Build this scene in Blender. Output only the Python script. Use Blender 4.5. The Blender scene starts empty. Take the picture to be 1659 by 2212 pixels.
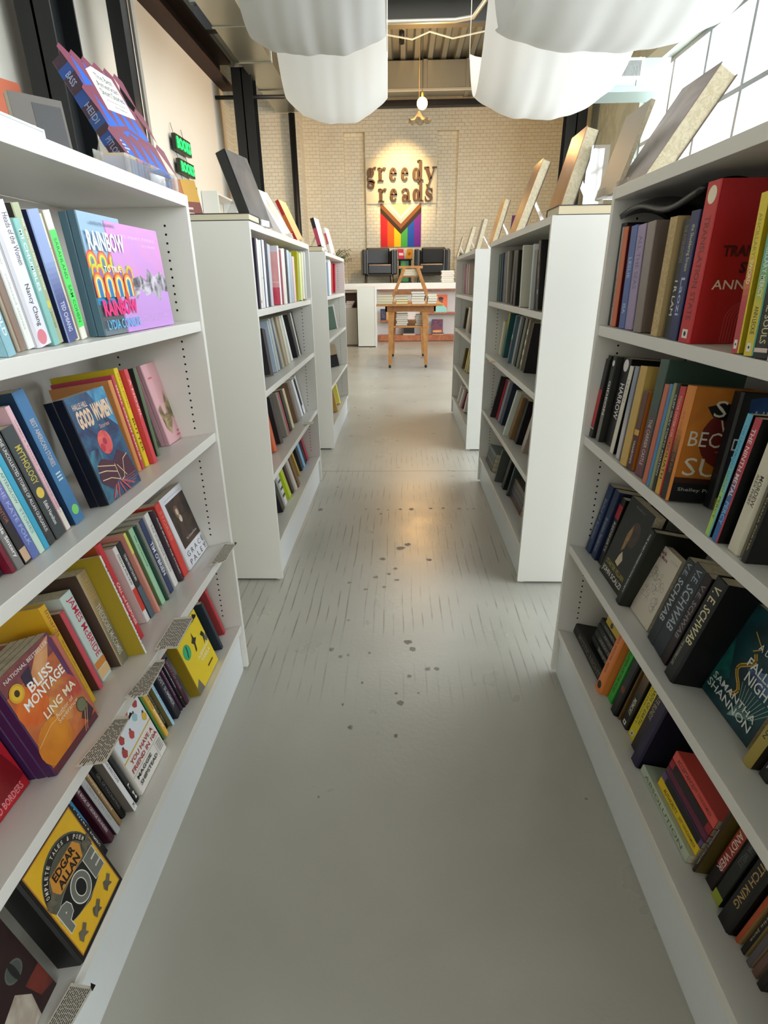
import bpy, math, random
from mathutils import Vector, Matrix
random.seed(7)
EXPOSURE, SKY, SIDE, FRONT, ROOF, BULB, SPOT = 0.72, 2.0, 600, 60, 110, 130, 750
S = bpy.context.scene
COL = S.collection
# ------------------------------------------------------------------ camera
F_PX = 1178.58
TH, RO, YA = math.radians(22.848), math.radians(0.692), math.radians(-1.8754)
def _m():
    Ry = Matrix(((math.cos(YA), -math.sin(YA), 0), (math.sin(YA), math.cos(YA), 0), (0, 0, 1)))
    P = Matrix(((1, 0, 0), (0, math.sin(TH), math.cos(TH)), (0, math.cos(TH), -math.sin(TH))))
    R = Matrix(((math.cos(RO), -math.sin(RO), 0), (math.sin(RO), math.cos(RO), 0), (0, 0, 1)))
    return R @ P @ Ry
_M = _m()
cam_d = bpy.data.cameras.new('camera'); cam = bpy.data.objects.new('camera', cam_d); COL.objects.link(cam)
cam_d.sensor_fit = 'VERTICAL'; cam_d.sensor_height = 24; cam_d.lens = F_PX / 2212 * 24
cam_d.clip_start = 0.05; cam_d.clip_end = 100
R3 = Matrix((_M[0], _M[1], -_M[2])).transposed()
cam.matrix_world = Matrix.Translation((0, 0, 1.35)) @ R3.to_4x4()
S.camera = cam
# ------------------------------------------------------------------ look
S.view_settings.view_transform = 'Standard'; S.view_settings.look = 'None'
S.view_settings.exposure = EXPOSURE; S.view_settings.gamma = 1.0; S.view_settings.use_curve_mapping = False
S.cycles.use_denoising = True
S.cycles.max_bounces = 8; S.cycles.diffuse_bounces = 5; S.cycles.glossy_bounces = 3
S.cycles.transmission_bounces = 4; S.cycles.transparent_max_bounces = 8
S.cycles.caustics_reflective = False; S.cycles.caustics_refractive = False
S.cycles.sample_clamp_indirect = 6
# ------------------------------------------------------------------ sky, daylight and fill lamps
W = bpy.data.worlds.new('sky'); S.world = W; W.use_nodes = True
W.node_tree.nodes['Background'].inputs[0].default_value = (0.86, 0.94, 1.0, 1)
W.node_tree.nodes['Background'].inputs[1].default_value = SKY
def area(name, loc, rot, sx, sy, power, col, spread=180):
    d = bpy.data.lights.new(name, 'AREA'); d.shape = 'RECTANGLE'; d.size = sx; d.size_y = sy; d.energy = power; d.color = col
    d.spread = math.radians(spread)
    o = bpy.data.objects.new(name, d); COL.objects.link(o); o.location = loc; o.rotation_euler = rot; return o
R90 = math.pi / 2
# daylight outside the long window wall, then two fill lamps added inside the room
area('window_daylight', (4.75, 4.6, 2.9), (0, R90 + .12, 0), 3.2, 13.4, SIDE, (0.90, 0.96, 1.0))
area('front_fill', (1.6, -3.4, 2.6), (R90, 0, 0), 4.0, 2.4, FRONT, (0.93, 0.97, 1.0))  # added fill lamp before the solid front wall, brightens the near aisle
area('overhead_fill', (0.2, 9.7, 5.75), (0, 0, 0), 3.4, 3.2, ROOF, (0.97, 0.99, 0.97))  # added fill lamp under the closed deck, brightens drapes and back wall
# ------------------------------------------------------------------ materials
def lin(c): return c / 12.92 if c <= .04045 else ((c + .055) / 1.055) ** 2.4
def rgb(h):
    h = h.lstrip('#')
    if len(h) == 3: h = ''.join(a * 2 for a in h)
    return tuple(lin(int(h[i:i + 2], 16) / 255) for i in (0, 2, 4)) + (1,)
MATS = {}
def mat(key, rough=.5, metal=0, spec=.5, emit=0, alpha=1, trans=0, noise=None, bump=None, coat=0):
    """key: '#rrggbb' or '#a|#b|scale' for a two-colour mottled print"""
    k = (key, rough, metal, spec, emit, alpha, trans, noise, bump, coat)
    if k in MATS: return MATS[k]
    m = bpy.data.materials.new('m_' + key.replace('#', '').replace('|', '_')); m.use_nodes = True
    nt = m.node_tree; b = nt.nodes['Principled BSDF']; parts = key.split('|')
    b.inputs['Base Color'].default_value = rgb(parts[0]); b.inputs['Roughness'].default_value = rough
    b.inputs['Metallic'].default_value = metal; b.inputs['Specular IOR Level'].default_value = spec
    if coat: b.inputs['Coat Weight'].default_value = coat; b.inputs['Coat Roughness'].default_value = .15
    if trans: b.inputs['Transmission Weight'].default_value = trans
    if alpha < 1: b.inputs['Alpha'].default_value = alpha
    if emit: b.inputs['Emission Color'].default_value = rgb(parts[0]); b.inputs['Emission Strength'].default_value = emit
    tc = None
    def node(t): return nt.nodes.new(t)
    if len(parts) >= 3:
        tc = node('ShaderNodeTexCoord'); n = node('ShaderNodeTexNoise'); n.inputs['Scale'].default_value = float(parts[2]); n.inputs['Detail'].default_value = 3
        n.inputs['Distortion'].default_value = 1.2
        r = node('ShaderNodeValToRGB'); r.color_ramp.elements[0].position = .38; r.color_ramp.elements[1].position = .62
        r.color_ramp.elements[0].color = rgb(parts[0]); r.color_ramp.elements[1].color = rgb(parts[1])
        nt.links.new(tc.outputs['Object'], n.inputs['Vector']); nt.links.new(n.outputs['Fac'], r.inputs['Fac']); nt.links.new(r.outputs['Color'], b.inputs['Base Color'])
    if bump:
        sc, st = bump
        tc = tc or node('ShaderNodeTexCoord'); n = node('ShaderNodeTexNoise'); n.inputs['Scale'].default_value = sc; n.inputs['Detail'].default_value = 6
        bp = node('ShaderNodeBump'); bp.inputs['Strength'].default_value = st; bp.inputs['Distance'].default_value = .02
        nt.links.new(tc.outputs['Object'], n.inputs['Vector']); nt.links.new(n.outputs['Fac'], bp.inputs['Height']); nt.links.new(bp.outputs['Normal'], b.inputs['Normal'])
    MATS[k] = m; return m
# ------------------------------------------------------------------ mesh builder
class MB:
    def __init__(s, xf=None): s.v = []; s.f = []; s.m = []; s.mats = []; s.mi = {}; s.sm = []; s.xf = xf; s.smooth = False
    def _mi(s, m):
        if isinstance(m, str): m = mat(m)
        if m.name not in s.mi: s.mi[m.name] = len(s.mats); s.mats.append(m)
        return s.mi[m.name]
    def add(s, vs, fs, m):
        o = len(s.v); x = s.xf
        s.v += [(x @ Vector(p)) if x else Vector(p) for p in vs]
        k = s._mi(m)
        for f in fs: s.f.append([o + i for i in f]); s.m.append(k); s.sm.append(s.smooth)
        return s
    def box(s, a, b, m):
        x0, y0, z0 = a; x1, y1, z1 = b
        return s.add([(x0, y0, z0), (x1, y0, z0), (x1, y1, z0), (x0, y1, z0), (x0, y0, z1), (x1, y0, z1), (x1, y1, z1), (x0, y1, z1)],
              [(0, 3, 2, 1), (4, 5, 6, 7), (0, 1, 5, 4), (1, 2, 6, 5), (2, 3, 7, 6), (3, 0, 4, 7)], m)
    def prism(s, pts, y0, y1, m):
        """xz outline (counter-clockwise seen from -y) swept along y"""
        n = len(pts)
        vs = [(p[0], y0, p[1]) for p in pts] + [(p[0], y1, p[1]) for p in pts]
        return s.add(vs, [list(range(n)), list(range(2 * n - 1, n - 1, -1))] + [(i, i + n, (i + 1) % n + n, (i + 1) % n) for i in range(n)], m)
    def tube(s, path, r, m, n=8, cap=True):
        path = [Vector(p) for p in path]; rs = r if isinstance(r, (list, tuple)) else [r] * len(path)
        rings = []
        up = Vector((0, 0, 1))
        for i, p in enumerate(path):
            d = (path[min(i + 1, len(path) - 1)] - path[max(i - 1, 0)]).normalized()
            a = d.cross(up) if abs(d.z) < .95 else d.cross(Vector((1, 0, 0)))
            a.normalize(); b = a.cross(d).normalized()
            rings.append([p + (a * math.cos(2 * math.pi * k / n) + b * math.sin(2 * math.pi * k / n)) * rs[i] for k in range(n)])
        vs = [q for R in rings for q in R]; fs = []
        for i in range(len(path) - 1):
            for k in range(n): fs.append((i * n + k, i * n + (k + 1) % n, (i + 1) * n + (k + 1) % n, (i + 1) * n + k))
        if cap: fs += [list(range(n - 1, -1, -1)), list(range((len(path) - 1) * n, len(path) * n))]
        sm = s.smooth; s.smooth = n > 6; s.add(vs, fs, m); s.smooth = sm; return s
    def lathe(s, prof, c, m, n=24):
        vs = []; fs = []
        for (r, z) in prof: vs += [(c[0] + r * math.cos(2 * math.pi * k / n), c[1] + r * math.sin(2 * math.pi * k / n), c[2] + z) for k in range(n)]
        for i in range(len(prof) - 1):
            for k in range(n): fs.append((i * n + k, i * n + (k + 1) % n, (i + 1) * n + (k + 1) % n, (i + 1) * n + k))
        sm = s.smooth; s.smooth = True; s.add(vs, fs, m); s.smooth = sm; return s
    def grid(s, fn, nu, nv, m):
        vs = [fn(i / nu, j / nv) for j in range(nv + 1) for i in range(nu + 1)]
        fs = [(j * (nu + 1) + i, j * (nu + 1) + i + 1, (j + 1) * (nu + 1) + i + 1, (j + 1) * (nu + 1) + i) for j in range(nv) for i in range(nu)]
        sm = s.smooth; s.smooth = True; s.add(vs, fs, m); s.smooth = sm; return s
    def build(s, name, parent=None, bevel=0):
        me = bpy.data.meshes.new(name); me.from_pydata([tuple(p) for p in s.v], [], s.f)
        for m in s.mats: me.materials.append(m)
        me.polygons.foreach_set('material_index', s.m); me.polygons.foreach_set('use_smooth', s.sm); me.update()
        o = bpy.data.objects.new(name, me); COL.objects.link(o)
        if parent: o.parent = parent
        if bevel:
            b = o.modifiers.new('bevel', 'BEVEL'); b.width = bevel; b.segments = 2; b.limit_method = 'ANGLE'
        return o
def tag(o, label, cat, group=None, kind=None):
    if label: o['label'] = label
    if cat: o['category'] = cat
    if group: o['group'] = group
    if kind: o['kind'] = kind
    return o
def struct(o): o['kind'] = 'structure'; return o
def empty(name, label, cat, group=None, mw=None, loc=None):
    o = bpy.data.objects.new(name, None); COL.objects.link(o); o.empty_display_size = .05
    if mw is not None: o.matrix_world = mw
    if loc is not None: o.location = loc
    return tag(o, label, cat, group)
def simple(name, label, cat, parts, group=None, loc=(0, 0, 0), rz=0, stuff=None):
    """parts: list of (part name, MB); returns an Empty with the parts as children"""
    o = empty(name, label, cat, group, loc=loc); o.rotation_euler = (0, 0, rz)
    for n, b, *r in parts: b.build(n, o, *(r or ()))
    return o
# ------------------------------------------------------------------ lettering
TXT = {}
def text_geo(s, bold=0.0):
    k = (s, bold)
    if k in TXT: return TXT[k]
    c = bpy.data.curves.new('t', 'FONT'); c.body = s; c.resolution_u = 2; c.offset = bold
    o = bpy.data.objects.new('t', c); COL.objects.link(o)
    dg = bpy.context.evaluated_depsgraph_get(); me = bpy.data.meshes.new_from_object(o.evaluated_get(dg))
    vs = [(v.co.x, v.co.y) for v in me.vertices]; fs = [list(p.vertices) for p in me.polygons]
    bpy.data.objects.remove(o); bpy.data.curves.remove(c); bpy.data.meshes.remove(me)
    if vs:
        x0 = min(v[0] for v in vs); x1 = max(v[0] for v in vs); y0 = min(v[1] for v in vs); y1 = max(v[1] for v in vs)
        vs = [((x - x0) / max(x1 - x0, 1e-6), (y - y0) / max(y1 - y0, 1e-6)) for x, y in vs]
    TXT[k] = (vs, fs); return TXT[k]
class Face:
    """prints flat shapes on a rectangle: u to the right, v up, both 0..1"""
    def __init__(s, mb, o, U, V, eps=.00006, rough=.45):
        s.mb = mb; s.o = Vector(o); s.U = Vector(U); s.V = Vector(V); s.n = s.U.cross(s.V).normalized(); s.k = 1; s.eps = eps; s.rough = rough
        s.W = s.U.length; s.H = s.V.length
    def p(s, u, v): return s.o + s.U * u + s.V * v + s.n * (s.k * s.eps)
    def m(s, c): return mat(c, s.rough) if isinstance(c, str) else c
    def poly(s, pts, c): s.mb.add([s.p(*q) for q in pts], [list(range(len(pts)))], s.m(c)); s.k += 1; return s
    def rect(s, u0, v0, u1, v1, c): return s.poly([(u0, v0), (u1, v0), (u1, v1), (u0, v1)], c)
    def ell(s, u, v, r, c, ry=None, n=20):
        """r in fractions of the width; round unless ry is given"""
        ry = ry if ry is not None else r * s.W / s.H
        return s.poly([(u + r * math.cos(2 * math.pi * k / n), v + ry * math.sin(2 * math.pi * k / n)) for k in range(n)], c)
    def line(s, pts, w, c):
        """w: width in fractions of the face width"""
        for a, b in zip(pts, pts[1:]):
            dx, dy = (b[0] - a[0]) * s.W, (b[1] - a[1]) * s.H; L = math.hypot(dx, dy) or 1
            ox, oy = -dy / L * w * s.W / 2 / s.W, dx / L * w * s.W / 2 / s.H
            s.mb.add([s.p(a[0] + ox, a[1] + oy), s.p(a[0] - ox, a[1] - oy), s.p(b[0] - ox, b[1] - oy), s.p(b[0] + ox, b[1] + oy)], [(0, 3, 2, 1)][::1] if False else [(0, 1, 2, 3)], s.m(c))
        s.k += 1; return s
    def text(s, t, u0, v0, u1, v1, c, bold=0.0, ang=0, slant=0):
        vs, fs = text_geo(t, bold); cu, cv = (u0 + u1) / 2, (v0 + v1) / 2; ca, sa = math.cos(math.radians(ang)), math.sin(math.radians(ang)); out = []
        for x, y in vs:
            a = (x - .5 + slant * (y - .5)) * (u1 - u0) * s.W; b = (y - .5) * (v1 - v0) * s.H
            out.append(s.p(cu + (a * ca - b * sa) / s.W, cv + (a * sa + b * ca) / s.H))
        s.mb.add(out, fs, s.m(c)); s.k += 1; return s
    def vtext(s, t, u0, u1, v0, v1, c, bold=0.0):
        """reads downwards between heights v0 (top) and v1 (bottom), both measured from the top"""
        vs, fs = text_geo(t, bold)
        s.mb.add([s.p(u0 + y * (u1 - u0), 1 - (v0 + x * (v1 - v0))) for x, y in vs], fs, s.m(c)); s.k += 1; return s
STAINS = ((-0.224,3.248,0.015,0.0155),(-0.141,3.248,0.0179,0.0232),(-0.08,3.233,0.0149,0.0154),(-0.0,3.249,0.0179,0.0232),(0.068,3.249,0.0298,0.0308),(0.194,3.264,0.0209,0.0233),(0.275,3.265,0.0179,0.0233),(0.378,3.257,0.0208,0.0232),(0.431,3.249,0.0148,0.0154),(0.47,3.257,0.0208,0.0155),(-0.517,3.24,0.027,0.0385),(-0.0,2.691,0.0407,0.0337),(0.039,2.737,0.031,0.0289),(-0.093,2.565,0.0294,0.026),(0.151,2.556,0.0243,0.0207),(-0.026,2.459,0.0189,0.0194),(-0.058,2.401,0.0163,0.0141),(-0.018,2.342,0.0205,0.018),(-0.078,2.275,0.0156,0.0172),(-0.168,2.252,0.0177,0.0169),(-0.122,2.368,0.0207,0.0229),(-0.248,2.313,0.0181,0.0177),(-0.225,1.993,0.0121,0.0105),(0.032,1.841,0.0263,0.0245),(0.05,1.795,0.0221,0.0236),(-0.275,1.788,0.0185,0.0206),(-0.235,1.742,0.0145,0.0142),(-0.205,1.754,0.0091,0.0143),(-0.122,1.767,0.0091,0.0145),(0.105,1.675,0.0175,0.016),(0.138,1.675,0.0175,0.016),(0.033,1.632,0.0137,0.0154),(-0.14,1.593,0.0085,0.0124),(-0.015,1.539,0.0099,0.0094),(0.065,1.543,0.0082,0.0071),(0.0,1.493,0.0193,0.0202),(-0.2,1.481,0.0064,0.0112),(-0.164,1.375,0.0137,0.016),(-0.015,1.342,0.0134,0.0135),(-0.233,1.111,0.0053,0.0075),(0.524,1.119,0.0078,0.006),(-0.123,3.172,0.0146,0.0223),(1.119,2.195,0.0127,0.02))
CASES = {
    'NL': (-1, 0.213, 1.680, -0.583, (1.252, 0.921, 0.538, 0.199), (0.0, 0.1484, 0.2094, 0.2164), 'white bookcase, nearest on the left one, facing the aisle'),
    'ML': (-1, 2.330, 3.797, -0.583, (1.252, 0.921, 0.538, 0.199), (0.0, 0.1484, 0.2094, 0.2164), 'white bookcase, second on the left one, facing the aisle'),
    'FL': (-1, 4.610, 6.100, -0.583, (1.252, 0.921, 0.538, 0.199), (0.0, 0.1484, 0.2094, 0.2164), 'white bookcase, third and farthest on the left one, facing the aisle'),
    'NR': (1, 0.213, 1.680, 0.568, (1.23, 0.907, 0.532, 0.192), (0.0, 0.0873, 0.192, 0.2164), 'white bookcase, nearest on the right one, facing the aisle'),
    'MR': (1, 2.312, 3.800, 0.568, (1.23, 0.907, 0.532, 0.192), (0.0, 0.0873, 0.192, 0.2164), 'white bookcase, second on the right one, facing the aisle'),
    'FR': (1, 4.567, 6.060, 0.568, (1.23, 0.907, 0.532, 0.192), (0.0, 0.0873, 0.192, 0.2164), 'white bookcase, third and farthest on the right one, facing the aisle'),
}
# ------------------------------------------------------------------ room shell
WHITE = mat('#e4e5e2', .38); LAM = mat('#dedcd5', .32); PLASTER = mat('#e2ddd0', .8, bump=(3, .05)); BLACK = mat('#0c0d0f', .45)
def brick_mat():
    m = bpy.data.materials.new('painted_brick'); m.use_nodes = True; nt = m.node_tree; b = nt.nodes['Principled BSDF']
    tc = nt.nodes.new('ShaderNodeTexCoord'); mp = nt.nodes.new('ShaderNodeMapping'); mp.inputs['Rotation'].default_value = (R90, 0, 0)
    br = nt.nodes.new('ShaderNodeTexBrick'); br.inputs['Scale'].default_value = 3.2; br.inputs['Mortar Size'].default_value = .016; br.inputs['Mortar Smooth'].default_value = .6
    br.inputs['Color1'].default_value = rgb('#efe8d3'); br.inputs['Color2'].default_value = rgb('#e9e1cb'); br.inputs['Mortar'].default_value = rgb('#ddd4bb')
    n = nt.nodes.new('ShaderNodeTexNoise'); n.inputs['Scale'].default_value = 5; n.inputs['Detail'].default_value = 8; n.inputs['Distortion'].default_value = .8
    mx = nt.nodes.new('ShaderNodeMath'); mx.operation = 'MULTIPLY_ADD'; mx.inputs[1].default_value = -.7
    bp = nt.nodes.new('ShaderNodeBump'); bp.inputs['Strength'].default_value = .65; bp.inputs['Distance'].default_value = .035
    L = nt.links.new
    L(tc.outputs['Object'], mp.inputs['Vector']); L(mp.outputs['Vector'], br.inputs['Vector']); L(br.outputs['Color'], b.inputs['Base Color'])
    L(tc.outputs['Object'], n.inputs['Vector']); L(br.outputs['Fac'], mx.inputs[0]); L(n.outputs['Fac'], mx.inputs[2]); L(mx.outputs[0], bp.inputs['Height']); L(bp.outputs['Normal'], b.inputs['Normal'])
    b.inputs['Roughness'].default_value = .7; return m
BRICK = brick_mat()
def floor_mat():
    m = bpy.data.materials.new('sealed_concrete'); m.use_nodes = True; nt = m.node_tree; b = nt.nodes['Principled BSDF']; L = nt.links.new
    def N(t, **k):
        n = nt.nodes.new(t)
        for a, v in k.items(): setattr(n, a, v)
        return n
    def M(op, a, c=None, d=None):
        n = N('ShaderNodeMath', operation=op)
        for i, x in enumerate((a, c, d)):
            if x is None: continue
            if isinstance(x, (int, float)): n.inputs[i].default_value = x
            else: L(x, n.inputs[i])
        return n.outputs[0]
    tc = N('ShaderNodeTexCoord'); sp = N('ShaderNodeSeparateXYZ'); L(tc.outputs['Object'], sp.inputs[0])
    def noise(scale, detail=3, dist=0, vec=None):
        n = N('ShaderNodeTexNoise'); n.inputs['Scale'].default_value = scale; n.inputs['Detail'].default_value = detail; n.inputs['Distortion'].default_value = dist
        L(vec or tc.outputs['Object'], n.inputs['Vector']); return n.outputs['Fac']
    def step(x, a, c):
        n = N('ShaderNodeMapRange'); L(x, n.inputs['Value']); n.inputs['From Min'].default_value = a; n.inputs['From Max'].default_value = c; return n.outputs[0]
    wob = M('MULTIPLY_ADD', noise(2.2, 1), .02, sp.outputs[0])
    fr = M('FRACT', M('DIVIDE', wob, .042))
    ln = step(M('ABSOLUTE', M('SUBTRACT', fr, .5)), .10, .03)
    mp = N('ShaderNodeMapping'); mp.inputs['Scale'].default_value = (22, 5, 1); L(tc.outputs['Object'], mp.inputs['Vector'])
    brk = step(noise(1, 2, 0, mp.outputs['Vector']), .42, .58)
    mp2 = N('ShaderNodeMapping'); mp2.inputs['Scale'].default_value = (1.1, 2.1, 1); mp2.inputs['Location'].default_value = (3.1, 1.7, 0); L(tc.outputs['Object'], mp2.inputs['Vector'])
    patch = step(noise(1, 1, .5, mp2.outputs['Vector']), .38, .55)
    zone = M('MULTIPLY', step(sp.outputs[1], 1.45, 1.75), step(sp.outputs[1], 5.2, 4.4))
    f = M('MULTIPLY', M('MULTIPLY', ln, brk), M('MULTIPLY', patch, zone))
    f = M('MULTIPLY', f, .62)
    base = N('ShaderNodeMix', data_type='RGBA'); L(step(noise(1.3, 6, .6), .3, .7), base.inputs['Factor'])
    base.inputs['A'].default_value = rgb('#a09e94'); base.inputs['B'].default_value = rgb('#b0aea4')
    st = N('ShaderNodeMix', data_type='RGBA'); L(f, st.inputs['Factor']); L(base.outputs['Result'], st.inputs['A']); st.inputs['B'].default_value = rgb('#5e594f')
    jt = step(M('ABSOLUTE', M('MULTIPLY_ADD', noise(3, 2), .02, M('SUBTRACT', sp.outputs[1], 4.03))), .012, .004)
    st2 = N('ShaderNodeMix', data_type='RGBA'); L(M('MULTIPLY', jt, .6), st2.inputs['Factor']); L(st.outputs['Result'], st2.inputs['A']); st2.inputs['B'].default_value = rgb('#6a655a')
    L(st2.outputs['Result'], b.inputs['Base Color'])
    L(M('MULTIPLY_ADD', noise(4, 5), .16, .22), b.inputs['Roughness'])
    bp = N('ShaderNodeBump'); bp.inputs['Strength'].default_value = .12; bp.inputs['Distance'].default_value = .004; L(noise(60, 4), bp.inputs['Height']); L(bp.outputs['Normal'], b.inputs['Normal'])
    b.inputs['Specular IOR Level'].default_value = .5; return m
fl = MB(); fl.box((-4.2, -3.5, -.1), (4.1, 16.2, 0), floor_mat())
STAIN = mat('#6c685f|#8a867b|60', .5)
for (x, y, rx, ry) in STAINS:
    n = 14; fl.add([(x + .7 * rx * math.cos(6.283 * k / n) * random.uniform(.6, 1.1), y + .7 * ry * math.sin(6.283 * k / n) * random.uniform(.6, 1.1), .0006) for k in range(n)], [list(range(n))], STAIN)
struct(fl.build('floor'))
# left: plaster wall under a rusty steel beam, then a brick return
wl = MB(); wl.box((-3.85, -3.5, 0), (-3.6, 13.35, 4.93), PLASTER); struct(wl.build('wall_left'))
tr = MB(); tr.box((-3.85, -3.5, 4.93), (-3.38, 13.35, 5.02), mat('#3a2820', .8)); tr.box((-3.66, -3.5, 5.02), (-3.6, 13.35, 5.36), mat('#3a2820', .8)); tr.box((-3.85, -3.5, 5.36), (-3.38, 13.35, 5.42), mat('#3a2820', .8)); struct(tr.build('trim_1'))
wb = MB(); wb.box((-4.2, 15.3, 0), (-2.4, 16.2, 6.1), BRICK); struct(wb.build('wall_corner'))
wr = MB(); wr.box((-4.2, 13.35, 0), (-4.0, 16.2, 6.1), BRICK); struct(wr.build('wall_return'))
# back: painted brick with two shallow niches
bk = MB(); bk.box((-2.4, 16.12, 0), (4.2, 16.35, 6.1), BRICK)
for a, b in ((-2.4, -1.42), (-.89, .9), (1.43, 4.0)): bk.box((a, 16.0, 0), (b, 16.12, 4.76), BRICK)
bk.box((-2.4, 16.0, 4.76), (4.0, 16.12, 6.1), BRICK)
bk.box((-2.4, 15.93, 0), (-2.02, 16.0, 6.1), BRICK)
struct(bk.build('wall_back'))
fw = MB(); fw.box((-3.85, -3.75, 0), (4.2, -3.5, 6.1), PLASTER); struct(fw.build('wall_front'))  # unseen front wall, left without openings to darken the near floor
CONC = mat('#9aa093|#8b9184|2.5', .85, bump=(8, .2))
rw = MB(); rw.box((4.0, -3.5, 0), (4.25, 11.2, 1.0), CONC); rw.box((4.0, -3.5, 4.42), (4.25, 11.2, 6.1), CONC); rw.box((4.0, 11.2, 0), (4.25, 16.2, 6.1), CONC); struct(rw.build('wall_right'))
t2 = MB(); t2.box((3.86, -3.5, 4.95), (4.0, 11.2, 5.2), mat('#7f867b', .7)); t2.box((3.93, -3.5, 4.42), (4.0, 11.2, 4.6), mat('#b9c2b6', .6)); struct(t2.build('trim_2'))
FRAME = mat('#a4a9ab', .5); GLASS = mat('#ffffff', .02, alpha=.06)
for k, y0 in enumerate((-3.4, -.25, 2.9, 6.05)):
    w = empty('window_%d' % (k + 1), None, None, loc=(4.12, y0, 0)); struct(w)
    n = 3 if k < 3 else 5; p = 1.05; L = n * p if k < 3 else 5.15
    fm = MB()
    for i in range(n + 1): fm.box((-.03, min(i * p, L) - (.03 if i else 0), 1.0), (.03, min(i * p, L) + .03, 4.42), FRAME)
    for z in (1.0, 1.55, 2.5, 3.45, 4.38): fm.box((-.028, 0, z - .02), (.028, L, z + .04), FRAME)
    struct(fm.build('window_frame', w)); g = MB(); g.box((-.004, 0, 1.0), (.004, L, 4.42), GLASS); struct(g.build('pane', w))
# ceiling: corrugated steel deck, joists, ducts
DECK = mat('#8a8a80', .45, metal=.35); STEEL = mat('#4a4a46', .55, metal=.2); DUCT = mat('#b4b3a6', .33, metal=.85, bump=(2.5, .15))
ce = MB(); pts = []
x = -4.2
while x < 4.2:
    pts += [(x, 5.9), (x + .1, 5.9), (x + .14, 5.98), (x + .26, 5.98)]; x += .3
vs = [(p[0], -3.5, p[1]) for p in pts] + [(p[0], 16.2, p[1]) for p in pts]; n = len(pts)
ce.add(vs, [(i, i + 1, i + 1 + n, i + n) for i in range(n - 1)], DECK); ce.box((-4.2, -3.5, 6.0), (4.2, 16.2, 6.1), DECK); struct(ce.build('ceiling'))
jn = 0
for y in (1.5, 5.0, 8.5, 12.0):
    b = MB(); b.box((-3.6, y - .006, 5.45), (4.0, y + .006, 5.8), STEEL); b.box((-3.6, y - .09, 5.43), (4.0, y + .09, 5.455), STEEL); b.box((-3.6, y - .09, 5.79), (4.0, y + .09, 5.81), STEEL)
    struct(b.build('trim_%d' % (3 + jn))); jn += 1
b = MB(); b.box((-2.4, 15.7, 5.2), (4.0, 15.9, 5.32), BLACK); struct(b.build('trim_7'))
b = MB(); b.box((-3.6, 9.0, 5.02), (-2.9, 9.12, 5.14), mat('#3a2820', .8)); struct(b.build('trim_8'))
for i in range(6):
    s = MB(); s.box((-.2 + i * .33, 12.1, 5.815), (.0 + i * .33, 12.16, 5.895), mat('#f4f1e2', .6, emit=1.1)); struct(s.build('window_%d' % (5 + i)))  # glow in the material stands in for daylight through the deck flutes
d = MB(); d.box((-1.2, 15.05, 5.32), (2.6, 15.5, 5.88), DUCT)
for x in (-.42, .55, 1.5): d.box((x - .05, 15.02, 5.30), (x + .05, 15.52, 5.89), DUCT)
d.box((-1.2, 15.0, 5.3), (2.6, 15.06, 5.36), mat('#cfcdc0', .4, metal=.6))
tag(d.build('air_duct', bevel=.01), 'rectangular sheet metal air duct running across under the deck by back wall', 'duct')
d = MB(); d.box((-2.87, 1, 4.98), (-2.3, 15.1, 5.48), DUCT)
for y in (3, 4.5, 6, 7.5, 9, 10.5, 12, 13.5): d.box((-2.89, y - .03, 4.96), (-2.28, y + .03, 5.5), DUCT)
tag(d.build('air_duct', bevel=.008), 'long sheet metal air duct running away along the left side of ceiling', 'duct')
e = empty('air_duct', 'pale sheet metal duct with a white grille beside the tall windows', 'duct')
d = MB(); d.box((2.5, 9.8, 3.92), (3.86, 10.3, 4.26), mat('#b9c7c0', .4, metal=.5)); d.box((2.5, 9.78, 3.86), (3.86, 10.32, 3.93), mat('#a9bab4', .4, metal=.5))
for x in (3.0, 3.42): d.box((x - .012, 9.785, 3.9), (x + .012, 10.3, 4.27), mat('#c9d4cf', .4, metal=.5))
d.build('duct_body', e)
g = MB(); g.box((3.13, 9.74, 4.0), (3.47, 9.8, 4.25), WHITE)
for i in range(14): g.box((3.165 + i * .0195, 9.732, 4.035), (3.173 + i * .0195, 9.745, 4.215), mat('#8c918d', .6))
g.build('grille', e)
c = MB(); c.tube([(-1.6, 11.6, 5.36), (.9, 11.6, 5.36), (1.2, 11.55, 5.38), (1.36, 11.2, 5.48), (1.38, 10.6, 5.5), (1.38, 4, 5.5)], .035, mat('#b5b3a6', .35, metal=.6), 10)
tag(c.build('conduit'), 'thin metal conduit bending under the roof deck between the drapes', 'pipe')
c = MB(); c.tube([(-.3, 11.9, 5.3), (.2, 11.9, 5.22), (.5, 11.9, 5.32), (.9, 11.9, 5.22), (1.4, 11.9, 5.3), (1.9, 11.9, 5.36)], .012, mat('#c9c4b0', .5), 6)
tag(c.build('cable'), 'slack pale cable sagging across under the roof deck', 'cable')
# columns
def hcol(x0, x1, y0, y1, ztop, label):
    m = mat('#15181a', .5); b = MB(); b.box((x0, y0, 0), (x1, y0 + .02, ztop), m); b.box((x0, y1 - .02, 0), (x1, y1, ztop), m); b.box(((x0 + x1) / 2 - .012, y0, 0), ((x0 + x1) / 2 + .012, y1, ztop), m)
    return struct(b.build('trim_%d' % label))
hcol(-3.45, -3.13, 6.15, 6.62, 4.93, 9)
b = MB(); b.box((-3.3, 7.75, 0), (-3.14, 7.95, 4.93), mat('#15181a', .5)); b.box((-3.13, 7.95, 0), (-3.1, 8.03, 4.93), mat('#9a958c', .6)); struct(b.build('trim_10'))
hcol(-3.2, -2.82, 12.6, 12.95, 5.1, 11)
b = MB(); b.tube([(-2.52, 15.1, 0), (-2.52, 15.1, 4.96)], .075, mat('#101214', .5), 12); struct(b.build('trim_12'))
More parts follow.
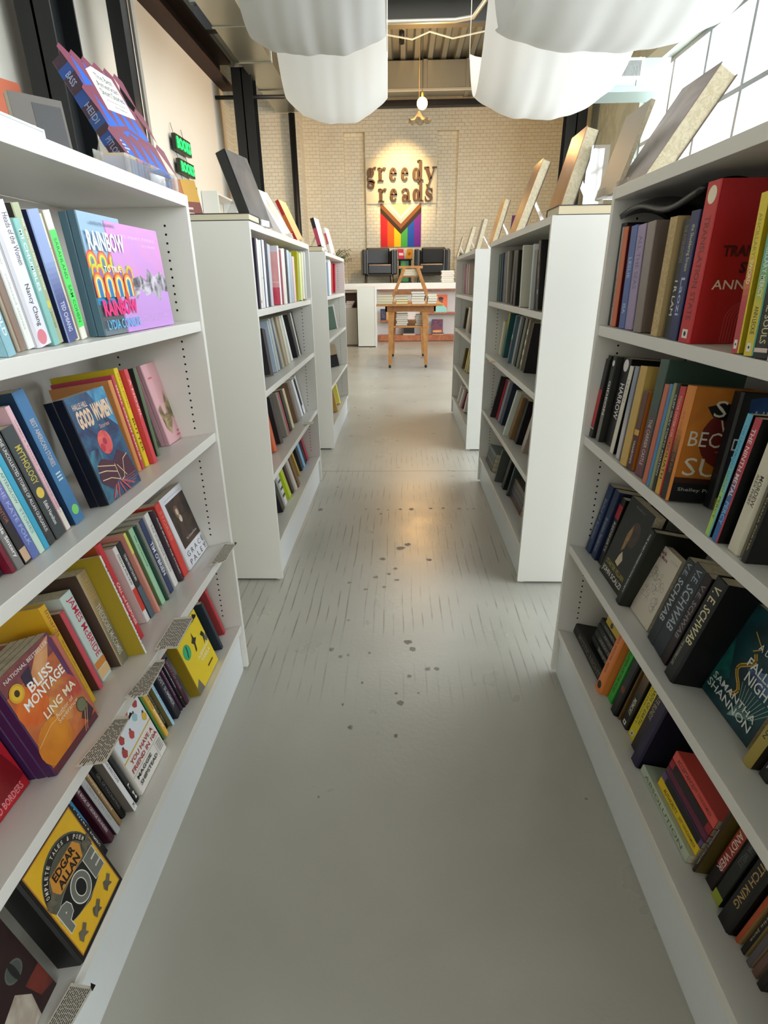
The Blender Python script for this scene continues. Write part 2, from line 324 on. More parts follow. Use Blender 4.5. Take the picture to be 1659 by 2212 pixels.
b = MB(); b.tube([(-4.0, 12.8, 4.69), (-2.25, 12.8, 4.68)], .035, mat('#0e0f10', .5), 8); struct(b.build('trim_13'))
hcol(3.35, 3.75, 13.3, 13.6, 5.9, 14)
# ------------------------------------------------------------------ stage
stg = MB(); stg.box((-4.0, 14.0, 1.19), (4.0, 16.0, 1.325), mat('#ecebe6', .5)); stg.box((-3.9, 14.02, 1.325), (3.99, 15.99, 1.33), mat('#8f9284|#a3a595|2', .6))
stg.box((-4.0, 14.32, 0), (4.0, 14.45, 1.19), mat('#e9e7e2', .6)); struct(stg.build('trim_15'))
WOODR = mat('#b9734f|#a35f40|9', .5)
def plank(x0, x1, z, th, label, dep=.3):
    b = MB(); b.box((x0, 14.02, z - th), (x1, 14.02 + dep, z), WOODR); tag(b.build('wall_shelf', bevel=.003), label, 'shelf')
plank(-.5, 2.6, 1.185, .03, 'thin reddish plank directly under the white stage edge')
plank(.55, 2.6, .66, .03, 'reddish wall plank holding the orange portrait book under the stage')
plank(-.5, .5, .49, .03, 'reddish wall plank under the stage, left of the trestle table')
plank(-.55, .58, .14, .13, 'thick knotty bottom plank under the stage, left half')
plank(.63, 2.6, .14, .13, 'thick knotty bottom plank under the stage, right half')
b = MB(); b.box((.585, 14.02, 0), (.625, 14.32, .7), WHITE); tag(b.build('divider_board'), 'narrow white upright board between the two bottom planks', 'board')
e = simple('plinth_box', 'tall narrow white display box standing left of the trestle table', 'display box', [('box_body', MB().box((-.95, 12.8, .02), (-.56, 13.5, 1.26), mat('#d9dad2', .5))), ('side_cover', MB().box((-.56, 12.79, 0), (-.545, 13.5, 1.27), mat('#f2f2f0', .4)))])
e = empty('cabinet', 'low beige cabinet with open top shelf behind the far left bookcase', 'cabinet')
cb = MB(); BR = mat('#a2998a', .6); cb.box((-1.9, 13.0, .03), (-.98, 13.5, .82), BR); cb.box((-1.9, 13.0, 1.14), (-.98, 13.5, 1.17), BR); cb.box((-1.9, 13.45, .82), (-.98, 13.5, 1.14), mat('#6b4a38', .6)); cb.box((-1.92, 12.98, 0), (-.96, 13.5, .04), mat('#5a4a3a', .6)); cb.build('cabinet_body', e)
# ------------------------------------------------------------------ sign and flag
SG = empty('wall_sign', 'large brown serif shop sign letters on the painted brick wall', 'sign')
pl = MB(); pl.box((-.885, 15.955, 3.2), (.91, 15.975, 4.2), mat('#dcd2b6', .35)); pl.build('sign_panel', SG)
def stroke(mb, pts, ws, m, y0=15.89, y1=15.95):
    n = len(pts); L = []; R_ = []
    for i, p in enumerate(pts):
        a = pts[max(i - 1, 0)]; c = pts[min(i + 1, n - 1)]; dx, dz = c[0] - a[0], c[1] - a[1]; l = math.hypot(dx, dz) or 1
        L.append((p[0] - dz / l * ws[i] / 2, p[1] + dx / l * ws[i] / 2)); R_.append((p[0] + dz / l * ws[i] / 2, p[1] - dx / l * ws[i] / 2))
    for i in range(n - 1):
        q = [R_[i], R_[i + 1], L[i + 1], L[i]]; mb.prism(q, y0, y1, m)
def arc(cx, cz, rx, rz, a0, a1, w, n=22):
    p = [(cx + .7 * rx * math.cos(math.radians(a0 + (a1 - a0) * k / n)), cz + rz * math.sin(math.radians(a0 + (a1 - a0) * k / n))) for k in range(n + 1)]
    return p, [w(math.radians(a0 + (a1 - a0) * k / n)) for k in range(n + 1)]
bw = lambda a: .09 + .2 * abs(math.cos(a)) ** 1.4
GL = {
 'g': [arc(.4, .63, .24, .29, 0, 360, bw), arc(.42, -.24, .36, .2, 0, 360, lambda a: .12 + .08 * abs(math.sin(a))), ([(.22, .38), (.13, .2), (.25, .06), (.6, .03), (.74, -.1)], [.1, .13, .2, .24, .2]), ([(.58, .84), (.72, .97), (.88, .93)], [.08, .1, .2])],
 'r': [([(.27, .04), (.27, .93)], [.27, .27]), ([(.0, .045), (.58, .045)], [.09, .09]), ([(.0, .91), (.27, .93)], [.08, .1]), ([(.36, .62), (.46, .84), (.6, .92), (.74, .84)], [.06, .1, .16, .28])],
 'e': [arc(.44, .49, .3, .41, 0, 325, lambda a: .1 + .19 * abs(math.cos(a)) * (1 if math.cos(a) < 0 else .6)), ([(.2, .53), (.76, .53)], [.09, .09])],
 'd': [arc(.38, .48, .26, .4, 0, 360, bw), ([(.74, .04), (.74, 1.42)], [.27, .27]), ([(.46, 1.38), (.74, 1.42)], [.08, .1]), ([(.74, .05), (1.0, .06)], [.1, .08])],
 'y': [([(.2, .93), (.52, .1)], [.29, .29]), ([(.84, .93), (.52, .08), (.38, -.3), (.2, -.36)], [.09, .1, .14, .28]), ([(.0, .93), (.42, .93)], [.085, .085]), ([(.66, .93), (1.04, .93)], [.085, .085])],
 'a': [([(.16, .7), (.25, .88), (.45, .93), (.62, .84), (.66, .6), (.66, .12), (.76, .04), (.9, .08)], [.24, .14, .1, .16, .26, .27, .14, .06]), arc(.36, .27, .2, .22, 0, 360, lambda a: .08 + .16 * abs(math.cos(a)))],
 's': [([(.72, .72), (.6, .9), (.42, .94), (.24, .84), (.2, .68), (.36, .55), (.6, .42), (.68, .26), (.56, .08), (.36, .03), (.2, .1), (.1, .3)], [.05, .1, .1, .18, .22, .27, .27, .22, .14, .1, .1, .05]), ([(.71, .62), (.71, .95)], [.08, .06]), ([(.09, .38), (.09, .04)], [.08, .06])]}
BRN = mat('#5a3b1c', .4)
for (ch, x0, wd, zb, xh) in [('g', -.875, .29, 3.69, .31), ('r', -.58, .26, 3.69, .31), ('e', -.31, .28, 3.69, .31), ('e', -.02, .28, 3.69, .31), ('d', .27, .3, 3.69, .31), ('y', .585, .31, 3.69, .31),
                             ('r', -.57, .26, 3.235, .31), ('e', -.3, .28, 3.235, .31), ('a', -.0, .29, 3.235, .31), ('d', .28, .3, 3.235, .31), ('s', .6, .27, 3.235, .31)]:
    mb = MB()
    for p, ws in GL[ch]: stroke(mb, [(x0 + q[0] * wd, zb + q[1] * xh) for q in p], [w * xh * .92 for w in ws], BRN)
    mb.build('letter', SG)
fg = MB(); fg.box((-.52, 15.97, 2.2), (.53, 15.98, 3.2), mat('#f2ead6', .8)); Fc = Face(fg, (-.52, 15.968, 2.2), (1.05, 0, 0), (0, 0, 1.0), eps=.0004, rough=.8)
for k, c in enumerate(('#e3262e', '#f26a1b', '#f2cf1d', '#4fb04a', '#1c56b8', '#7a2c98')): Fc.rect(k / 6, 0, (k + 1) / 6, 1, c)
for c, t, w in (('#3a2a1e', .30, 0), ('#8a5630', .42, 0), ('#e2c4b8', .54, 0), ('#f0e8e0', .64, 0), ('#f3d9a0', .72, 0)):
    dz = (t - .30) * 1.0; Fc.poly([(0, 1), (0, .8 + dz), (.5, t), (1, .8 + dz), (1, 1)] if .8 + dz < 1 else [((.8 + dz - 1) / (.8 - .3) * .5, 1), (.5, t), (1 - (.8 + dz - 1) / .5 * .5, 1)], c)
tag(fg.build('pride_flag'), 'striped rainbow flag with brown chevrons hanging below the sign', 'flag')
# ------------------------------------------------------------------ neon
def neon(y0, y1, z0, z1, label):
    e = empty('neon_sign', label, 'neon sign', 'green neon signs on the left wall'); b = MB(); b.box((-3.55, y0 - .02, z0 - .015), (-3.49, y1 + .02, z1 + .015), mat('#18271c', .4)); b.build('backing_box', e)
    t = MB(); f = Face(t, (-3.486, y0, z0), (0, y1 - y0, 0), (0, 0, z1 - z0)); G = mat('#18ff58', .4, emit=2.6); f.eps = .004; f.text('BOOKS', .03, .08, .97, .92, G, bold=.03); t.build('tube_letters', e)
    w = MB(); w.tube([(-3.55, y0 + .1, z1), (-3.58, y0 + .08, z1 + .17)], .004, BLACK, 5); w.tube([(-3.55, y1 - .1, z1), (-3.58, y1 - .1, z1 + .17)], .004, BLACK, 5); w.build('cord', e)
neon(9.97, 10.6, 3.31, 3.50, 'green neon sign in black box, topmost of three on left wall')
neon(10.03, 10.64, 3.01, 3.18, 'green neon sign in black box, middle of three on left wall')
neon(10.14, 10.66, 2.70, 2.86, 'green neon sign in black box, lowest of three on left wall')
# ------------------------------------------------------------------ drapes
def cloth_mat():
    m = bpy.data.materials.new('sheer_white_cloth'); m.use_nodes = True; nt = m.node_tree; b = nt.nodes['Principled BSDF']; b.inputs['Base Color'].default_value = rgb('#cfcec9'); b.inputs['Roughness'].default_value = .9
    t = nt.nodes.new('ShaderNodeBsdfTranslucent'); t.inputs[0].default_value = rgb('#c4c3be'); mx = nt.nodes.new('ShaderNodeMixShader'); mx.inputs[0].default_value = .3
    L = nt.links.new; L(b.outputs[0], mx.inputs[1]); L(t.outputs[0], mx.inputs[2]); L(mx.outputs[0], nt.nodes['Material Output'].inputs[0]); return m
CLOTH = cloth_mat()
def drape(xl, xr, spans, label, seed, hang=.1, skew=0):
    """spans: (y0, y1, z at the rods, lowest z)"""
    rnd = random.Random(seed); e = empty('ceiling_drape', label, 'drape', 'white fabric drapes under the ceiling'); mb = MB()
    ph = [rnd.uniform(0, 6.28) for _ in range(6)]
    for (y0, y1, zh, zl, bl) in spans:
        def fn(u, v, y0=y0, y1=y1, zh=zh, zl=zl, bl=bl):
            s = math.sin(math.pi * v) ** .85; x = xl(y0 + (y1 - y0) * v) + (xr(y0 + (y1 - y0) * v) - xl(y0 + (y1 - y0) * v)) * u
            fold = .016 * math.sin(u * 11 + ph[0] + 2.2 * v) + .009 * math.sin(u * 23 + ph[1] - 3 * v) + .004 * math.sin(u * 47 + ph[2] + 2 * v)
            z = zh - (zh - zl) * s + bl * ((2 * u - 1) ** 2 - .33) * (.35 + .65 * s) + fold * (.5 + .3 * s)
            return (x, y0 + (y1 - y0) * v, z)
        mb.grid(fn, 60, 40, CLOTH)
    mb.build('fabric', e); rd = MB()
    for (y0, y1, zh, zl, bl) in spans + [(spans[-1][1], 0, spans[-1][2], 0, 0)]:
        for sx in (xl(y0), xr(y0)): rd.tube([(sx, y0, zh + bl * .3), (sx, y0, 5.9)], .006, mat('#c4c2b6', .5, metal=.5), 5)
    rd.build('hanging_wire', e)
drape(lambda y: -1.35 - .06 * (y - 5), lambda y: -.12 - .015 * (y - 5), [(1.6, 4.9, 4.6, 2.9, .1), (4.9, 8.0, 4.75, 3.42, .14), (8.0, 10.5, 4.55, 3.53, .3)], 'white fabric drape sagging in swags over the left side', 3)
drape(lambda y: .95 + .02 * (y - 5) if y > 7 else .95 + .06 * (7 - y), lambda y: 2.95 - .03 * (y - 7), [(1.6, 4.9, 4.7, 3.1, .12), (4.9, 8.0, 4.75, 3.4, .18), (8.0, 10.5, 4.5, 3.53, .3)], 'white fabric drape sagging in swags over the window side', 8)
# ------------------------------------------------------------------ pendant lamps
e = empty('pendant_lamp', 'bare glowing amber bulb hanging above the sign', 'lamp')
MB().tube([(.405, 12.5, 5.9), (.405, 12.5, 4.62)], .006, BLACK, 6).build('cord', e); MB().tube([(.405, 12.5, 4.62), (.405, 12.5, 4.53)], .022, mat('#b08a3a', .3, metal=.8), 10).build('socket', e)
r = .1; MB().lathe([(.001, -r)] + [(r * math.sin(math.pi * k / 12), -r * math.cos(math.pi * k / 12)) for k in range(1, 12)] + [(.001, r)], (.405, 12.5, 4.45), mat('#ffb24a', .3, emit=22)).build('bulb', e)
d = bpy.data.lights.new('bulb_glow', 'POINT'); d.energy = BULB; d.color = (1, .58, .22); d.shadow_soft_size = .11; o = bpy.data.objects.new('bulb_glow', d); COL.objects.link(o); o.location = (.405, 12.2, 4.45)
e = empty('glass_pendant', 'clear ruffled glass pendant shade just below the glowing bulb', 'lamp')
gl = MB(); n = 28
for k in range(5):
    pass
prof = [(.03, .12), (.05, .08), (.08, .03), (.13, -.02), (.19, -.05), (.23, -.04)]
vs = []; fs = []
for i, (r, z) in enumerate(prof):
    for k in range(n):
        a = 6.283 * k / n; rr = r * (1 + .12 * math.sin(a * 7) * i / 5); vs.append((.36 + rr * math.cos(a), 12.9 + rr * math.sin(a), 4.3 + z + .03 * math.sin(a * 7 + 1) * i / 5))
for i in range(len(prof) - 1):
    for k in range(n): fs.append((i * n + k, i * n + (k + 1) % n, (i + 1) * n + (k + 1) % n, (i + 1) * n + k))
gl.smooth = True; gl.add(vs, fs, mat('#e8d8b8', .08, trans=.7, spec=.8)); gl.build('glass_shade', e); MB().tube([(.36, 12.9, 5.9), (.36, 12.9, 4.42)], .005, mat('#b5a06a', .4, metal=.6), 6).build('cord', e)
# a spotlight fixture made up to put the warm glow on the sign
e = empty('spotlight', 'small black ceiling spotlight added to warm the wall sign', 'lamp'); MB().tube([(.02, 13.15, 5.75), (.02, 13.3, 5.62)], .05, BLACK, 12).build('spot_body', e); MB().tube([(.02, 13.15, 5.75), (.02, 13.15, 5.9)], .01, BLACK, 6).build('stem', e)
d = bpy.data.lights.new('added_sign_spot', 'SPOT'); d.energy = SPOT; d.color = (1, .66, .3); d.spot_size = math.radians(36); d.spot_blend = 1; d.shadow_soft_size = .05; o = bpy.data.objects.new('added_sign_spot', d); COL.objects.link(o); o.location = (.02, 13.36, 5.56)
o.rotation_euler = (Vector((.02, 15.95, 3.62)) - o.location).to_track_quat('-Z', 'Y').to_euler()
# ------------------------------------------------------------------ bookcases
def bookcase(name, side, y0, y1, xf, zs, al, label):
    e = empty(name, label, 'bookcase', 'white bookcases along the aisle'); D = .335; t = .018; h = 1.572
    X = lambda a: xf + side * a * 1.0
    def bx(x0, ya, za, x1, yb, zb, m=LAM, mb=None):
        mb = mb or MB(); a, b = sorted((x0, x1)); return mb.box((a, ya, za), (b, yb, zb), m)
    xo = xf - side * .005
    for ya in (y0, y1 - t):
        mb = bx(xo, ya, .012, X(D), ya + t, h)
        yi = ya + t + .0004 if ya == y0 else ya - .0004
        for dx in (.062, .262):
            z = .24
            while z < 1.5:
                n = 8; c = X(dx); q = [(c + .0032 * math.cos(6.283 * k / n), yi, z + .0032 * math.sin(6.283 * k / n)) for k in range(n)]
                if all(abs(z - zz + (dx * math.tan(a))) > .02 for zz, a in zip(zs, al)): mb.add(q, [list(range(n))], mat('#050505', .9))
                z += .0217
        mb.build('side_panel', e, .001)
    a0 = y0 + t + .0005; a1 = y1 - t - .0005
    bx(xo, a0, h - .028, X(D), a1, h).build('top_board', e, .001)
    bx(X(D - .008), a0, .05, X(D), a1, h - .03).build('back_panel', e)
    bx(X(.012), a0, 0, X(.03), a1, zs[3] - .03, mat('#dfe3e4', .35)).build('plinth', e)
    for i, (z, a) in enumerate(zip(zs, al)):
        mb = MB(); T = math.tan(a); d = D - .012
        vs = []
        for yy in (a0, a1):
            vs += [(X(0), yy, z - .0005), (X(d), yy, z - .0005 - T * d), (X(d), yy, z - .0285 - T * d), (X(0), yy, z - .0285)]
        mb.add(vs, [(0, 1, 2, 3), (7, 6, 5, 4), (0, 4, 5, 1), (1, 5, 6, 2), (2, 6, 7, 3), (3, 7, 4, 0)], LAM); mb.build('shelf', e, .0012)
    return e
for nm, c in CASES.items(): bookcase('bookcase', *c)
# ------------------------------------------------------------------ trestle table with books
PINE = mat('#b98347|#a8713a|14', .5); PINE2 = mat('#a06a35|#8f5c2b|12', .5)
T = empty('display_table', 'pine display table on casters at the end of the aisle', 'table')
MB().box((-.39, 9.35, .99), (.69, 11.25, 1.02), PINE).build('tabletop', T, .004)
b = MB(); b.box((-.25, 9.46, .9), (.57, 9.49, .99), PINE2); b.box((-.25, 11.1, .9), (.57, 11.13, .99), PINE2); b.box((-.25, 9.46, .9), (-.22, 11.13, .99), PINE2); b.box((.54, 9.46, .9), (.57, 11.13, .99), PINE2); b.build('apron', T, .002)
MB().box((-.13, 9.5, .65), (.47, 11.1, .68), PINE).build('lower_shelf', T, .003)
for (x, y, s) in ((-.18, 9.53, 1), (.43, 9.53, -1), (-.15, 11.08, 1), (.44, 11.08, -1)):
    b = MB(); a = .05; c = .026
    b.add([(x - c, y - c, .05), (x + c, y - c, .05), (x + c, y + c, .05), (x - c, y + c, .05), (x - a + s * .03, y - a, .9), (x + a + s * .03, y - a, .9), (x + a + s * .03, y + a, .9), (x - a + s * .03, y + a, .9)],
          [(0, 3, 2, 1), (4, 5, 6, 7), (0, 1, 5, 4), (1, 2, 6, 5), (2, 3, 7, 6), (3, 0, 4, 7)], PINE)
    b.build('leg', T, .002); w = MB(); w.lathe([(.001, 0), (.018, .004), (.024, .024), (.018, .044), (.001, .05)], (x, y, 0), BLACK, 12); w.build('caster', T)
E_ = empty('step_stool', 'small pine A frame stool standing on the display table', 'stool')
MB().box((-.03, 10.0, 1.555), (.37, 10.3, 1.595), PINE).build('seat', E_, .003)
for (xt, xb) in ((.06, -.17), (.29, .5)):
    for y in (9.97, 10.28):
        b = MB(); w = .028; b.add([(xb - w, y, 1.021), (xb + w, y, 1.021), (xb + w, y + .035, 1.021), (xb - w, y + .035, 1.021), (xt - w, y, 1.555), (xt + w, y, 1.555), (xt + w, y + .035, 1.555), (xt - w, y + .035, 1.555)],
              [(0, 3, 2, 1), (4, 5, 6, 7), (0, 1, 5, 4), (1, 2, 6, 5), (2, 3, 7, 6), (3, 0, 4, 7)], PINE); b.build('leg', E_, .002)
MB().box((-.08, 9.96, 1.15), (.41, 9.985, 1.2), PINE2).build('crossbar', E_); MB().box((.0, 10.0, 1.42), (.34, 10.28, 1.445), PINE2).build('inner_shelf', E_)
def flatbook(x0, y0, z0, w, d, h, col, label, pages='#d9cdb0', rz=0, group=None, face='#d9cdb0'):
    """a book lying flat; its page edge looks towards the aisle"""
    e = empty('book', label, 'book', group, loc=(x0 + w / 2, y0 + d / 2, z0)); e.rotation_euler = (0, 0, rz)
    c = MB(); c.box((-w / 2, -d / 2, 0), (w / 2, d / 2, .003), col); c.box((-w / 2, -d / 2, h - .003), (w / 2, d / 2, h), col); c.box((-w / 2, d / 2 - .003, .003), (w / 2, d / 2, h - .003), col); c.build('cover', e)
    MB().box((-w / 2 + .003, -d / 2 + .002, .0031), (w / 2 - .003, d / 2 - .004, h - .0031), mat(pages, .8)).build('page_block', e); return e
k = 0
names = ['first', 'second', 'third', 'fourth', 'fifth']
for i, (x0, x1, zt, n, pg) in enumerate(((-.37, -.11, 1.17, 4, '#cfc6a8'), (-.08, .13, 1.13, 3, '#dccf9f'), (.17, .4, 1.21, 5, '#d9d2c2'), (.43, .6, 1.17, 4, '#dcd5c0'))):
    for j in range(n):
        th = (zt - 1.021) / n
        flatbook(x0 + .006 * ((i + j) % 3), 9.4, 1.0205 + j * th, x1 - x0 - .02, .17, th - .0006, ['#3c4a44', '#7a3c30', '#c9c2b0', '#2c3a58', '#b8a070'][(i + 2 * j) % 5],
                 '%s lying book from the bottom in the %s stack from the left on display table' % (names[j], names[i]), pg, group='stacked books on the display table')
for i, (x0, x1, n, z0, zt) in enumerate(((-.08, .13, 6, .681, .87), (.24, .42, 5, .681, .85))):
    for j in range(n):
        th = (zt - z0) / n
        flatbook(x0 + .008 * ((j * 2) % 3), 9.6, z0 + j * th, x1 - x0 - .02, .17, th - .0006, ['#d0cabc', '#b0a894', '#6a4a3a', '#c4bca8'][(i + j) % 4],
                 'book number %d from bottom, %s stack on the table\'s lower shelf' % (j + 1, ('left', 'right')[i]), '#dcd6c8', group='stacked books on the lower table shelf')
for j in range(3): flatbook(.02 + .01 * j, 10.02, 1.4455 + j * .034, .28, .2, .033, ['#c9c4b4', '#d8d2c0', '#a89a7a'][j], '%s book of the three packed inside the stool on the table' % ('lowest', 'middle', 'upper')[j], '#d9d0b4', group='books inside the step stool')
# ------------------------------------------------------------------ stage furniture
LEA = mat('#17181a', .32, spec=.6); PIPE = mat('#8d8f92', .4)
def armchair(cx, rz, label):
    e = empty('armchair', label, 'armchair', 'black leather armchairs on the stage', loc=(cx, 15.1, 1.33)); e.rotation_euler = (0, 0, rz)
    MB().box((-.3, -.33, .2), (.3, .3, .43), LEA).build('seat_cushion', e, .03); MB().box((-.3, .2, .43), (.3, .4, .82), LEA).build('backrest', e, .04)
    for s in (-1, 1):
        a, c = sorted((s * .31, s * .43)); MB().box((a, -.36, .19), (c, .42, .76), LEA).build('armrest', e, .03)
        p = MB(); p.tube([(s * .31, -.372, .2), (s * .31, -.372, .75)], .008, PIPE, 6); p.build('piping', e)
        for y in (-.3, .34): MB().tube([(s * .34, y, 0), (s * .32, y * .95, .2)], [.009, .014], BLACK, 8).build('leg', e)
    MB().box((-.31, -.32, .17), (.31, .38, .2), BLACK).build('frame', e, .004)
armchair(-.55, .12, 'black leather armchair on stage, left of the side table'); armchair(.8, -.12, 'black leather armchair on stage, right of the side table')
e = simple('side_table', 'small dark side table between the two black armchairs', 'table', [('tabletop', MB().box((-.07, 15.0, 1.86), (.29, 15.35, 1.88), BLACK)), ('pedestal', MB().box((-.05, 15.3, 1.35), (.27, 15.33, 1.86), BLACK)), ('base', MB().box((-.07, 15.0, 1.331), (.29, 15.35, 1.35), BLACK))])
MB().box((-.0, 15.05, 1.351), (.2, 15.25, 1.84), mat('#3f8a3a|#1f5a5a|6', .5)).build('green_pouf').name = 'storage_cube'
o = bpy.data.objects['storage_cube']; tag(o, 'green box under the side table between the armchairs', 'box')
def leanbook(loc, w, h, th, rz, tilt, front, spine, label, art=None):
    e = empty('book', label, 'book', loc=loc); e.rotation_euler = (-tilt, 0, rz)
    c = MB(); c.box((-w / 2, 0, 0), (w / 2, .002, h), front); c.box((-w / 2, th - .002, 0), (w / 2, th, h), front); c.box((-w / 2, .002, 0), (-w / 2 + .002, th - .002, h), spine)
    f = Face(c, (-w / 2, -.0004, 0), (w, 0, 0), (0, 0, h), eps=.0003)
    if art: art(f)
    c.build('cover', e); MB().box((-w / 2 + .0025, .0022, .001), (w / 2 - .001, th - .0022, h - .002), mat('#e0d8c4', .8)).build('page_block', e); return e
leanbook((.03, 15.1, 1.881), .16, .24, .02, .5, .3, '#c9344a', '#c9344a', 'red and white book propped on the side table, left one', lambda f: f.rect(.1, .35, .9, .6, '#e8d0d4'))
leanbook((.2, 15.1, 1.881), .16, .24, .02, -.5, .3, '#d99a2a', '#d99a2a', 'amber book propped on the side table, right one', lambda f: f.ell(.5, .5, .25, '#b06a18'))
def palm(x, y, z, s, label, seed, n=26):
    e = empty('potted_palm', label, 'plant', 'potted palms on the stage', loc=(x, y, z)); rnd = random.Random(seed)
    MB().lathe([(.001, 0), (.11, 0), (.14, .26), (.12, .26), (.11, .22), (.001, .22)], (0, 0, 0), mat('#3a3a36', .6), 18).build('pot', e)
    b = MB(); st = MB(); G = [mat('#3c5a2a', .5), mat('#55702f', .5), mat('#2c4420', .5)]
    for i in range(n):
        a = rnd.uniform(0, 6.28); L = s * rnd.uniform(.5, 1); up = rnd.uniform(.5, 1.0); p = []
        for k in range(7):
            t = k / 6; r = L * .62 * t * (1.1 - .1 * up); p.append(Vector((r * math.cos(a), r * math.sin(a), .22 + s * .95 * up * t * (1 - .42 * t) + .05)))
        st.tube(p, .004, G[2], 4, cap=False)
        for k in range(2, 7):
            for sd in (-1, 1):
                for q in (0, .5):
                    base = p[k - 1].lerp(p[k], q); dr = Vector((math.cos(a + sd * .9), math.sin(a + sd * .9), rnd.uniform(-.5, .1))).normalized(); ln = L * .3 * (1 - .08 * k); w = Vector((0, 0, 1)).cross(dr).normalized() * .011
                    b.add([base, base + dr * ln * .5 + w, base + dr * ln + Vector((0, 0, -.03)), base + dr * ln * .5 - w], [(0, 1, 2, 3)], G[(i + k) % 3])
    b.build('foliage', e); st.build('stems', e)
palm(-1.75, 14.6, 1.33, .95, 'potted palm on the stage to the left of the armchairs', 4, 34); palm(1.85, 14.8, 1.33, .85, 'potted palm on the stage to the right of the armchairs', 9, 26)
for j, c in enumerate(('#cfe0a0', '#d8e8e0', '#7a9aa8', '#d890a8', '#dcd8d0', '#9ac8c0')):
    flatbook(.97 - .01 * (j % 2), 14.08, 1.331 + j * .043, .3, .22, .042, c, '%s of pastel books lying stacked at the stage edge' % ['bottom pale lime one', 'second, mint grey one', 'third, slate blue one', 'fourth, pink one', 'fifth, off white one', 'topmost aqua one'][j], '#e8e4da', group='pastel books stacked on the stage edge')
# books on the planks under the stage
def person(f):
    f.rect(0, 0, 1, 1, '#e2683a').poly([(.0, 0), (.05, .25), (.3, .42), (.7, .42), (.95, .25), (1, 0)], '#8fd0cc').rect(.38, .36, .6, .55, '#6b3f2c').ell(.5, .64, .17, '#7a4a34', ry=.15).ell(.5, .78, .2, '#241a1c', ry=.09)
leanbook((.97, 14.1, .661), .31, .4, .02, 0, .12, '#e2683a', '#a03a20', 'orange book showing a person in turquoise, on plank under stage', person)
leanbook((.9, 14.1, .17), .27, .33, .02, 0, .12, '#8a4a5a', '#4a2430', 'dark pink painted cover standing on the bottom plank', lambda f: f.rect(0, 0, 1, 1, '#8a3a4c|#4a3550|14').rect(.1, .08, .9, .24, '#e0b060|#d88050|20'))
flatbook(.77, 14.06, .141, .3, .2, .028, '#5a3a34', 'dark book lying under the dark pink painted cover', '#c9a880')
for j, c in enumerate(('#c9b8a0', '#2a2a30', '#18181c', '#222428', '#1a1c20')): flatbook(.06 + .02 * (j > 0), 14.06, .141 + .04 * j, .3 - .04 * (j > 0), .2, .039, c, '%s of five dark books lying on the bottom plank' % ('lowest, cream one', 'second', 'third', 'fourth', 'topmost')[j], '#2a2a2c' if j else '#c9b8a0', group='dark books on the bottom plank')
leanbook((-.42, 14.1, .491), .14, .26, .02, 0, .1, '#2c3550', '#2c3550', 'navy painted cover standing on plank left of the table', lambda f: f.rect(.2, .2, .8, .8, '#6a5a70|#2c3550|20')); leanbook((-.27, 14.1, .491), .13, .26, .02, 0, .1, '#d89a3a', '#d89a3a', 'ochre cover standing on plank left of the table')
for j, c in enumerate(('#e6e6e2', '#5a3a40', '#8a3a40', '#ecebe6')): flatbook(-1.28 + .02 * j, 13.1, .821 + .036 * j, .18, .2, .035, c, 'book lying in the beige cabinet, %s' % ('lowest of four', 'second of four', 'third of four', 'topmost of four')[j], '#d8c8c0', group='books in the beige cabinet')
for j, (x, c) in enumerate(((.42, '#efeeea'), (.5, '#7a4a34'), (.58, '#3a3438'), (.66, '#efeeea'))): leanbook((x, 14.3, .92), .03, .22, .12, 0, 0, c, c, '%s of four leaning spines seen behind the stool' % ('leftmost', 'second', 'third', 'rightmost')[j]).rotation_euler = (0, .25, 0)
MB().box((.35, 14.1, .905), (.8, 14.28, .919), WOODR).build('book_ledge'); tag(bpy.data.objects['book_ledge'], 'short ledge under the leaning spines behind the stool', 'shelf')
# left far: white shelf unit seen beyond the wall
e = empty('wall_bookcase', 'white bookcase with a few books against the left plaster wall', 'bookcase'); b = MB()
b.box((-3.59, 9.6 + 1.6, .0), (-3.3, 11.25, 2.9), WHITE); b.box((-3.59, 12.5, 0), (-3.3, 12.55, 2.9), WHITE); b.build('side_panel', e)
for z in (.4, .9, 1.4, 1.9, 2.35, 2.87): MB().box((-3.59, 11.25, z - .03), (-3.3, 12.5, z), WHITE).build('shelf', e)
for j, (y, z, w, h, c) in enumerate(((11.4, 1.9, .2, .3, '#d9a860'), (11.75, 1.9, .25, .26, '#e8d8b0'), (12.1, 1.9, .2, .3, '#7a4438'), (11.5, 2.35, .3, .22, '#c97a4a'), (12.0, 2.35, .25, .2, '#4a3a40'), (11.6, 1.4, .4, .2, '#e4e0d0'), (12.1, 1.4, .2, .26, '#b8a080'))):
    leanbook((-3.35, y, z + .001), w, h, .03, R90, .08, c, c, '%s book in the white wall bookcase at far left' % ('tall gold', 'cream', 'tall brown', 'orange', 'dark plum', 'wide ivory', 'khaki')[j])
# green tape near the window
b = MB(); b.add([(0, 0, 0), (.0, .16, .03), (.0, .14, .42), (.0, -.02, .40)], [(0, 1, 2, 3)], mat('#3fbf86', .5)); o = b.build('tape_strip'); o.location = (3.3, 9.6, 2.75); o.rotation_euler = (.25, 0, R90 * .95); tag(o, 'strip of bright green tape hanging near the window corner', 'tape')
o.modifiers.new('s', 'SOLIDIFY').thickness = .002
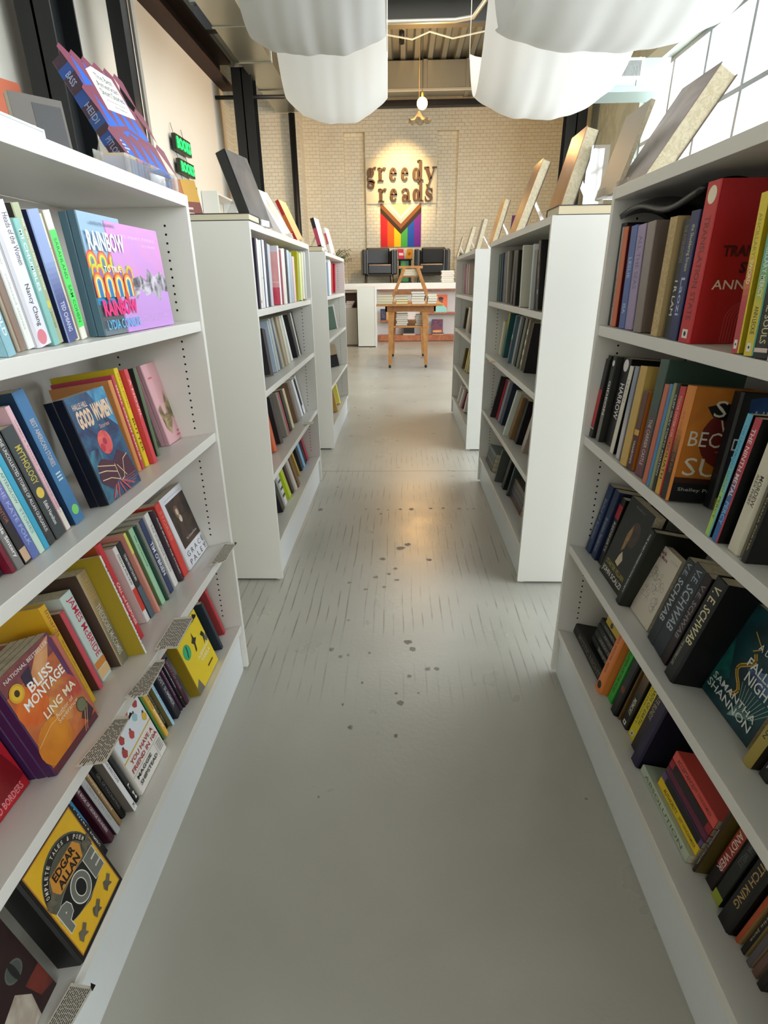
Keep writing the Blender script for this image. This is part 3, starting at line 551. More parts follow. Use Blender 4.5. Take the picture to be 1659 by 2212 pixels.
# ------------------------------------------------------------------ printed covers
def arches(f, u0, v0, r, cols, leg=0):
    for i, c in enumerate(cols):
        q = r * (1 - i * .2); qy = q * f.W / f.H
        f.poly([(u0 - q, v0 - leg)] + [(u0 - q * math.cos(math.pi * k / 10), v0 + qy * math.sin(math.pi * k / 10)) for k in range(11)] + [(u0 + q, v0 - leg)], c)
def a_rainbow(f):
    f.rect(0, 0, 1, 1, '#8fb0ca'); f.rect(0, 0, 1, .3, '#54595f'); f.rect(0, 0, 1, .06, '#6d7880')
    f.rect(0, .26, 1, .34, '#2f86b8')
    R5 = ['#d84a34', '#e8912e', '#ecd84a', '#7ab04a', '#6a66a8']
    for u in (.1, .35, .6, .85): arches(f, u, .62, .12, R5, .06)
    for u in (.0, .22, .47, .72, .97): arches(f, u if u > .1 else .1, .53, .09, ['#b8cf3a', '#e8b02e', '#d8602e', '#7a66a8'], .05)
    for u in (.11, .36, .61, .86): arches(f, u, .44, .12, ['#e0562e', '#f0a83a', '#f4e07a', '#3f8fc8', '#2c6aa8'], .12)
    for u in (.235, .485, .735): f.ell(u, .33, .05, '#d0482e', ry=.04)
    f.text('RAINBOW', .06, .7, .96, .86, '#e8ecf4', .03); f.text('TO TRUE', .3, .53, .72, .58, '#f4efe0', .02); f.text('RAINBOW', .06, .16, .96, .3, '#f0257e', .04); f.text('LYDIA CONKLIN', .06, .045, .95, .13, '#5cb4e4', .02)
    f.text('AWESOME ENGAGING', .2, .91, .8, .935, '#44586c')
def a_pink_torn(f):
    f.rect(0, 0, 1, .5, '#c596da'); f.rect(0, .45, 1, 1, '#d58fc9|#c98fd2|8')
    f.poly([(.0, .42), (.12, .5), (.2, .62), (.3, .5), (.45, .53), (.55, .48), (.62, .6), (.75, .52), (.9, .58), (1, .5), (1, .36), (.85, .38), (.78, .26), (.66, .36), (.5, .33), (.42, .4), (.3, .3), (.2, .38), (.05, .3)], '#2e2a34|#cfc8d4|22')
    f.text('CO MARY PARKS', .2, .87, .9, .9, '#e4b8dc'); f.text('STORIES', .6, .81, .9, .83, '#e4b8dc'); f.text('The New Notes Club', .15, .12, .85, .15, '#d9b2e4'); f.text('a collection of letters', .15, .07, .85, .1, '#d9b2e4')
def a_good(f):
    f.rect(0, 0, 1, 1, '#262c55|#2f5f80|16'); f.rect(0, 0, .32, .5, '#28244a|#3f8aa0|14'); f.poly([(.55, 1), (1, 1), (1, .6), (.8, .72)], '#4f9cc0|#285a86|16')
    f.text('HALLE HILL', .1, .88, .45, .93, '#d8b8a0', .02); f.text('GOOD', .1, .7, .46, .87, '#e2c0a0', .05); f.text('WOMEN', .5, .72, .96, .89, '#e2c0a0', .05); f.text('Stories', .52, .65, .78, .69, '#d8a890')
    f.ell(.5, .52, .17, '#c8384c|#e06a5c|30'); f.ell(.54, .5, .1, '#d8545a'); f.ell(.5, .53, .05, '#a82840'); f.ell(.4, .48, .06, '#b8303f')
    f.poly([(.05, .2), (.1, .36), (.25, .4), (.5, .33), (.72, .4), (.92, .3), (.98, .12), (.8, .08), (.5, .16), (.25, .1)], '#4c2438')
    for q in ([(.06, .3), (.25, .28), (.5, .22)], [(.1, .36), (.3, .32), (.5, .28)], [(.5, .3), (.5, .12), (.62, .14), (.75, .3), (.9, .33)], [(.55, .28), (.7, .14)], [(.08, .22), (.3, .2), (.5, .14)]): f.line(q, .012, '#e8c89a')
    for a, b in (((.18, .02), (.35, .12)), ((.5, .0), (.45, .12)), ((.8, .03), (.55, .12)), ((.3, .0), (.4, .13)), ((.65, .0), (.5, .13))): f.line([a, b], .03, '#c8504e')
    for i in range(4): f.rect(.6, .13 - i * .022 - .008, .95 - .05 * (i % 2), .13 - i * .022, '#8a5c6c')
def a_house(f):
    f.rect(0, 0, 1, 1, '#d8a8ae'); f.rect(.3, .5, 1, 1, '#d2a0a4'); f.rect(.12, .82, .32, .84, '#c85a6c')
    f.poly([(.05, .45), (.25, .5), (.3, .36), (.45, .38), (.5, .5), (.62, .66), (.7, .5), (.85, .62), (.97, .5), (.95, .3), (.8, .24), (.66, .3), (.5, .2), (.34, .1), (.15, .2)], '#5a4c34|#b09a70|26')
    f.rect(.15, .13, .5, .15, '#c85a6c') if False else None
    f.rect(.62, .1, .9, .12, '#c8506a'); f.rect(.55, .05, .9, .07, '#c8506a')
def a_redface(f):
    f.rect(0, 0, 1, 1, '#a3141f|#b81e2a|9'); f.ell(.55, .62, .25, '#2a0c10', ry=.28); f.poly([(.1, .3), (.5, .42), (.9, .36), (1, .1), (.2, .05)], '#7c1018'); f.ell(.42, .6, .12, '#c8323c', ry=.2); f.text('BEYOND BORDERS', .1, .03, .9, .09, '#d8868a', .02)
def a_bliss(f):
    f.rect(0, 0, 1, 1, '#b0502c|#c8743a|12'); f.rect(0, .82, 1, 1, '#6a3040|#8c4a44|10'); f.rect(.93, .35, 1, 1, '#5c2458'); f.ell(.25, .62, .26, '#c84018|#e07a24|9'); f.ell(.72, .42, .3, '#d89a48|#b84434|8'); f.ell(.25, .22, .3, '#d88a20|#b8641a|9'); f.rect(0, 0, 1, .07, '#5a2430')
    f.poly([(.4, .8), (.7, .95), (.98, .98), (.8, .82), (.5, .66)], '#c87c4a|#dca26c|10'); f.poly([(.75, .14), (.95, .28), (1, .1), (.85, .05)], '#3a1c2c'); f.poly([(.32, .88), (.5, .9), (.42, .74), (.3, .78)], '#2c1c38')
    f.line([(.7, .02), (.85, .16), (.98, .24)], .01, '#e8b070'); f.line([(.74, .02), (.95, .2)], .008, '#e8b070'); f.line([(0, .3), (.3, .36), (.6, .34)], .01, '#e8b878')
    f.text('NATIONAL BESTSELLER', .08, .92, .92, .955, '#e4d8d4', .01); f.text('BLISS', .32, .7, .78, .79, '#f6f0ea', .02); f.text('MONTAGE', .14, .6, .92, .69, '#f6f0ea', .02); f.text('LING MA', .3, .42, .95, .5, '#f2e4c8', .02); f.text('Author of', .42, .35, .8, .39, '#f0d8c0'); f.text('Severance', .42, .3, .85, .34, '#f0d8c0')
    f.ell(.15, .8, .115, '#e0b02a'); f.ell(.15, .8, .1, '#c8961c'); f.ell(.15, .8, .092, '#e6b832'); f.ell(.15, .8, .04, '#3a2a0c', ry=.03)
    f.ell(.86, .24, .1, '#2c2c24'); f.ell(.86, .24, .09, '#6e7052')
def a_grace(f):
    f.rect(0, 0, 1, 1, '#dcdce2'); f.rect(.12, .26, .97, .9, '#241a16|#4a3428|14'); f.ell(.42, .72, .09, '#6b4a34|#8a6248|20', ry=.09); f.ell(.43, .72, .05, '#c9b8a0', ry=.045); f.ell(.46, .62, .06, '#cfc2ac', ry=.05); f.ell(.44, .66, .02, '#a8957c', ry=.03)
    f.text('The Collected Stories', .35, .33, .85, .36, '#d8d4cc'); f.text('G R A C E', .12, .14, .95, .21, '#2e3038'); f.text('P A L E Y', .12, .03, .95, .1, '#2e3038'); f.rect(.12, .935, .9, .945, '#b8bcc4')
def a_medal(f):
    f.rect(0, 0, 1, 1, '#241014|#2c1a18|8'); f.poly([(0, .3), (.4, .35), (.6, .2), (.5, 0), (0, 0)], '#b8aea0|#8a7c6c|14'); f.poly([(.6, .3), (1, .3), (1, .05), (.7, .1)], '#4a1c18|#6a2a20|14'); f.ell(.62, .48, .2, '#565a54'); f.ell(.62, .48, .17, '#474b46'); f.ell(.62, .48, .06, '#1c1e1c', ry=.1)
    for i in range(3): f.rect(.1 + .12 * i, .68, .15 + .12 * i, .86, '#c9b8b0')
def a_poe(f):
    f.rect(0, 0, 1, 1, '#0e0c0a'); f.rect(.035, .035, .965, .965, '#a8702c'); f.rect(.05, .045, .95, .955, '#d9a61c|#e0b42a|6'); f.rect(.065, .058, .935, .942, '#d9a61c|#e2b62a|6')
    n = 20; f.poly([(.5 + .45 * math.cos(math.pi * k / n), .56 + .33 * math.sin(math.pi * k / n)) for k in range(n + 1)] + [(.2, .3), (.5, .24), (.8, .3)], '#5a5a4c|#4a4a40|16')
    o = [(.5 + .44 * math.cos(math.pi * (.04 + .92 * k / n)), .56 + .31 * math.sin(math.pi * (.04 + .92 * k / n))) for k in range(n + 1)]; i_ = [(.5 + .36 * math.cos(math.pi * (.04 + .92 * k / n)), .56 + .25 * math.sin(math.pi * (.04 + .92 * k / n))) for k in range(n + 1)]
    for a, b, c, d in zip(o, o[1:], i_[1:], i_): f.poly([a, b, c, d], '#161412'); f.k -= 1
    f.k += 1; s = 'COMPLETE TALES & POEMS'
    for j, ch in enumerate(s):
        if ch == ' ': continue
        t = math.pi * (.93 - .86 * j / (len(s) - 1)); f.text(ch, .5 + .4 * math.cos(t) - .017, .56 + .28 * math.sin(t) - .017, .5 + .4 * math.cos(t) + .017, .56 + .28 * math.sin(t) + .017, '#d8d2c4', .02, ang=math.degrees(t) - 90); f.k -= 1
    f.k += 1; f.poly([(.26, .74), (.74, .74), (.8, .66), (.74, .56), (.26, .56), (.2, .64)], '#c98a34'); f.text('EDGAR', .29, .66, .71, .735, '#241008', .04); f.text('ALLAN', .29, .57, .71, .645, '#241008', .04)
    f.ell(.5, .41, .43, '#9a9a8a', ry=.15, n=36); f.ell(.5, .41, .42, '#0b0b0b', ry=.145, n=36)
    for (cx, cy, rx, ry) in ((.5, .41, .17, .135),): f.ell(cx, cy, rx, '#d8d8cc', ry=ry, n=32); f.ell(cx, cy, rx - .012, '#6c6e66', ry=ry - .01, n=32); f.ell(cx, cy, rx - .08, '#d8d8cc', ry=ry - .055, n=28); f.ell(cx, cy, rx - .09, '#0b0b0b', ry=ry - .062, n=28)
    f.text('P', .08, .26, .29, .5, '#d8d8cc', .11); f.text('P', .09, .265, .28, .495, '#6c6e66', .08); f.text('E', .7, .3, .92, .54, '#d8d8cc', .1); f.text('E', .71, .305, .91, .535, '#6c6e66', .075)
    for (a, b, s_) in ((.2, .15, 1), (.5, .13, 1), (.8, .16, -1), (.13, .6, 1), (.88, .6, -1)): f.poly([(a - .09, b), (a - .05, b + .05), (a, b + .03), (a + .06, b + .06), (a + .09, b + .02), (a + .03, b - .01), (a + .05, b - .05), (a - .02, b - .03), (a - .07, b - .05)], '#4c473c|#6a6454|30')
def a_friend(f):
    f.rect(0, 0, 1, 1, '#e6e2dc'); f.rect(0, .5, 1, 1, '#dfe4ea'); f.line([(0, .47), (1, .5)], .03, '#cfae4a')
    for (u, v, c) in ((.2, .7, '#a83c34'), (.45, .62, '#b8443a'), (.7, .72, '#9cc4d0'), (.85, .84, '#a83c34'), (.3, .86, '#8fb8cc'), (.55, .88, '#c0503c'), (.12, .56, '#a83c34'), (.9, .6, '#d8b23c')): f.poly([(u - .07, v), (u - .03, v + .06), (u + .04, v + .05), (u + .08, v - .01), (u + .02, v - .06), (u - .04, v - .04)], c); f.ell(u + .02, v + .065, .025, '#5c3a30')
    f.text('YOU HAVE A', .12, .37, .92, .43, '#a82c38', .02); f.text('FRIEND IN 10A', .06, .28, .97, .34, '#a82c38', .02); f.line([(0, .25), (1, .25)], .006, '#8c8880'); f.text('MAGGIE', .08, .17, .6, .22, '#22201e', .02); f.text('SHIPSTEAD', .08, .08, .72, .13, '#22201e', .02); f.line([(.76, .24), (.76, .02)], .006, '#8c8880')
    for i in range(5): f.rect(.8, .2 - i * .03, .96, .21 - i * .03, '#8c8880')
def a_birds(f):
    f.rect(0, 0, 1, 1, '#e8cc1c|#e2c41a|5'); f.poly([(.0, .12), (.15, .2), (.22, .0), (0, 0)], '#6f6a5c'); f.poly([(1, .55), (.86, .5), (.93, .42), (1, .44)], '#6f6a5c'); f.ell(.2, .66, .14, '#1c9c68'); f.ell(.2, .66, .12, '#2aae78'); f.line([(.17, .58), (.22, .66), (.24, .74)], .035, '#0c2c22')
    f.text('MORE STRESS', .1, .88, .95, .94, '#1a1608', .03); f.poly([(.45, .5), (.5, .62), (.44, .68), (.52, .72), (.56, .8), (.58, .7), (.66, .66), (.56, .62), (.52, .52)], '#1c1a14'); f.poly([(.82, .42), (.86, .55), (.8, .62), (.9, .64), (.95, .56), (.9, .5)], '#1c1a14')
    f.text('ALEJANDRO', .42, .36, .95, .43, '#f2ecc0', .02); f.text('VARELA', .5, .28, .9, .345, '#f2ecc0', .02); f.rect(.6, .13, .85, .155, '#1c1a14')
def a_trans(f):
    f.rect(0, 0, 1, 1, '#a5101a')
    for i in range(6): f.line([(.52 + .03 * i, 1), (.52 + .03 * i, .8 - .0 * i)] + [(.67 + .15 * math.cos(math.pi + math.pi * k / 8) * (1 - i * .12), .8 + .07 * (1 - i * .12) * math.sin(math.pi + math.pi * k / 8)) for k in range(3)], .006, '#c8545c')
    for i in range(8): f.line([(.3 + .03 * i, 0), (.3 + .03 * i, .16)] + [(.55 - (.25 - .03 * i) * math.cos(math.pi * k / 12), .16 + (.12 - .012 * i) * math.sin(math.pi * k / 12)) for k in range(7)], .006, '#c8545c')
    f.text('TRANSLATION', .14, .55, .95, .62, '#4a080e', .04); f.text('STATE', .34, .45, .75, .52, '#4a080e', .04); f.text('ANN LECKIE', .1, .35, .95, .41, '#e4c8b8', .01)
def a_she(f):
    f.rect(0, .17, 1, 1, '#b4661c|#c2741e|9'); f.rect(0, 0, 1, .17, '#0c0b0b'); f.ell(.62, .58, .42, '#64160e', ry=.26); f.poly([(.2, .84), (.4, .88), (.9, .86), (1, .6), (1, .3), (.75, .3), (.8, .55), (.6, .72), (.3, .76)], '#150c0a'); f.rect(0, .17, 1, .22, '#3c1a0a')
    I = '#dccfb8'; f.text('SHE', .3, .76, .98, .9, I); f.text('WHO', .42, .64, 1.0, .74, I); f.text('BECAME', .06, .5, 1.0, .63, I); f.text('THE', .45, .4, .85, .47, '#b0645a'); f.text('SUN', .08, .24, .92, .4, I); f.text('Shelley Parker Chan', .08, .09, .98, .13, '#c9c4bc')
def a_he(f):
    f.rect(0, 0, 1, 1, '#0d0f14'); f.poly([(.1, .95), (.5, 1), (1, .98), (1, .6), (.6, .62), (.3, .5), (.15, .6)], '#123a72|#1c5290|8'); f.rect(0, 0, 1, .1, '#a88a34|#8a6c24|20'); f.poly([(.1, .12), (.5, .24), (.9, .14), (1, .1), (0, .1)], '#3c4a44'); f.text('HE WHO', .2, .72, .98, .86, '#dfe4ea'); f.text('DROWNED', .02, .52, .98, .62, '#dfe4ea'); f.text('WORLD', .05, .34, .98, .47, '#dfe4ea')
def a_chana(f):
    f.rect(0, 0, 1, 1, '#0d0e0f'); f.poly([(.4, .3), (.6, .6), (.7, .9), (1, .9), (1, .2), (.7, .25)], '#2c2a30|#5a5450|10'); f.text('CHANA PORTER', .3, .07, 1.2, .13, '#c8ac4a', .01) if False else f.text('CHA', .28, .07, .98, .13, '#c8ac4a', .01)
def a_scalzi(f):
    f.rect(0, 0, 1, 1, '#141918'); f.ell(.62, .66, .2, '#2e2420|#4a3a30|20', ry=.15); f.poly([(.4, .62), (.5, .76), (.55, .64), (.5, .46), (.42, .4)], '#7c5a34|#a8824c|20'); f.poly([(.36, .26), (.5, .42), (.62, .34), (.55, .24)], '#cfc0a0'); f.poly([(.2, .24), (.3, .42), (.46, .4), (.4, .24)], '#101211'); f.text('Author', .3, .93, .7, .95, '#8a8a80')
    f.text('STARTER VILLAIN', .1, .155, .92, .215, '#a89a2c', .02); f.text('JOHN SCALZI', .06, .04, .94, .125, '#e0dccc', .02)
def a_black(f):
    f.rect(0, 0, 1, 1, '#d9d0c0'); f.text('Black', .06, .9, .4, .95, '#6c2834', .03); f.text('No More', .06, .84, .52, .89, '#6c2834', .03); f.text('SCHUYLER', .62, .9, .95, .93, '#b8a890'); rnd = random.Random(5)
    for _ in range(34):
        u, v = rnd.uniform(.15, .85), rnd.uniform(.2, .7); r = rnd.uniform(.03, .1); a = rnd.uniform(0, 6); f.line([(u + r * math.cos(a + k * 1.1) * (1 + .3 * (k % 2)), v + .7 * r * math.sin(a + k * 1.1)) for k in range(rnd.randint(4, 7))], .006, '#5a544c'); f.k -= 1
    for u, v in ((.4, .5), (.55, .55), (.3, .3)): f.ell(u, v, .06, '#e0d8c8'); f.ell(u, v, .015, '#4a443c')
def a_sam(f):
    f.rect(0, 0, 1, 1, '#0d2a30|#12454c|7'); f.poly([(0, .0), (.3, .3), (.1, .6), (0, .7)], '#15605c|#0c3034|14'); f.poly([(.6, 1), (1, 1), (1, .7), (.75, .8)], '#1c6a80|#0c2a34|9'); f.poly([(.45, .5), (.8, .62), (1, .5), (.8, .42)], '#6a8cb0|#2c3c68|10')
    for k in range(10): f.line([(.55, .05), (.6 + .03 * k, .2), (.5 + .06 * k, .38)], .008, '#8ab0a8')
    s = [(.42 + .09 * math.sin(k * .9), .2 + .045 * k) for k in range(11)]; f.line(s, .05, '#c8a23c'); f.line(s, .015, '#5a3c10'); f.line([(.3, .8), (.5, .72), (.4, .65)], .015, '#b8923c')
    W_ = '#e4e8e4'; f.text('A DAY OF', .45, .7, .95, .76, W_); f.text('FALLEN', .42, .52, 1.0, .6, W_, .01); f.text('NIGHT', .5, .4, 1.0, .5, W_, .01); f.text('SAMANTHA', .08, .185, .92, .25, W_, .01); f.text('SHANNON', .05, .09, .92, .165, W_, .01)
def a_pink(f):
    f.rect(0, 0, 1, .3, '#d0445c|#e06a78|8'); f.rect(0, .3, 1, 1, '#e88a94|#f0c4bc|4'); f.rect(0, .9, 1, 1, '#dcdce4'); f.rect(.1, .38, 1, .4, '#f4c8cc'); f.poly([(.2, 0), (.35, .14), (.6, .14), (.8, 0)], '#5c4c48')
def a_greenl(f):
    f.rect(0, 0, 1, 1, '#8aa850'); f.rect(0, .9, 1, 1, '#8c8c78'); f.text('A', .5, .74, .8, .8, '#26301a', .02); f.text('N', .35, .5, .7, .58, '#26301a', .02); f.text('D', .25, .26, .6, .36, '#26301a', .02); f.text('a', .2, .06, .5, .12, '#26301a', .02)
def a_best(f):
    B_, R_ = '#1c5fc4', '#7a3a4e'; f.rect(0, 0, 1, 1, B_)
    for (r0, v) in ((0, .72), (0, .38), (0, .02)):
        for k in range(6): u = -.1 + k * .24; f.poly([(u, v + .3), (u + .12, v + .36), (u + .24, v + .3), (u + .16, v)], R_); f.k -= 1
        f.k += 1
    f.poly([(0, .72), (.5, .82), (1, .7), (1, .66), (.5, .76), (0, .66)], R_); f.poly([(.0, .36), (.5, .44), (1, .34), (1, .31), (.5, .4), (0, .3)], R_)
    f.poly([(.28, .56), (.98, .58), (.98, .97), (.55, 1), (.34, .93)], '#dedcd4'); f.text('The Best', .5, .88, .9, .94, '#5a5c5c', .01); f.text('American', .42, .8, .92, .86, '#5a5c5c', .01); f.text('Short Stories', .4, .72, .94, .78, '#5a5c5c', .01); f.text('selected from magazines', .42, .66, .9, .685, '#8a8c8c'); f.text('by Editor', .55, .61, .85, .64, '#8a8c8c')
    for i in range(6): f.rect(.06, .24 - i * .035, .1 + .04 * (i % 3), .255 - i * .035, '#b8ccec')
def a_copper(f): f.rect(0, 0, 1, 1, mat('#b87a2c|#8a5418|5', .2, metal=.5))
def a_grey(f): f.rect(0, 0, 1, 1, mat('#6a625c|#4c4846|4', .22))
def a_bird2(f): f.rect(0, 0, 1, 1, '#d9d2c8'); f.poly([(.1, .5), (.4, .8), (.9, .9), (.8, .5), (.4, .4)], '#b98a5c|#e0d4c4|9'); f.rect(.05, .1, .9, .35, '#e8dcd8')
def a_land(f): f.rect(0, 0, 1, 1, '#d0c8a8'); f.ell(.6, .5, .3, '#b0b094', ry=.1); f.rect(0, .0, 1, .2, '#c9c2a4')
def a_mott(f): f.rect(0, 0, 1, 1, '#6a5a50|#8c7a6c|8')
ART = dict(rainbow=a_rainbow, pink_torn=a_pink_torn, goodwomen=a_good, pink_house=a_house, redface=a_redface, bliss=a_bliss, grace=a_grace, darkmedal=a_medal, poe=a_poe, friend=a_friend, yellowbirds=a_birds, translation=a_trans, shewho=a_she, hewho=a_he, chana=a_chana, scalzi=a_scalzi, blacknomore=a_black, samantha=a_sam, pinkfig=a_pink, greenletters=a_greenl,
           best=a_best, copper=a_copper, grey=a_grey, bird2=a_bird2, land=a_land, mott=a_mott)
# ------------------------------------------------------------------ books
def frame(side, a):
    """viewer's right, depth into the shelf, up"""
    return Vector((0, -side, 0)), Vector((side * math.cos(a), 0, -math.sin(a))), Vector((side * math.sin(a), 0, math.cos(a)))
def mw(X, Y, Z, o):
    m = Matrix((X, Y, Z)).transposed().to_4x4(); m.translation = o; return m
def shade(h, f):
    h = h.split('|')[0].lstrip('#'); return '#' + ''.join('%02x' % max(0, min(255, int(int(h[i:i + 2], 16) * f))) for i in (0, 2, 4))
def mix(a, b, t):
    a = a.lstrip('#'); b = b.lstrip('#'); return '#' + ''.join('%02x' % int(int(a[i:i + 2], 16) * (1 - t) + int(b[i:i + 2], 16) * t) for i in (0, 2, 4))
PAGE = mat('#d8cdb2|#c4b898|90', .85)
def make_book(M, w, h, d, k, label, group):
    """M: spine foot centre, x = thickness towards the front cover, y = depth, z = up"""
    e = empty('book', label, 'book', group, mw=M)
    hc = k.get('hc'); sp = k['sp']; fr = k.get('fr') or sp.split('|')[0]; bkc = k.get('bk') or sp.split('|')[0]; ro = .22 if k.get('gloss') else .42; t = .0026 if hc else .0007; t = min(t, w * .2); ins = .0032 if hc else .0003
    c = MB(); bev = min(.004 if hc else .0015, w * .22)
    S_, Fm, Bm = mat(sp, ro), mat(fr, ro), mat(bkc, ro)
    if k.get('rev'):                       # page edges outwards
        c.box((-w / 2, 0, 0), (-w / 2 + t, d, h), Bm); c.box((w / 2 - t, 0, 0), (w / 2, d, h), Fm); c.box((-w / 2 + t, d - t, 0), (w / 2 - t, d, h), S_); c.build('cover', e)
        MB().box((-w / 2 + t * 1.02, ins, ins), (w / 2 - t * 1.02, d - t, h - ins), mat('#c9b184|#b39a6b|120', .85)).build('page_block', e); return e
    x0, x1 = -w / 2, w / 2
    q = [(x0, bev * 1.2), (x0 + bev, 0), (x1 - bev, 0), (x1, bev * 1.2), (x1, bev * 1.2 + .0005), (x0, bev * 1.2 + .0005)]
    c.add([(p[0], p[1], 0) for p in q] + [(p[0], p[1], h) for p in q], [(0, 6, 7, 1)[::-1], (1, 7, 8, 2)[::-1], (2, 8, 9, 3)[::-1], (0, 1, 2, 3, 4, 5)[::-1], (6, 7, 8, 9, 10, 11), (4, 10, 11, 5)[::-1]], S_)
    yb = bev * 1.2 + .0005
    c.box((x0, yb, 0), (x0 + t, d, h), Bm); c.box((x1 - t, yb, 0), (x1, d, h), Fm)
    f = Face(c, (x0, 0, 0), (w, 0, 0), (0, 0, h), rough=ro); f.eps = .00005
    lo, hi, md = k.get('lo'), k.get('hi'), k.get('mid')
    e0, e1 = bev / w, 1 - bev / w
    base = sp.split('|')[0]
    if lo and not hi:
        for i in range(8): f.rect(e0, .62 - i * .04 - .04 if i < 7 else 0, e1, .62 - i * .04, mix(base, lo, (i + 1) / 8)); f.k = 1
    if hi:
        for i in range(8): f.rect(e0, .45 + i * .05, e1, .45 + i * .05 + .05 if i < 7 else 1, mix(base, hi, (i + 1) / 8)) if not md else f.rect(e0, .25 + i * .09, e1, .25 + i * .09 + .09 if i < 7 else 1, mix(md, hi, i / 7)); f.k = 1
    f.k = 2
    for (col, a, b) in k.get('band', ()):
        if b > a: f.rect(0 if a > 0 or b < 1 else e0, 1 - b, 1, 1 - a, col)
    for (col, v, u) in k.get('dots', ()): f.ell(u, 1 - v, .32, col)
    for T_ in k.get('tx', ()):
        s, col, v0, v1 = T_[:4]; u0, u1 = (T_[4], T_[5]) if len(T_) > 4 else (.28, .74)
        if s and v1 > v0: f.vtext(s, u0, u1, v0, v1, col, bold=.01)
    if k.get('logo'): f.rect(.25, .03, .7, .09, '#e8e4dc'); f.ell(.47, .06, .1, '#151515')
    if k.get('art') == 'alamaria': f.poly([(e1, 1), (e1, .45), (.62, .6), (.55, 1)], '#2f8cc0')
    if k.get('fart'): ART[k['fart']](Face(c, (x1, yb, 0), (0, d - yb, 0), (0, 0, h), rough=ro))
    if k.get('bart'): ART[k['bart']](Face(c, (x0, d, 0), (0, -(d - yb), 0), (0, 0, h), rough=ro))
    c.build('cover', e)
    MB().box((x0 + t * 1.02, yb, ins), (x1 - t * 1.02, d - (ins if hc else .0003), h - ins), PAGE).build('page_block', e)
    return e
def face_book(M, w, h, d, k, label, group):
    k = dict(k); a = k.pop('art', None); k['fart'] = a; k.pop('tx', None); return make_book(M, w, h, d, k, label, group)
def put_row(rows):
    for r in rows:
        cs = CASES[r['row'][0]]; side, y0, y1, xf, zs, al = cs[:6]; i = r['row'][1]; X, Y, Z = frame(side, al[i]); P0 = Vector((xf, 0, zs[i])); g = r['g']
        if r['t'] == 'B':
            th = math.radians(r['lean']) * -side; w, h = r['w'], r['h']; d = min(h * .66, .30 - r['ins'])
            Xr = X * math.cos(th) - Z * math.sin(th); Zr = Z * math.cos(th) + X * math.sin(th)
            o = P0 + Y * r['ins'] + Vector((0, r['y'], 0)) + Z * (w / 2 * abs(math.sin(th)) + .0004)
            make_book(mw(Xr, Y, Zr, o), w, h, d, r, r['label'], g)
        elif r['t'] == 'F':
            t = math.radians(r['tilt']); Y2 = Y * math.cos(t) - Z * math.sin(t); Z2 = Z * math.cos(t) + Y * math.sin(t); wd = r['y1'] - r['y0']; th = r['th']
            for n in range(r['n']):
                o = P0 + Y * (r['ins'] + n * (th + .0006) + th / 2) + Vector((0, r['y0'] if side < 0 else r['y1'], 0)) + Z * (.0006 + th / 2 * math.sin(t))
                face_book(mw(-Y2, X, Z2, o), th, r['h'] - .002 * n, wd, r if n == 0 else {a: b for a, b in r.items() if a not in ('art',)}, r['label'] if n == 0 else r['copies'][n - 1], g)
        else:
            o = P0 + Y * r['ins'] + Z * (r['zo'] + r['w'] / 2 + .0005) + Vector((0, r['y0'] + (r['L'] if side < 0 else 0), 0))
            make_book(mw(Z, Y, -X, o), r['w'] - .001, r['L'], min(.15, .29 - r['ins']), r, r['label'], g)
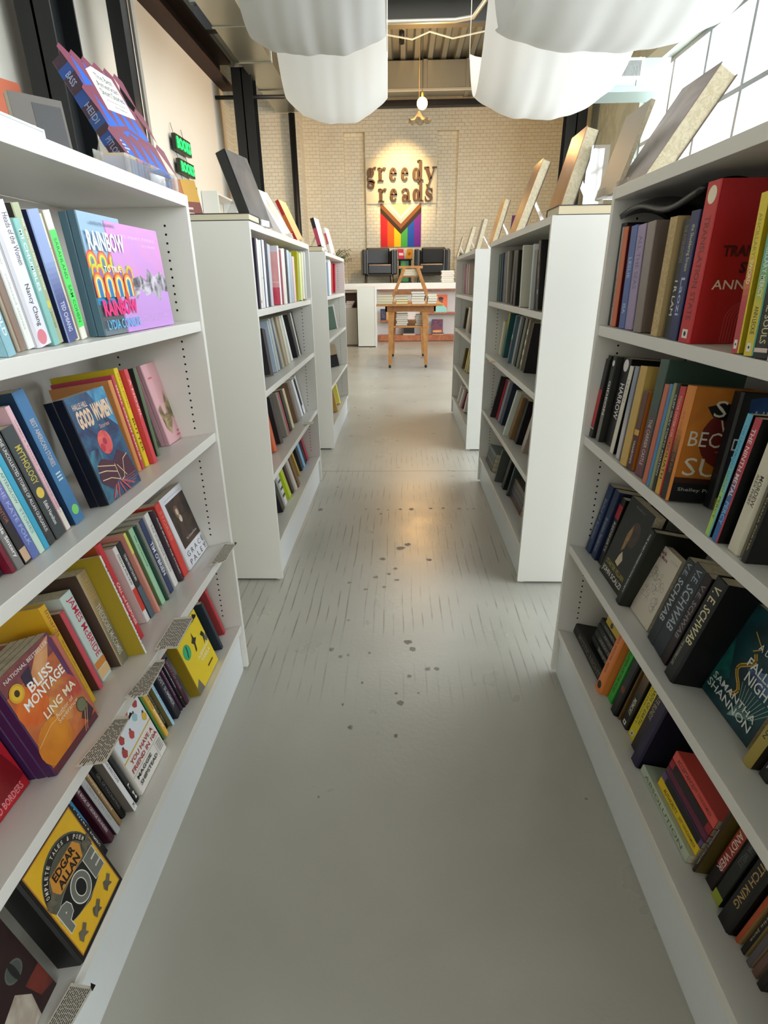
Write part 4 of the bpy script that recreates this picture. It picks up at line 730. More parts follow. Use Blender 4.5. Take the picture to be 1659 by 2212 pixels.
ROWS = (
{'t':'B','row':('NL',0),'ins':0.0387,'y':0.8582,'w':0.0186,'h':0.2,'lean':-9.5085,'sp':'#24444f','label':'book with dark teal spine on top shelf of near left bookcase','g':'books on the top shelf of near left bookcase'},
{'t':'B','row':('NL',0),'ins':0.004,'y':0.8388,'w':0.0177,'h':0.195,'lean':-9.5085,'sp':'#8fbdca','tx':(('THE HOUSEHOLD','#eef6f8',0.1,0.85),),'label':'book with pale blue spine with white letters on top shelf of near left bookcase','g':'books on the top shelf of near left bookcase'},
{'t':'B','row':('NL',0),'ins':0.0335,'y':0.8986,'w':0.0077,'h':0.2,'lean':-9.5085,'sp':'#a89b86','label':'book with thin tan spine on top shelf of near left bookcase','g':'books on the top shelf of near left bookcase'},
{'t':'B','row':('NL',0),'ins':0.0338,'y':0.9106,'w':0.0139,'h':0.2,'lean':-9.5085,'sp':'#8d7565','tx':(('STORIES','#d7dccb',0.1,0.35),),'label':'brown spine with pale green letters at its top, top shelf of near left bookcase','g':'books on the top shelf of near left bookcase'},
{'t':'B','row':('NL',0),'ins':0.0393,'y':0.9404,'w':0.0188,'h':0.205,'lean':-9.5085,'sp':'#e7e8e2','tx':(('willa cather   collected stories','#b9bdb8',0.08,0.85,0.35,0.65),),'label':'book with white spine with pale grey script on top shelf of near left bookcase','g':'books on the top shelf of near left bookcase'},
{'t':'B','row':('NL',0),'ins':0.0326,'y':0.9707,'w':0.039,'h':0.22,'lean':-9.5085,'sp':'#e2e0e8','hc':1,'tx':(('Heads of the Women','#4a4c55',0.08,0.42,0.5,0.85),('Nancy Chang','#3f414a',0.55,0.85,0.3,0.7)),'dots':(('#d97f8d',0.93,0.4),),'label':'book with broad white spine with black handwriting on top shelf of near left bookcase','g':'books on the top shelf of near left bookcase'},
{'t':'B','row':('NL',0),'ins':0.03,'y':1.0,'w':0.0169,'h':0.2,'lean':-9.5085,'sp':'#86bdb6','tx':(('MI CHUMBLES','#f3fbf8',0.08,0.55),),'label':'book with sea green spine with white letters on top shelf of near left bookcase','g':'books on the top shelf of near left bookcase'},
{'t':'B','row':('NL',0),'ins':0.0392,'y':1.0257,'w':0.0203,'h':0.2245,'lean':-9.5085,'sp':'#aab08b','bk':'#39362d','tx':(('THE MAN WHO KNEW THE OTHER','#dfe2cf',0.1,0.6,0.55,0.8),('James','#83876d',0.75,0.88)),'dots':(('#cfc65a',0.7,0.5),),'label':'book with olive green spine with a yellow patch on top shelf of near left bookcase','g':'books on the top shelf of near left bookcase'},
{'t':'B','row':('NL',0),'ins':0.0348,'y':1.0614,'w':0.0331,'h':0.2181,'lean':-9.5085,'sp':'#8fa3cf','lo':'#50588a','bk':'#1b2148','tx':(('TED CHIANG','#cfd6ea',0.68,0.92,0.3,0.7),),'label':'book with sky blue spine fading to slate blue on top shelf of near left bookcase','g':'books on the top shelf of near left bookcase'},
{'t':'B','row':('NL',0),'ins':0.0434,'y':1.0911,'w':0.0136,'h':0.2158,'lean':-9.5085,'sp':'#ddd8bc','tx':(('Someday','#a59f83',0.25,0.4),('Jenny Choi','#a59f83',0.62,0.8)),'label':'book with narrow cream spine with grey script on top shelf of near left bookcase','g':'books on the top shelf of near left bookcase'},
{'t':'B','row':('NL',0),'ins':0.043,'y':1.1156,'w':0.0207,'h':0.2235,'lean':-9.5085,'sp':'#e9e4d8','bk':'#c9c0a8','band':(('#4fe060',0.14,0.9),),'tx':(('SARAHLAND   SAM COHEN','#1d6b2c',0.2,0.86),),'label':'book with bright green spine with cream ends on top shelf of near left bookcase','g':'books on the top shelf of near left bookcase'},
{'t':'F','row':('NL',0),'ins':0.0241,'y0':1.1607,'y1':1.3323,'h':0.2302,'n':2,'th':0.017,'tilt':3.0,'art':'rainbow','sp':'#4b6a78','label':'book with blue cover with rows of rainbow arches on top shelf of near left bookcase','g':'books on the top shelf of near left bookcase','copies':('second copy behind the book with blue cover with, top shelf of near left bookcase',)},
{'t':'F','row':('NL',0),'ins':0.0225,'y0':1.2595,'y1':1.5247,'h':0.2215,'n':2,'th':0.012,'tilt':3.0,'art':'pink_torn','sp':'#b47bb5','label':'pink cover with torn black and white photo strip, top shelf of near left bookcase','g':'books on the top shelf of near left bookcase','copies':('second copy behind the book with pink cover with, top shelf of near left bookcase',)},
{'t':'B','row':('NL',1),'ins':0.0718,'y':0.7574,'w':0.0308,'h':0.2,'lean':-5.4603,'sp':'#2b2c2d','label':'book with charcoal spine on second shelf of near left bookcase','g':'books on the second shelf of near left bookcase'},
{'t':'B','row':('NL',1),'ins':0.0576,'y':0.7798,'w':0.0089,'h':0.2,'lean':-5.4603,'sp':'#74142c','label':'book with thin crimson spine on second shelf of near left bookcase','g':'books on the second shelf of near left bookcase'},
{'t':'B','row':('NL',1),'ins':0.0555,'y':0.7945,'w':0.0159,'h':0.205,'lean':-5.4603,'sp':'#7b7876','tx':(('Nicole Sintery','#f2f0ee',0.5,0.9,0.2,0.8),),'label':'book with grey marbled spine with white script on second shelf of near left bookcase','g':'books on the second shelf of near left bookcase'},
{'t':'B','row':('NL',1),'ins':0.0537,'y':0.812,'w':0.0155,'h':0.205,'lean':-5.4603,'sp':'#2a2326','bk':'#050505','tx':(('THE INVENTOR','#a5624f',0.3,0.62),),'band':(('#c9a98a',0.86,0.98),),'label':'black spine with tan box at its foot, second shelf of near left bookcase','g':'books on the second shelf of near left bookcase'},
{'t':'B','row':('NL',1),'ins':0.0546,'y':0.8338,'w':0.0187,'h':0.205,'lean':-5.4603,'sp':'#6f73b4','lo':'#5c6fae','tx':(('THE KATE FOLK','#a9acdb',0.3,0.88),),'label':'book with periwinkle spine with pale capitals on second shelf of near left bookcase','g':'books on the second shelf of near left bookcase'},
{'t':'B','row':('NL',1),'ins':0.0539,'y':0.8513,'w':0.0141,'h':0.195,'lean':-5.4603,'sp':'#c5dccb','tx':(('AFTERGLOW','#4d8590',0.2,0.5),('STORIES','#6ba0ac',0.55,0.8)),'label':'book with mint spine with teal capitals on second shelf of near left bookcase','g':'books on the second shelf of near left bookcase'},
{'t':'B','row':('NL',1),'ins':0.0544,'y':0.8669,'w':0.0133,'h':0.2,'lean':-5.4603,'sp':'#37a3c6','bk':'#186d8c','label':'book with thin bright blue spine on second shelf of near left bookcase','g':'books on the second shelf of near left bookcase'},
{'t':'B','row':('NL',1),'ins':0.0567,'y':0.8866,'w':0.0206,'h':0.218,'lean':-5.4603,'sp':'#3a3a3a','tx':(('THE UNCOLLECTED STORIES OF ALLAN GURGANUS','#d9dad6',0.06,0.88,0.3,0.7),),'label':'book with charcoal spine with white capitals on second shelf of near left bookcase','g':'books on the second shelf of near left bookcase'},
{'t':'B','row':('NL',1),'ins':0.0591,'y':0.9195,'w':0.0318,'h':0.2171,'lean':-5.4603,'sp':'#3c4143','bk':'#08090a','tx':(('MYTHOLOGY','#cdbb4a',0.16,0.5,0.3,0.8),('Edith Hamilton','#e8e8e4',0.66,0.88,0.35,0.65)),'dots':(('#e0c04e',0.58,0.5),),'label':'book with dark grey spine with gold lettering on second shelf of near left bookcase','g':'books on the second shelf of near left bookcase'},
{'t':'B','row':('NL',1),'ins':0.0661,'y':0.9533,'w':0.0131,'h':0.2495,'lean':-5.4603,'sp':'#e7bac2','band':(('#e8ddd0',0.82,1),),'tx':(('GAMES & RITUALS  KATHERINE HEINY','#a7848e',0.1,0.86,0.35,0.65),),'label':'book with pale pink spine with white foot on second shelf of near left bookcase','g':'books on the second shelf of near left bookcase'},
{'t':'B','row':('NL',1),'ins':0.0607,'y':0.9883,'w':0.0326,'h':0.2696,'lean':-5.4603,'sp':'#3f76a5','bk':'#14324e','hc':0,'tx':(('BEST AMERICAN STORIES','#c9b9ae',0.2,0.55,0.3,0.7),('III','#c5d8dc',0.6,0.66)),'dots':(('#7ed06a',0.9,0.5),),'label':'book with broad blue spine with a green logo on second shelf of near left bookcase','g':'books on the second shelf of near left bookcase'},
{'t':'F','row':('NL',1),'ins':0.0413,'y0':1.065,'y1':1.2228,'h':0.2298,'n':2,'th':0.022,'tilt':3.0,'art':'goodwomen','sp':'#0d0e1a','label':'book with navy floral cover with a red rose on second shelf of near left bookcase','g':'books on the second shelf of near left bookcase','copies':('second copy behind the book with navy floral cover, second shelf of near left bookcase',)},
{'t':'B','row':('NL',1),'ins':0.0876,'y':1.3199,'w':0.0171,'h':0.2326,'lean':0.6783,'sp':'#d08a4a','label':'book with thin orange spine on second shelf of near left bookcase','g':'books on the second shelf of near left bookcase'},
{'t':'B','row':('NL',1),'ins':0.0864,'y':1.3376,'w':0.0101,'h':0.2421,'lean':0.6783,'sp':'#c44257','tx':(('SMALL SCREAM FAMILIES','#f6eeee',0.1,0.9),),'label':'book with narrow raspberry spine with white capitals on second shelf of near left bookcase','g':'books on the second shelf of near left bookcase'},
{'t':'B','row':('NL',1),'ins':0.0856,'y':1.361,'w':0.0197,'h':0.2555,'lean':0.6783,'sp':'#e2c723','tx':(('GAYL JONES','#8d7b18',0.05,0.4),('BUTTER','#1c1a12',0.5,0.85,0.3,0.8)),'label':'book with yellow spine with black capitals on second shelf of near left bookcase','g':'books on the second shelf of near left bookcase'},
{'t':'B','row':('NL',1),'ins':0.0737,'y':1.3857,'w':0.0182,'h':0.2471,'lean':0.6783,'sp':'#d2434a','tx':(('A NOVEL','#f0c9b0',0.1,0.5),),'label':'book with thin red spine on second shelf of near left bookcase','g':'books on the second shelf of near left bookcase'},
{'t':'B','row':('NL',1),'ins':0.0954,'y':1.4579,'w':0.0123,'h':0.241,'lean':5.4734,'sp':'#5d7451','hc':1,'bk':'#26302c','label':'book with mossy green hardcover spine on second shelf of near left bookcase','g':'books on the second shelf of near left bookcase'},
{'t':'F','row':('NL',1),'ins':0.1097,'y0':1.5682,'y1':1.692,'h':0.2378,'n':2,'th':0.014,'tilt':3.0,'art':'pink_house','sp':'#c99aa4','label':'pink cover with an ornate house turned sideways, second shelf of near left bookcase','g':'books on the second shelf of near left bookcase','copies':('second copy behind the book with pink cover with, second shelf of near left bookcase',)},
{'t':'F','row':('NL',2),'ins':0.0883,'y0':0.5759,'y1':0.7017,'h':0.235,'n':1,'th':0.03,'tilt':3.0,'art':'redface','sp':'#5b0c18','label':'crimson cover with a dark figure, cut by the picture edge, third near left case','g':'books on the third shelf of near left bookcase'},
{'t':'F','row':('NL',2),'ins':0.0404,'y0':0.7091,'y1':0.8561,'h':0.215,'n':4,'th':0.02,'tilt':3.0,'art':'bliss','sp':'#3d1a47','label':'purple and orange cover with white title and gold seal, third shelf of near left bookcase','g':'books on the third shelf of near left bookcase','copies':('second copy behind the book with purple and orange, third shelf of near left bookcase','third copy behind the book with purple and orange, third shelf of near left bookcase','fourth copy behind the book with purple and orange, third shelf of near left bookcase')},
{'t':'B','row':('NL',2),'ins':0.05,'y':0.8668,'w':0.0098,'h':0.2,'lean':-0.1158,'sp':'#c26a5c','label':'book with salmon spine half hidden on third shelf of near left bookcase','g':'books on the third shelf of near left bookcase'},
{'t':'B','row':('NL',2),'ins':0.0789,'y':0.9097,'w':0.0188,'h':0.2479,'lean':-0.1158,'sp':'#e3b01f','hc':1,'tx':(('Innards','#a9681c',0.05,0.3,0.25,0.8),('Magogodi oaMphela Makhene','#a9831c',0.35,0.85,0.35,0.65)),'label':'book with golden yellow spine with brown script on third shelf of near left bookcase','g':'books on the third shelf of near left bookcase'},
{'t':'B','row':('NL',2),'ins':0.0859,'y':0.9543,'w':0.0133,'h':0.2037,'lean':-0.1158,'sp':'#cf4a59','bk':'#5b3a33','label':'book with thin rose red spine on third shelf of near left bookcase','g':'books on the third shelf of near left bookcase'},
{'t':'B','row':('NL',2),'ins':0.1128,'y':1.0171,'w':0.004,'h':0.2183,'lean':-0.1158,'sp':'#4f6b34','tx':(('Collected Stories','#e6eadf',0.08,0.45,0.3,0.8),('ELLIS','#c9d2b8',0.55,0.85)),'label':'book with leaf green spine with white script on third shelf of near left bookcase','g':'books on the third shelf of near left bookcase'},
{'t':'B','row':('NL',2),'ins':0.0944,'y':0.9951,'w':0.0393,'h':0.2253,'lean':-0.1158,'sp':'#c9dcd6','tx':(('JAMES McBRIDE','#d3244e',0.06,0.75,0.3,0.9),),'band':(('#d98a3e',0.78,0.86),('#e6c08a',0.87,0.97)),'label':'book with pale aqua spine with red capitals on third shelf of near left bookcase','g':'books on the third shelf of near left bookcase'},
{'t':'B','row':('NL',2),'ins':0.0749,'y':1.0439,'w':0.0345,'h':0.2482,'lean':-0.1158,'sp':'#b5a078','lo':'#8f8a77','bk':'#4a3a30','tx':(('URANIANS','#d8b878',0.05,0.3),('THEODORE McCOMBS','#eceae4',0.35,0.9)),'label':'book with sand coloured spine with white capitals on third shelf of near left bookcase','g':'books on the third shelf of near left bookcase'},
{'t':'B','row':('NL',2),'ins':0.0777,'y':1.0851,'w':0.0236,'h':0.2388,'lean':-0.1158,'sp':'#34443f','tx':(('SLUG','#c8694a',0.3,0.45,0.2,0.9),('stories','#8f9a92',0.55,0.7)),'label':'book with bottle green spine with orange word on third shelf of near left bookcase','g':'books on the third shelf of near left bookcase'},
{'t':'B','row':('NL',2),'ins':0.0777,'y':1.1092,'w':0.0159,'h':0.1847,'lean':-0.1158,'sp':'#7c86a2','bk':'#1d2433','label':'book with short blue grey speckled spine on third shelf of near left bookcase','g':'books on the third shelf of near left bookcase'},
{'t':'B','row':('NL',2),'ins':0.03,'y':1.0648,'w':0.0054,'h':0.269,'lean':-0.1158,'sp':'#e8e8e8','bk':'#a08c22','tx':(('MOUTH TO MOUTH','#333',0.1,0.9),),'label':'book with thin white spine with olive side on third shelf of near left bookcase','g':'books on the third shelf of near left bookcase'},
{'t':'B','row':('NL',2),'ins':0.0754,'y':1.1398,'w':0.0231,'h':0.2704,'lean':-0.1158,'hc':1,'sp':'#cf3036','bk':'#b5561f','tx':(('CALL and RESPONSE','#f3e9e4',0.4,0.85,0.35,0.75),),'label':'book with fat red hardcover spine on third shelf of near left bookcase','g':'books on the third shelf of near left bookcase'},
{'t':'B','row':('NL',2),'ins':0.0946,'y':1.2201,'w':0.0183,'h':0.2267,'lean':-1.0893,'sp':'#e9e5e1','band':(('#d8392d',0.55,0.85),),'tx':(('DEESHA PHILYAW','#222',0.1,0.5),),'label':'book with white spine with a red block on third shelf of near left bookcase','g':'books on the third shelf of near left bookcase'},
{'t':'B','row':('NL',2),'ins':0.0924,'y':1.2411,'w':0.0217,'h':0.2284,'lean':-1.0893,'sp':'#20262a','band':(('#4e6670',0.58,1),),'tx':(('THE MAN WHO SHOT BLACK MAN','#e4e8e8',0.15,0.5),),'label':'book with black spine with steel blue lower half on third shelf of near left bookcase','g':'books on the third shelf of near left bookcase'},
{'t':'B','row':('NL',2),'ins':0.0817,'y':1.2626,'w':0.011,'h':0.2432,'lean':-1.0893,'sp':'#dd9787','band':(('#d7dc62',0,0.25),),'label':'book with thin pink spine with lime top on third shelf of near left bookcase','g':'books on the third shelf of near left bookcase'},
{'t':'B','row':('NL',2),'ins':0.087,'y':1.3056,'w':0.0215,'h':0.2384,'lean':-1.0893,'sp':'#a3d3ab','bk':'#6f8a5d','tx':(('life ceremony','#2f5a43',0.1,0.5,0.3,0.7),),'label':'book with mint green spine with dark script on third shelf of near left bookcase','g':'books on the third shelf of near left bookcase'},
{'t':'B','row':('NL',2),'ins':0.0793,'y':1.3216,'w':0.0085,'h':0.2377,'lean':-1.0893,'sp':'#26463c','label':'book with thin forest green spine on third shelf of near left bookcase','g':'books on the third shelf of near left bookcase'},
{'t':'B','row':('NL',2),'ins':0.0867,'y':1.3653,'w':0.024,'h':0.2358,'lean':-1.0893,'sp':'#2c3c62','bk':'#d8d5cc','tx':(("TIM O'BRIEN",'#f2f2f0',0.3,0.75,0.2,0.9),),'label':'book with navy spine with white capitals on third shelf of near left bookcase','g':'books on the third shelf of near left bookcase'},
{'t':'B','row':('NL',2),'ins':0.0897,'y':1.4068,'w':0.0255,'h':0.2386,'lean':-1.0893,'sp':'#e3e0dc','tx':(('The Complete Stories','#4b4b4f',0.15,0.8,0.25,0.6),('CLARICE LISPECTOR','#77777b',0.1,0.8,0.65,0.85)),'label':'book with off white spine with grey cursive on third shelf of near left bookcase','g':'books on the third shelf of near left bookcase'},
{'t':'B','row':('NL',2),'ins':0.0787,'y':1.4315,'w':0.0142,'h':0.2369,'lean':-1.0893,'sp':'#3a2c33','tx':(('ALICE MUNRO THE STORIES','#d8d2d4',0.1,0.9),),'label':'book with thin plum black spine with white letters on third shelf of near left bookcase','g':'books on the third shelf of near left bookcase'},
{'t':'B','row':('NL',2),'ins':0.081,'y':1.4663,'w':0.0328,'h':0.2428,'lean':-1.0893,'sp':'#d33c35','tx':(('STORIES','#e58478',0.1,0.5),),'label':'book with scarlet spine on third shelf of near left bookcase','g':'books on the third shelf of near left bookcase'},
{'t':'F','row':('NL',2),'ins':0.0771,'y0':1.4906,'y1':1.6578,'h':0.2407,'n':2,'th':0.016,'tilt':3.0,'art':'grace','sp':'#d9d9d9','label':'book with white cover framing a dark painted portrait on third shelf of near left bookcase','g':'books on the third shelf of near left bookcase','copies':('second copy behind the book with white cover framing, third shelf of near left bookcase',)},
{'t':'F','row':('NL',3),'ins':0.0347,'y0':0.4661,'y1':0.5577,'h':0.22,'n':1,'th':0.035,'tilt':3.0,'art':'darkmedal','sp':'#1a0c10','label':'dark maroon cover with a grey round seal, lowest at left edge, bottom near left case','g':'books on the bottom shelf of near left bookcase'},
{'t':'F','row':('NL',3),'ins':-0.0015,'y0':0.5827,'y1':0.7395,'h':0.235,'n':1,'th':0.055,'tilt':3.0,'art':'poe','sp':'#070707','hc':1,'label':'yellow and black ornate cover with huge grey letters, bottom shelf of near left bookcase','g':'books on the bottom shelf of near left bookcase'},
{'t':'B','row':('NL',3),'ins':0.0721,'y':0.8057,'w':0.0228,'h':0.205,'lean':-4.0,'hc':1,'sp':'#0c0d10','band':(('#2f8cc0',0.0,0.0),),'art':'alamaria','tx':(('HOLA, MARLA','#f1f1ea',0.05,0.6,0.25,0.6),('ROMERO','#e9e9e9',0.62,0.85,0.3,0.6)),'label':'black spine with blue streak and white capitals, bottom shelf of near left bookcase','g':'books on the bottom shelf of near left bookcase'},
{'t':'B','row':('NL',3),'ins':0.0736,'y':0.8397,'w':0.0158,'h':0.2,'lean':-4.0,'sp':'#4d1c30','tx':(('THE BOOK OF GEORGE SAUNDERS','#d9ccd0',0.1,0.85,0.3,0.7),),'label':'book with burgundy spine with white letters on bottom shelf of near left bookcase','g':'books on the bottom shelf of near left bookcase'},
{'t':'B','row':('NL',3),'ins':0.0692,'y':0.8593,'w':0.0159,'h':0.2,'lean':-4.0,'sp':'#b6b8b8','bk':'#3a2430','tx':(('LIBERATION DAY','#8f9296',0.2,0.8),),'label':'book with silver grey spine on bottom shelf of near left bookcase','g':'books on the bottom shelf of near left bookcase'},
{'t':'B','row':('NL',3),'ins':0.0752,'y':0.8809,'w':0.0123,'h':0.2,'lean':-4.0,'sp':'#96774c','tx':(('Everything Scattered','#e3d9c0',0.15,0.75),),'label':'book with tan spine with cream script on bottom shelf of near left bookcase','g':'books on the bottom shelf of near left bookcase'},
{'t':'B','row':('NL',3),'ins':0.0742,'y':0.8997,'w':0.0153,'h':0.2,'lean':-4.0,'hc':1,'sp':'#0c0c0d','tx':(('GIRL OF FASCINATING','#8d8d8a',0.25,0.85),),'label':'book with glossy black hardcover spine on bottom shelf of near left bookcase','g':'books on the bottom shelf of near left bookcase'},
{'t':'B','row':('NL',3),'ins':0.0536,'y':0.9165,'w':0.0143,'h':0.195,'lean':-4.0,'sp':'#e8e8ea','bk':'#6e675e','tx':(('INSURRECTIONS','#333',0.15,0.5),('K','#111',0.9,0.96,0.2,0.8)),'label':'book with white spine with black marks on bottom shelf of near left bookcase','g':'books on the bottom shelf of near left bookcase'},
{'t':'B','row':('NL',3),'ins':0.06,'y':0.9406,'w':0.0125,'h':0.2,'lean':-4.0,'sp':'#161617','tx':(('L M','#eee',0.7,0.95),),'label':'book with black spine tucked behind the white cover on bottom shelf of near left bookcase','g':'books on the bottom shelf of near left bookcase'},
{'t':'F','row':('NL',3),'ins':0.055,'y0':0.9534,'y1':1.1042,'h':0.21,'n':1,'th':0.018,'tilt':3.0,'art':'friend','sp':'#cfc8bd','label':'book with white cover with swimmers and red title on bottom shelf of near left bookcase','g':'books on the bottom shelf of near left bookcase'},
{'t':'B','row':('NL',3),'ins':0.0749,'y':1.1383,'w':0.0066,'h':0.2,'lean':-4.0,'sp':'#2f8a4a','bk':'#111a15','label':'book with thin green spine on bottom shelf of near left bookcase','g':'books on the bottom shelf of near left bookcase'},
{'t':'B','row':('NL',3),'ins':0.0715,'y':1.1531,'w':0.0148,'h':0.2,'lean':-4.0,'sp':'#e6b84c','tx':(('FLORIDA YELL','#6d5a1c',0.1,0.5),('Jumpy','#ffffff',0.5,0.85)),'label':'book with amber spine with white script on bottom shelf of near left bookcase','g':'books on the bottom shelf of near left bookcase'},
{'t':'B','row':('NL',3),'ins':0.0844,'y':1.1806,'w':0.0117,'h':0.2,'lean':-4.0,'sp':'#1b1a18','bk':'#4d4527','tx':(('MY MONTICELLO TEETH','#d2cfc4',0.2,0.9),),'label':'book with thin black spine with cream capitals on bottom shelf of near left bookcase','g':'books on the bottom shelf of near left bookcase'},
{'t':'B','row':('NL',3),'ins':0.0693,'y':1.1928,'w':0.0106,'h':0.195,'lean':-4.0,'sp':'#a9d3ea','bk':'#6f6843','tx':(('LISA TADDEO','#2a6aa0',0.25,0.8,0.3,0.7),),'label':'book with baby blue spine with blue capitals on bottom shelf of near left bookcase','g':'books on the bottom shelf of near left bookcase'},
{'t':'B','row':('NL',3),'ins':0.0656,'y':1.2262,'w':0.026,'h':0.2,'lean':-4.0,'sp':'#1e1c28','tx':(('GHOST SUMMER','#b8b4c0',0.1,0.8),),'label':'book with blue black spine with grey letters on bottom shelf of near left bookcase','g':'books on the bottom shelf of near left bookcase'},
{'t':'B','row':('NL',3),'ins':0.0657,'y':1.2506,'w':0.0113,'h':0.19,'lean':-4.0,'sp':'#3a1c38','tx':(('MACHADO','#b88ab0',0.2,0.7),),'dots':(('#d8c24e',0.12,0.5),),'label':'book with plum spine with a yellow dot on bottom shelf of near left bookcase','g':'books on the bottom shelf of near left bookcase'},
{'t':'B','row':('NL',3),'ins':0.0601,'y':1.2613,'w':0.008,'h':0.19,'lean':-4.0,'sp':'#141316','tx':(('CARMEN MARIA','#d8d5da',0.1,0.6),),'dots':(('#d8c24e',0.8,0.5),),'label':'black spine with a yellow dot near its foot, bottom shelf of near left bookcase','g':'books on the bottom shelf of near left bookcase'},
{'t':'B','row':('NL',3),'ins':0.0574,'y':1.2757,'w':0.0158,'h':0.19,'lean':-4.0,'sp':'#432238','tx':(('PARTY OF ONE','#9a7c92',0.1,0.7),),'label':'book with wine coloured spine next to yellow cover on bottom shelf of near left bookcase','g':'books on the bottom shelf of near left bookcase'},
{'t':'F','row':('NL',3),'ins':0.0244,'y0':1.2983,'y1':1.4704,'h':0.205,'n':1,'th':0.036,'tilt':3.0,'art':'yellowbirds','sp':'#8a7415','label':'bright yellow cover with black birds and green seal, bottom shelf of near left bookcase','g':'books on the bottom shelf of near left bookcase'},
{'t':'B','row':('NL',3),'ins':0.0682,'y':1.5718,'w':0.0288,'h':0.2,'lean':-4.0,'sp':'#c9cccb','bk':'#10110f','tx':(('ELEPHANT','#2e78a8',0.1,0.4),('CARVER','#1a1a1a',0.45,0.8)),'label':'pale grey spine with blue and black letters, bottom shelf of near left bookcase','g':'books on the bottom shelf of near left bookcase'},
{'t':'B','row':('NL',3),'ins':0.03,'y':1.536,'w':0.0161,'h':0.195,'lean':-4.0,'sp':'#22303b','label':'book with thin ink blue spine on bottom shelf of near left bookcase','g':'books on the bottom shelf of near left bookcase'},
{'t':'B','row':('NL',3),'ins':0.0826,'y':1.6418,'w':0.011,'h':0.2,'lean':-4.0,'hc':1,'sp':'#0b0b0b','band':(('#d8d8d4',0.5,0.75),),'label':'book with black spine with a white label on bottom shelf of near left bookcase','g':'books on the bottom shelf of near left bookcase'},
{'t':'B','row':('NL',3),'ins':0.05,'y':1.6274,'w':0.0157,'h':0.2,'lean':-4.0,'sp':'#b02f36','bk':'#a23a3c','label':'book with red spine against the shelf end on bottom shelf of near left bookcase','g':'books on the bottom shelf of near left bookcase'},
{'t':'B','row':('NR',0),'ins':0.024,'y':1.6461,'w':0.0287,'h':0.2524,'lean':0.0,'sp':'#1c1a22','dots':(('#cfc8d2',0.1,0.5),('#8d4a6c',0.55,0.5)),'label':'black spine with white specks and purple patch, top shelf of near right bookcase','g':'books on the top shelf of near right bookcase'},
{'t':'B','row':('NR',0),'ins':0.0226,'y':1.6423,'w':0.0365,'h':0.2563,'lean':0.0,'sp':'#15161a','label':'book with plain black spine on top shelf of near right bookcase','g':'books on the top shelf of near right bookcase'},
{'t':'B','row':('NR',0),'ins':0.0174,'y':1.6252,'w':0.0083,'h':0.2462,'lean':1.3228,'sp':'#b5a5a0','tx':(('SARAH','#222',0.5,0.8),),'label':'book with very thin pale grey spine on top shelf of near right bookcase','g':'books on the top shelf of near right bookcase'},
{'t':'B','row':('NR',0),'ins':0.015,'y':1.5972,'w':0.0301,'h':0.2439,'lean':1.3228,'sp':'#c9632f','fr':'#5a1420','label':'book with orange spine with maroon cover on top shelf of near right bookcase','g':'books on the top shelf of near right bookcase'},
{'t':'B','row':('NR',0),'ins':0.0115,'y':1.527,'w':0.0384,'h':0.2417,'lean':2.4343,'sp':'#4a64a0','tx':(('LESLIE','#a9bade',0.3,0.5),('ISA','#b9c8e4',0.75,0.85)),'label':'book with medium blue spine on top shelf of near right bookcase','g':'books on the top shelf of near right bookcase'},
{'t':'B','row':('NR',0),'ins':0.0129,'y':1.4832,'w':0.0471,'h':0.2401,'lean':2.4343,'sp':'#9d8db0','tx':(('ALL THE SEAS','#6f5f86',0.1,0.6),),'label':'book with lilac spine on top shelf of near right bookcase','g':'books on the top shelf of near right bookcase'},
{'t':'B','row':('NR',0),'ins':0.004,'y':1.4076,'w':0.0438,'h':0.2398,'lean':2.4343,'sp':'#786a62','gloss':1,'label':'book with grey brown plastic wrapped spine on top shelf of near right bookcase','g':'books on the top shelf of near right bookcase'},
{'t':'B','row':('NR',0),'ins':0.004,'y':1.3098,'w':0.0336,'h':0.2393,'lean':-0.4916,'rev':1,'sp':'#b39a6b','label':'book with thick cream page block turned outwards on top shelf of near right bookcase','g':'books on the top shelf of near right bookcase'},
{'t':'B','row':('NR',0),'ins':0.0124,'y':1.2649,'w':0.0316,'h':0.2311,'lean':-0.4916,'sp':'#1d1c1b','tx':(('THE INTERVENTION','#6f6a5a',0.05,0.35),('I R LAM','#e0dcd0',0.5,0.8,0.3,0.7)),'label':'book with black spine with spaced white capitals on top shelf of near right bookcase','g':'books on the top shelf of near right bookcase'},
{'t':'B','row':('NR',0),'ins':0.0072,'y':1.226,'w':0.0352,'h':0.2419,'lean':-0.4916,'sp':'#1f2a5c','tx':(('the Shuddering Stream','#b8b889',0.1,0.45),('Laozi','#aeb8dc',0.5,0.8)),'label':'book with navy spine with gold and white script on top shelf of near right bookcase','g':'books on the top shelf of near right bookcase'},
{'t':'B','row':('NR',0),'ins':0.004,'y':1.168,'w':0.0478,'h':0.2835,'lean':-0.4916,'sp':'#c31b24','fr':'#a5101a','fart':'translation','tx':(('TRANSLATION STATE','#5e0f14',0.2,0.85,0.3,0.7),),'dots':(('#e9dcc0',0.08,0.5),),'logo':1,'label':'book with broad red spine with a cream oval on top shelf of near right bookcase','g':'books on the top shelf of near right bookcase'},
{'t':'B','row':('NR',0),'ins':0.004,'y':0.9851,'w':0.0202,'h':0.2435,'lean':3.6739,'sp':'#e0c832','fr':'#c9a41c','lo':'#b93a44','tx':(('ANCILLARY','#a68d22',0.12,0.38),('SWORD','#f4eec2',0.4,0.55)),'logo':1,'label':'book with yellow spine with red author panel on top shelf of near right bookcase','g':'books on the top shelf of near right bookcase'},
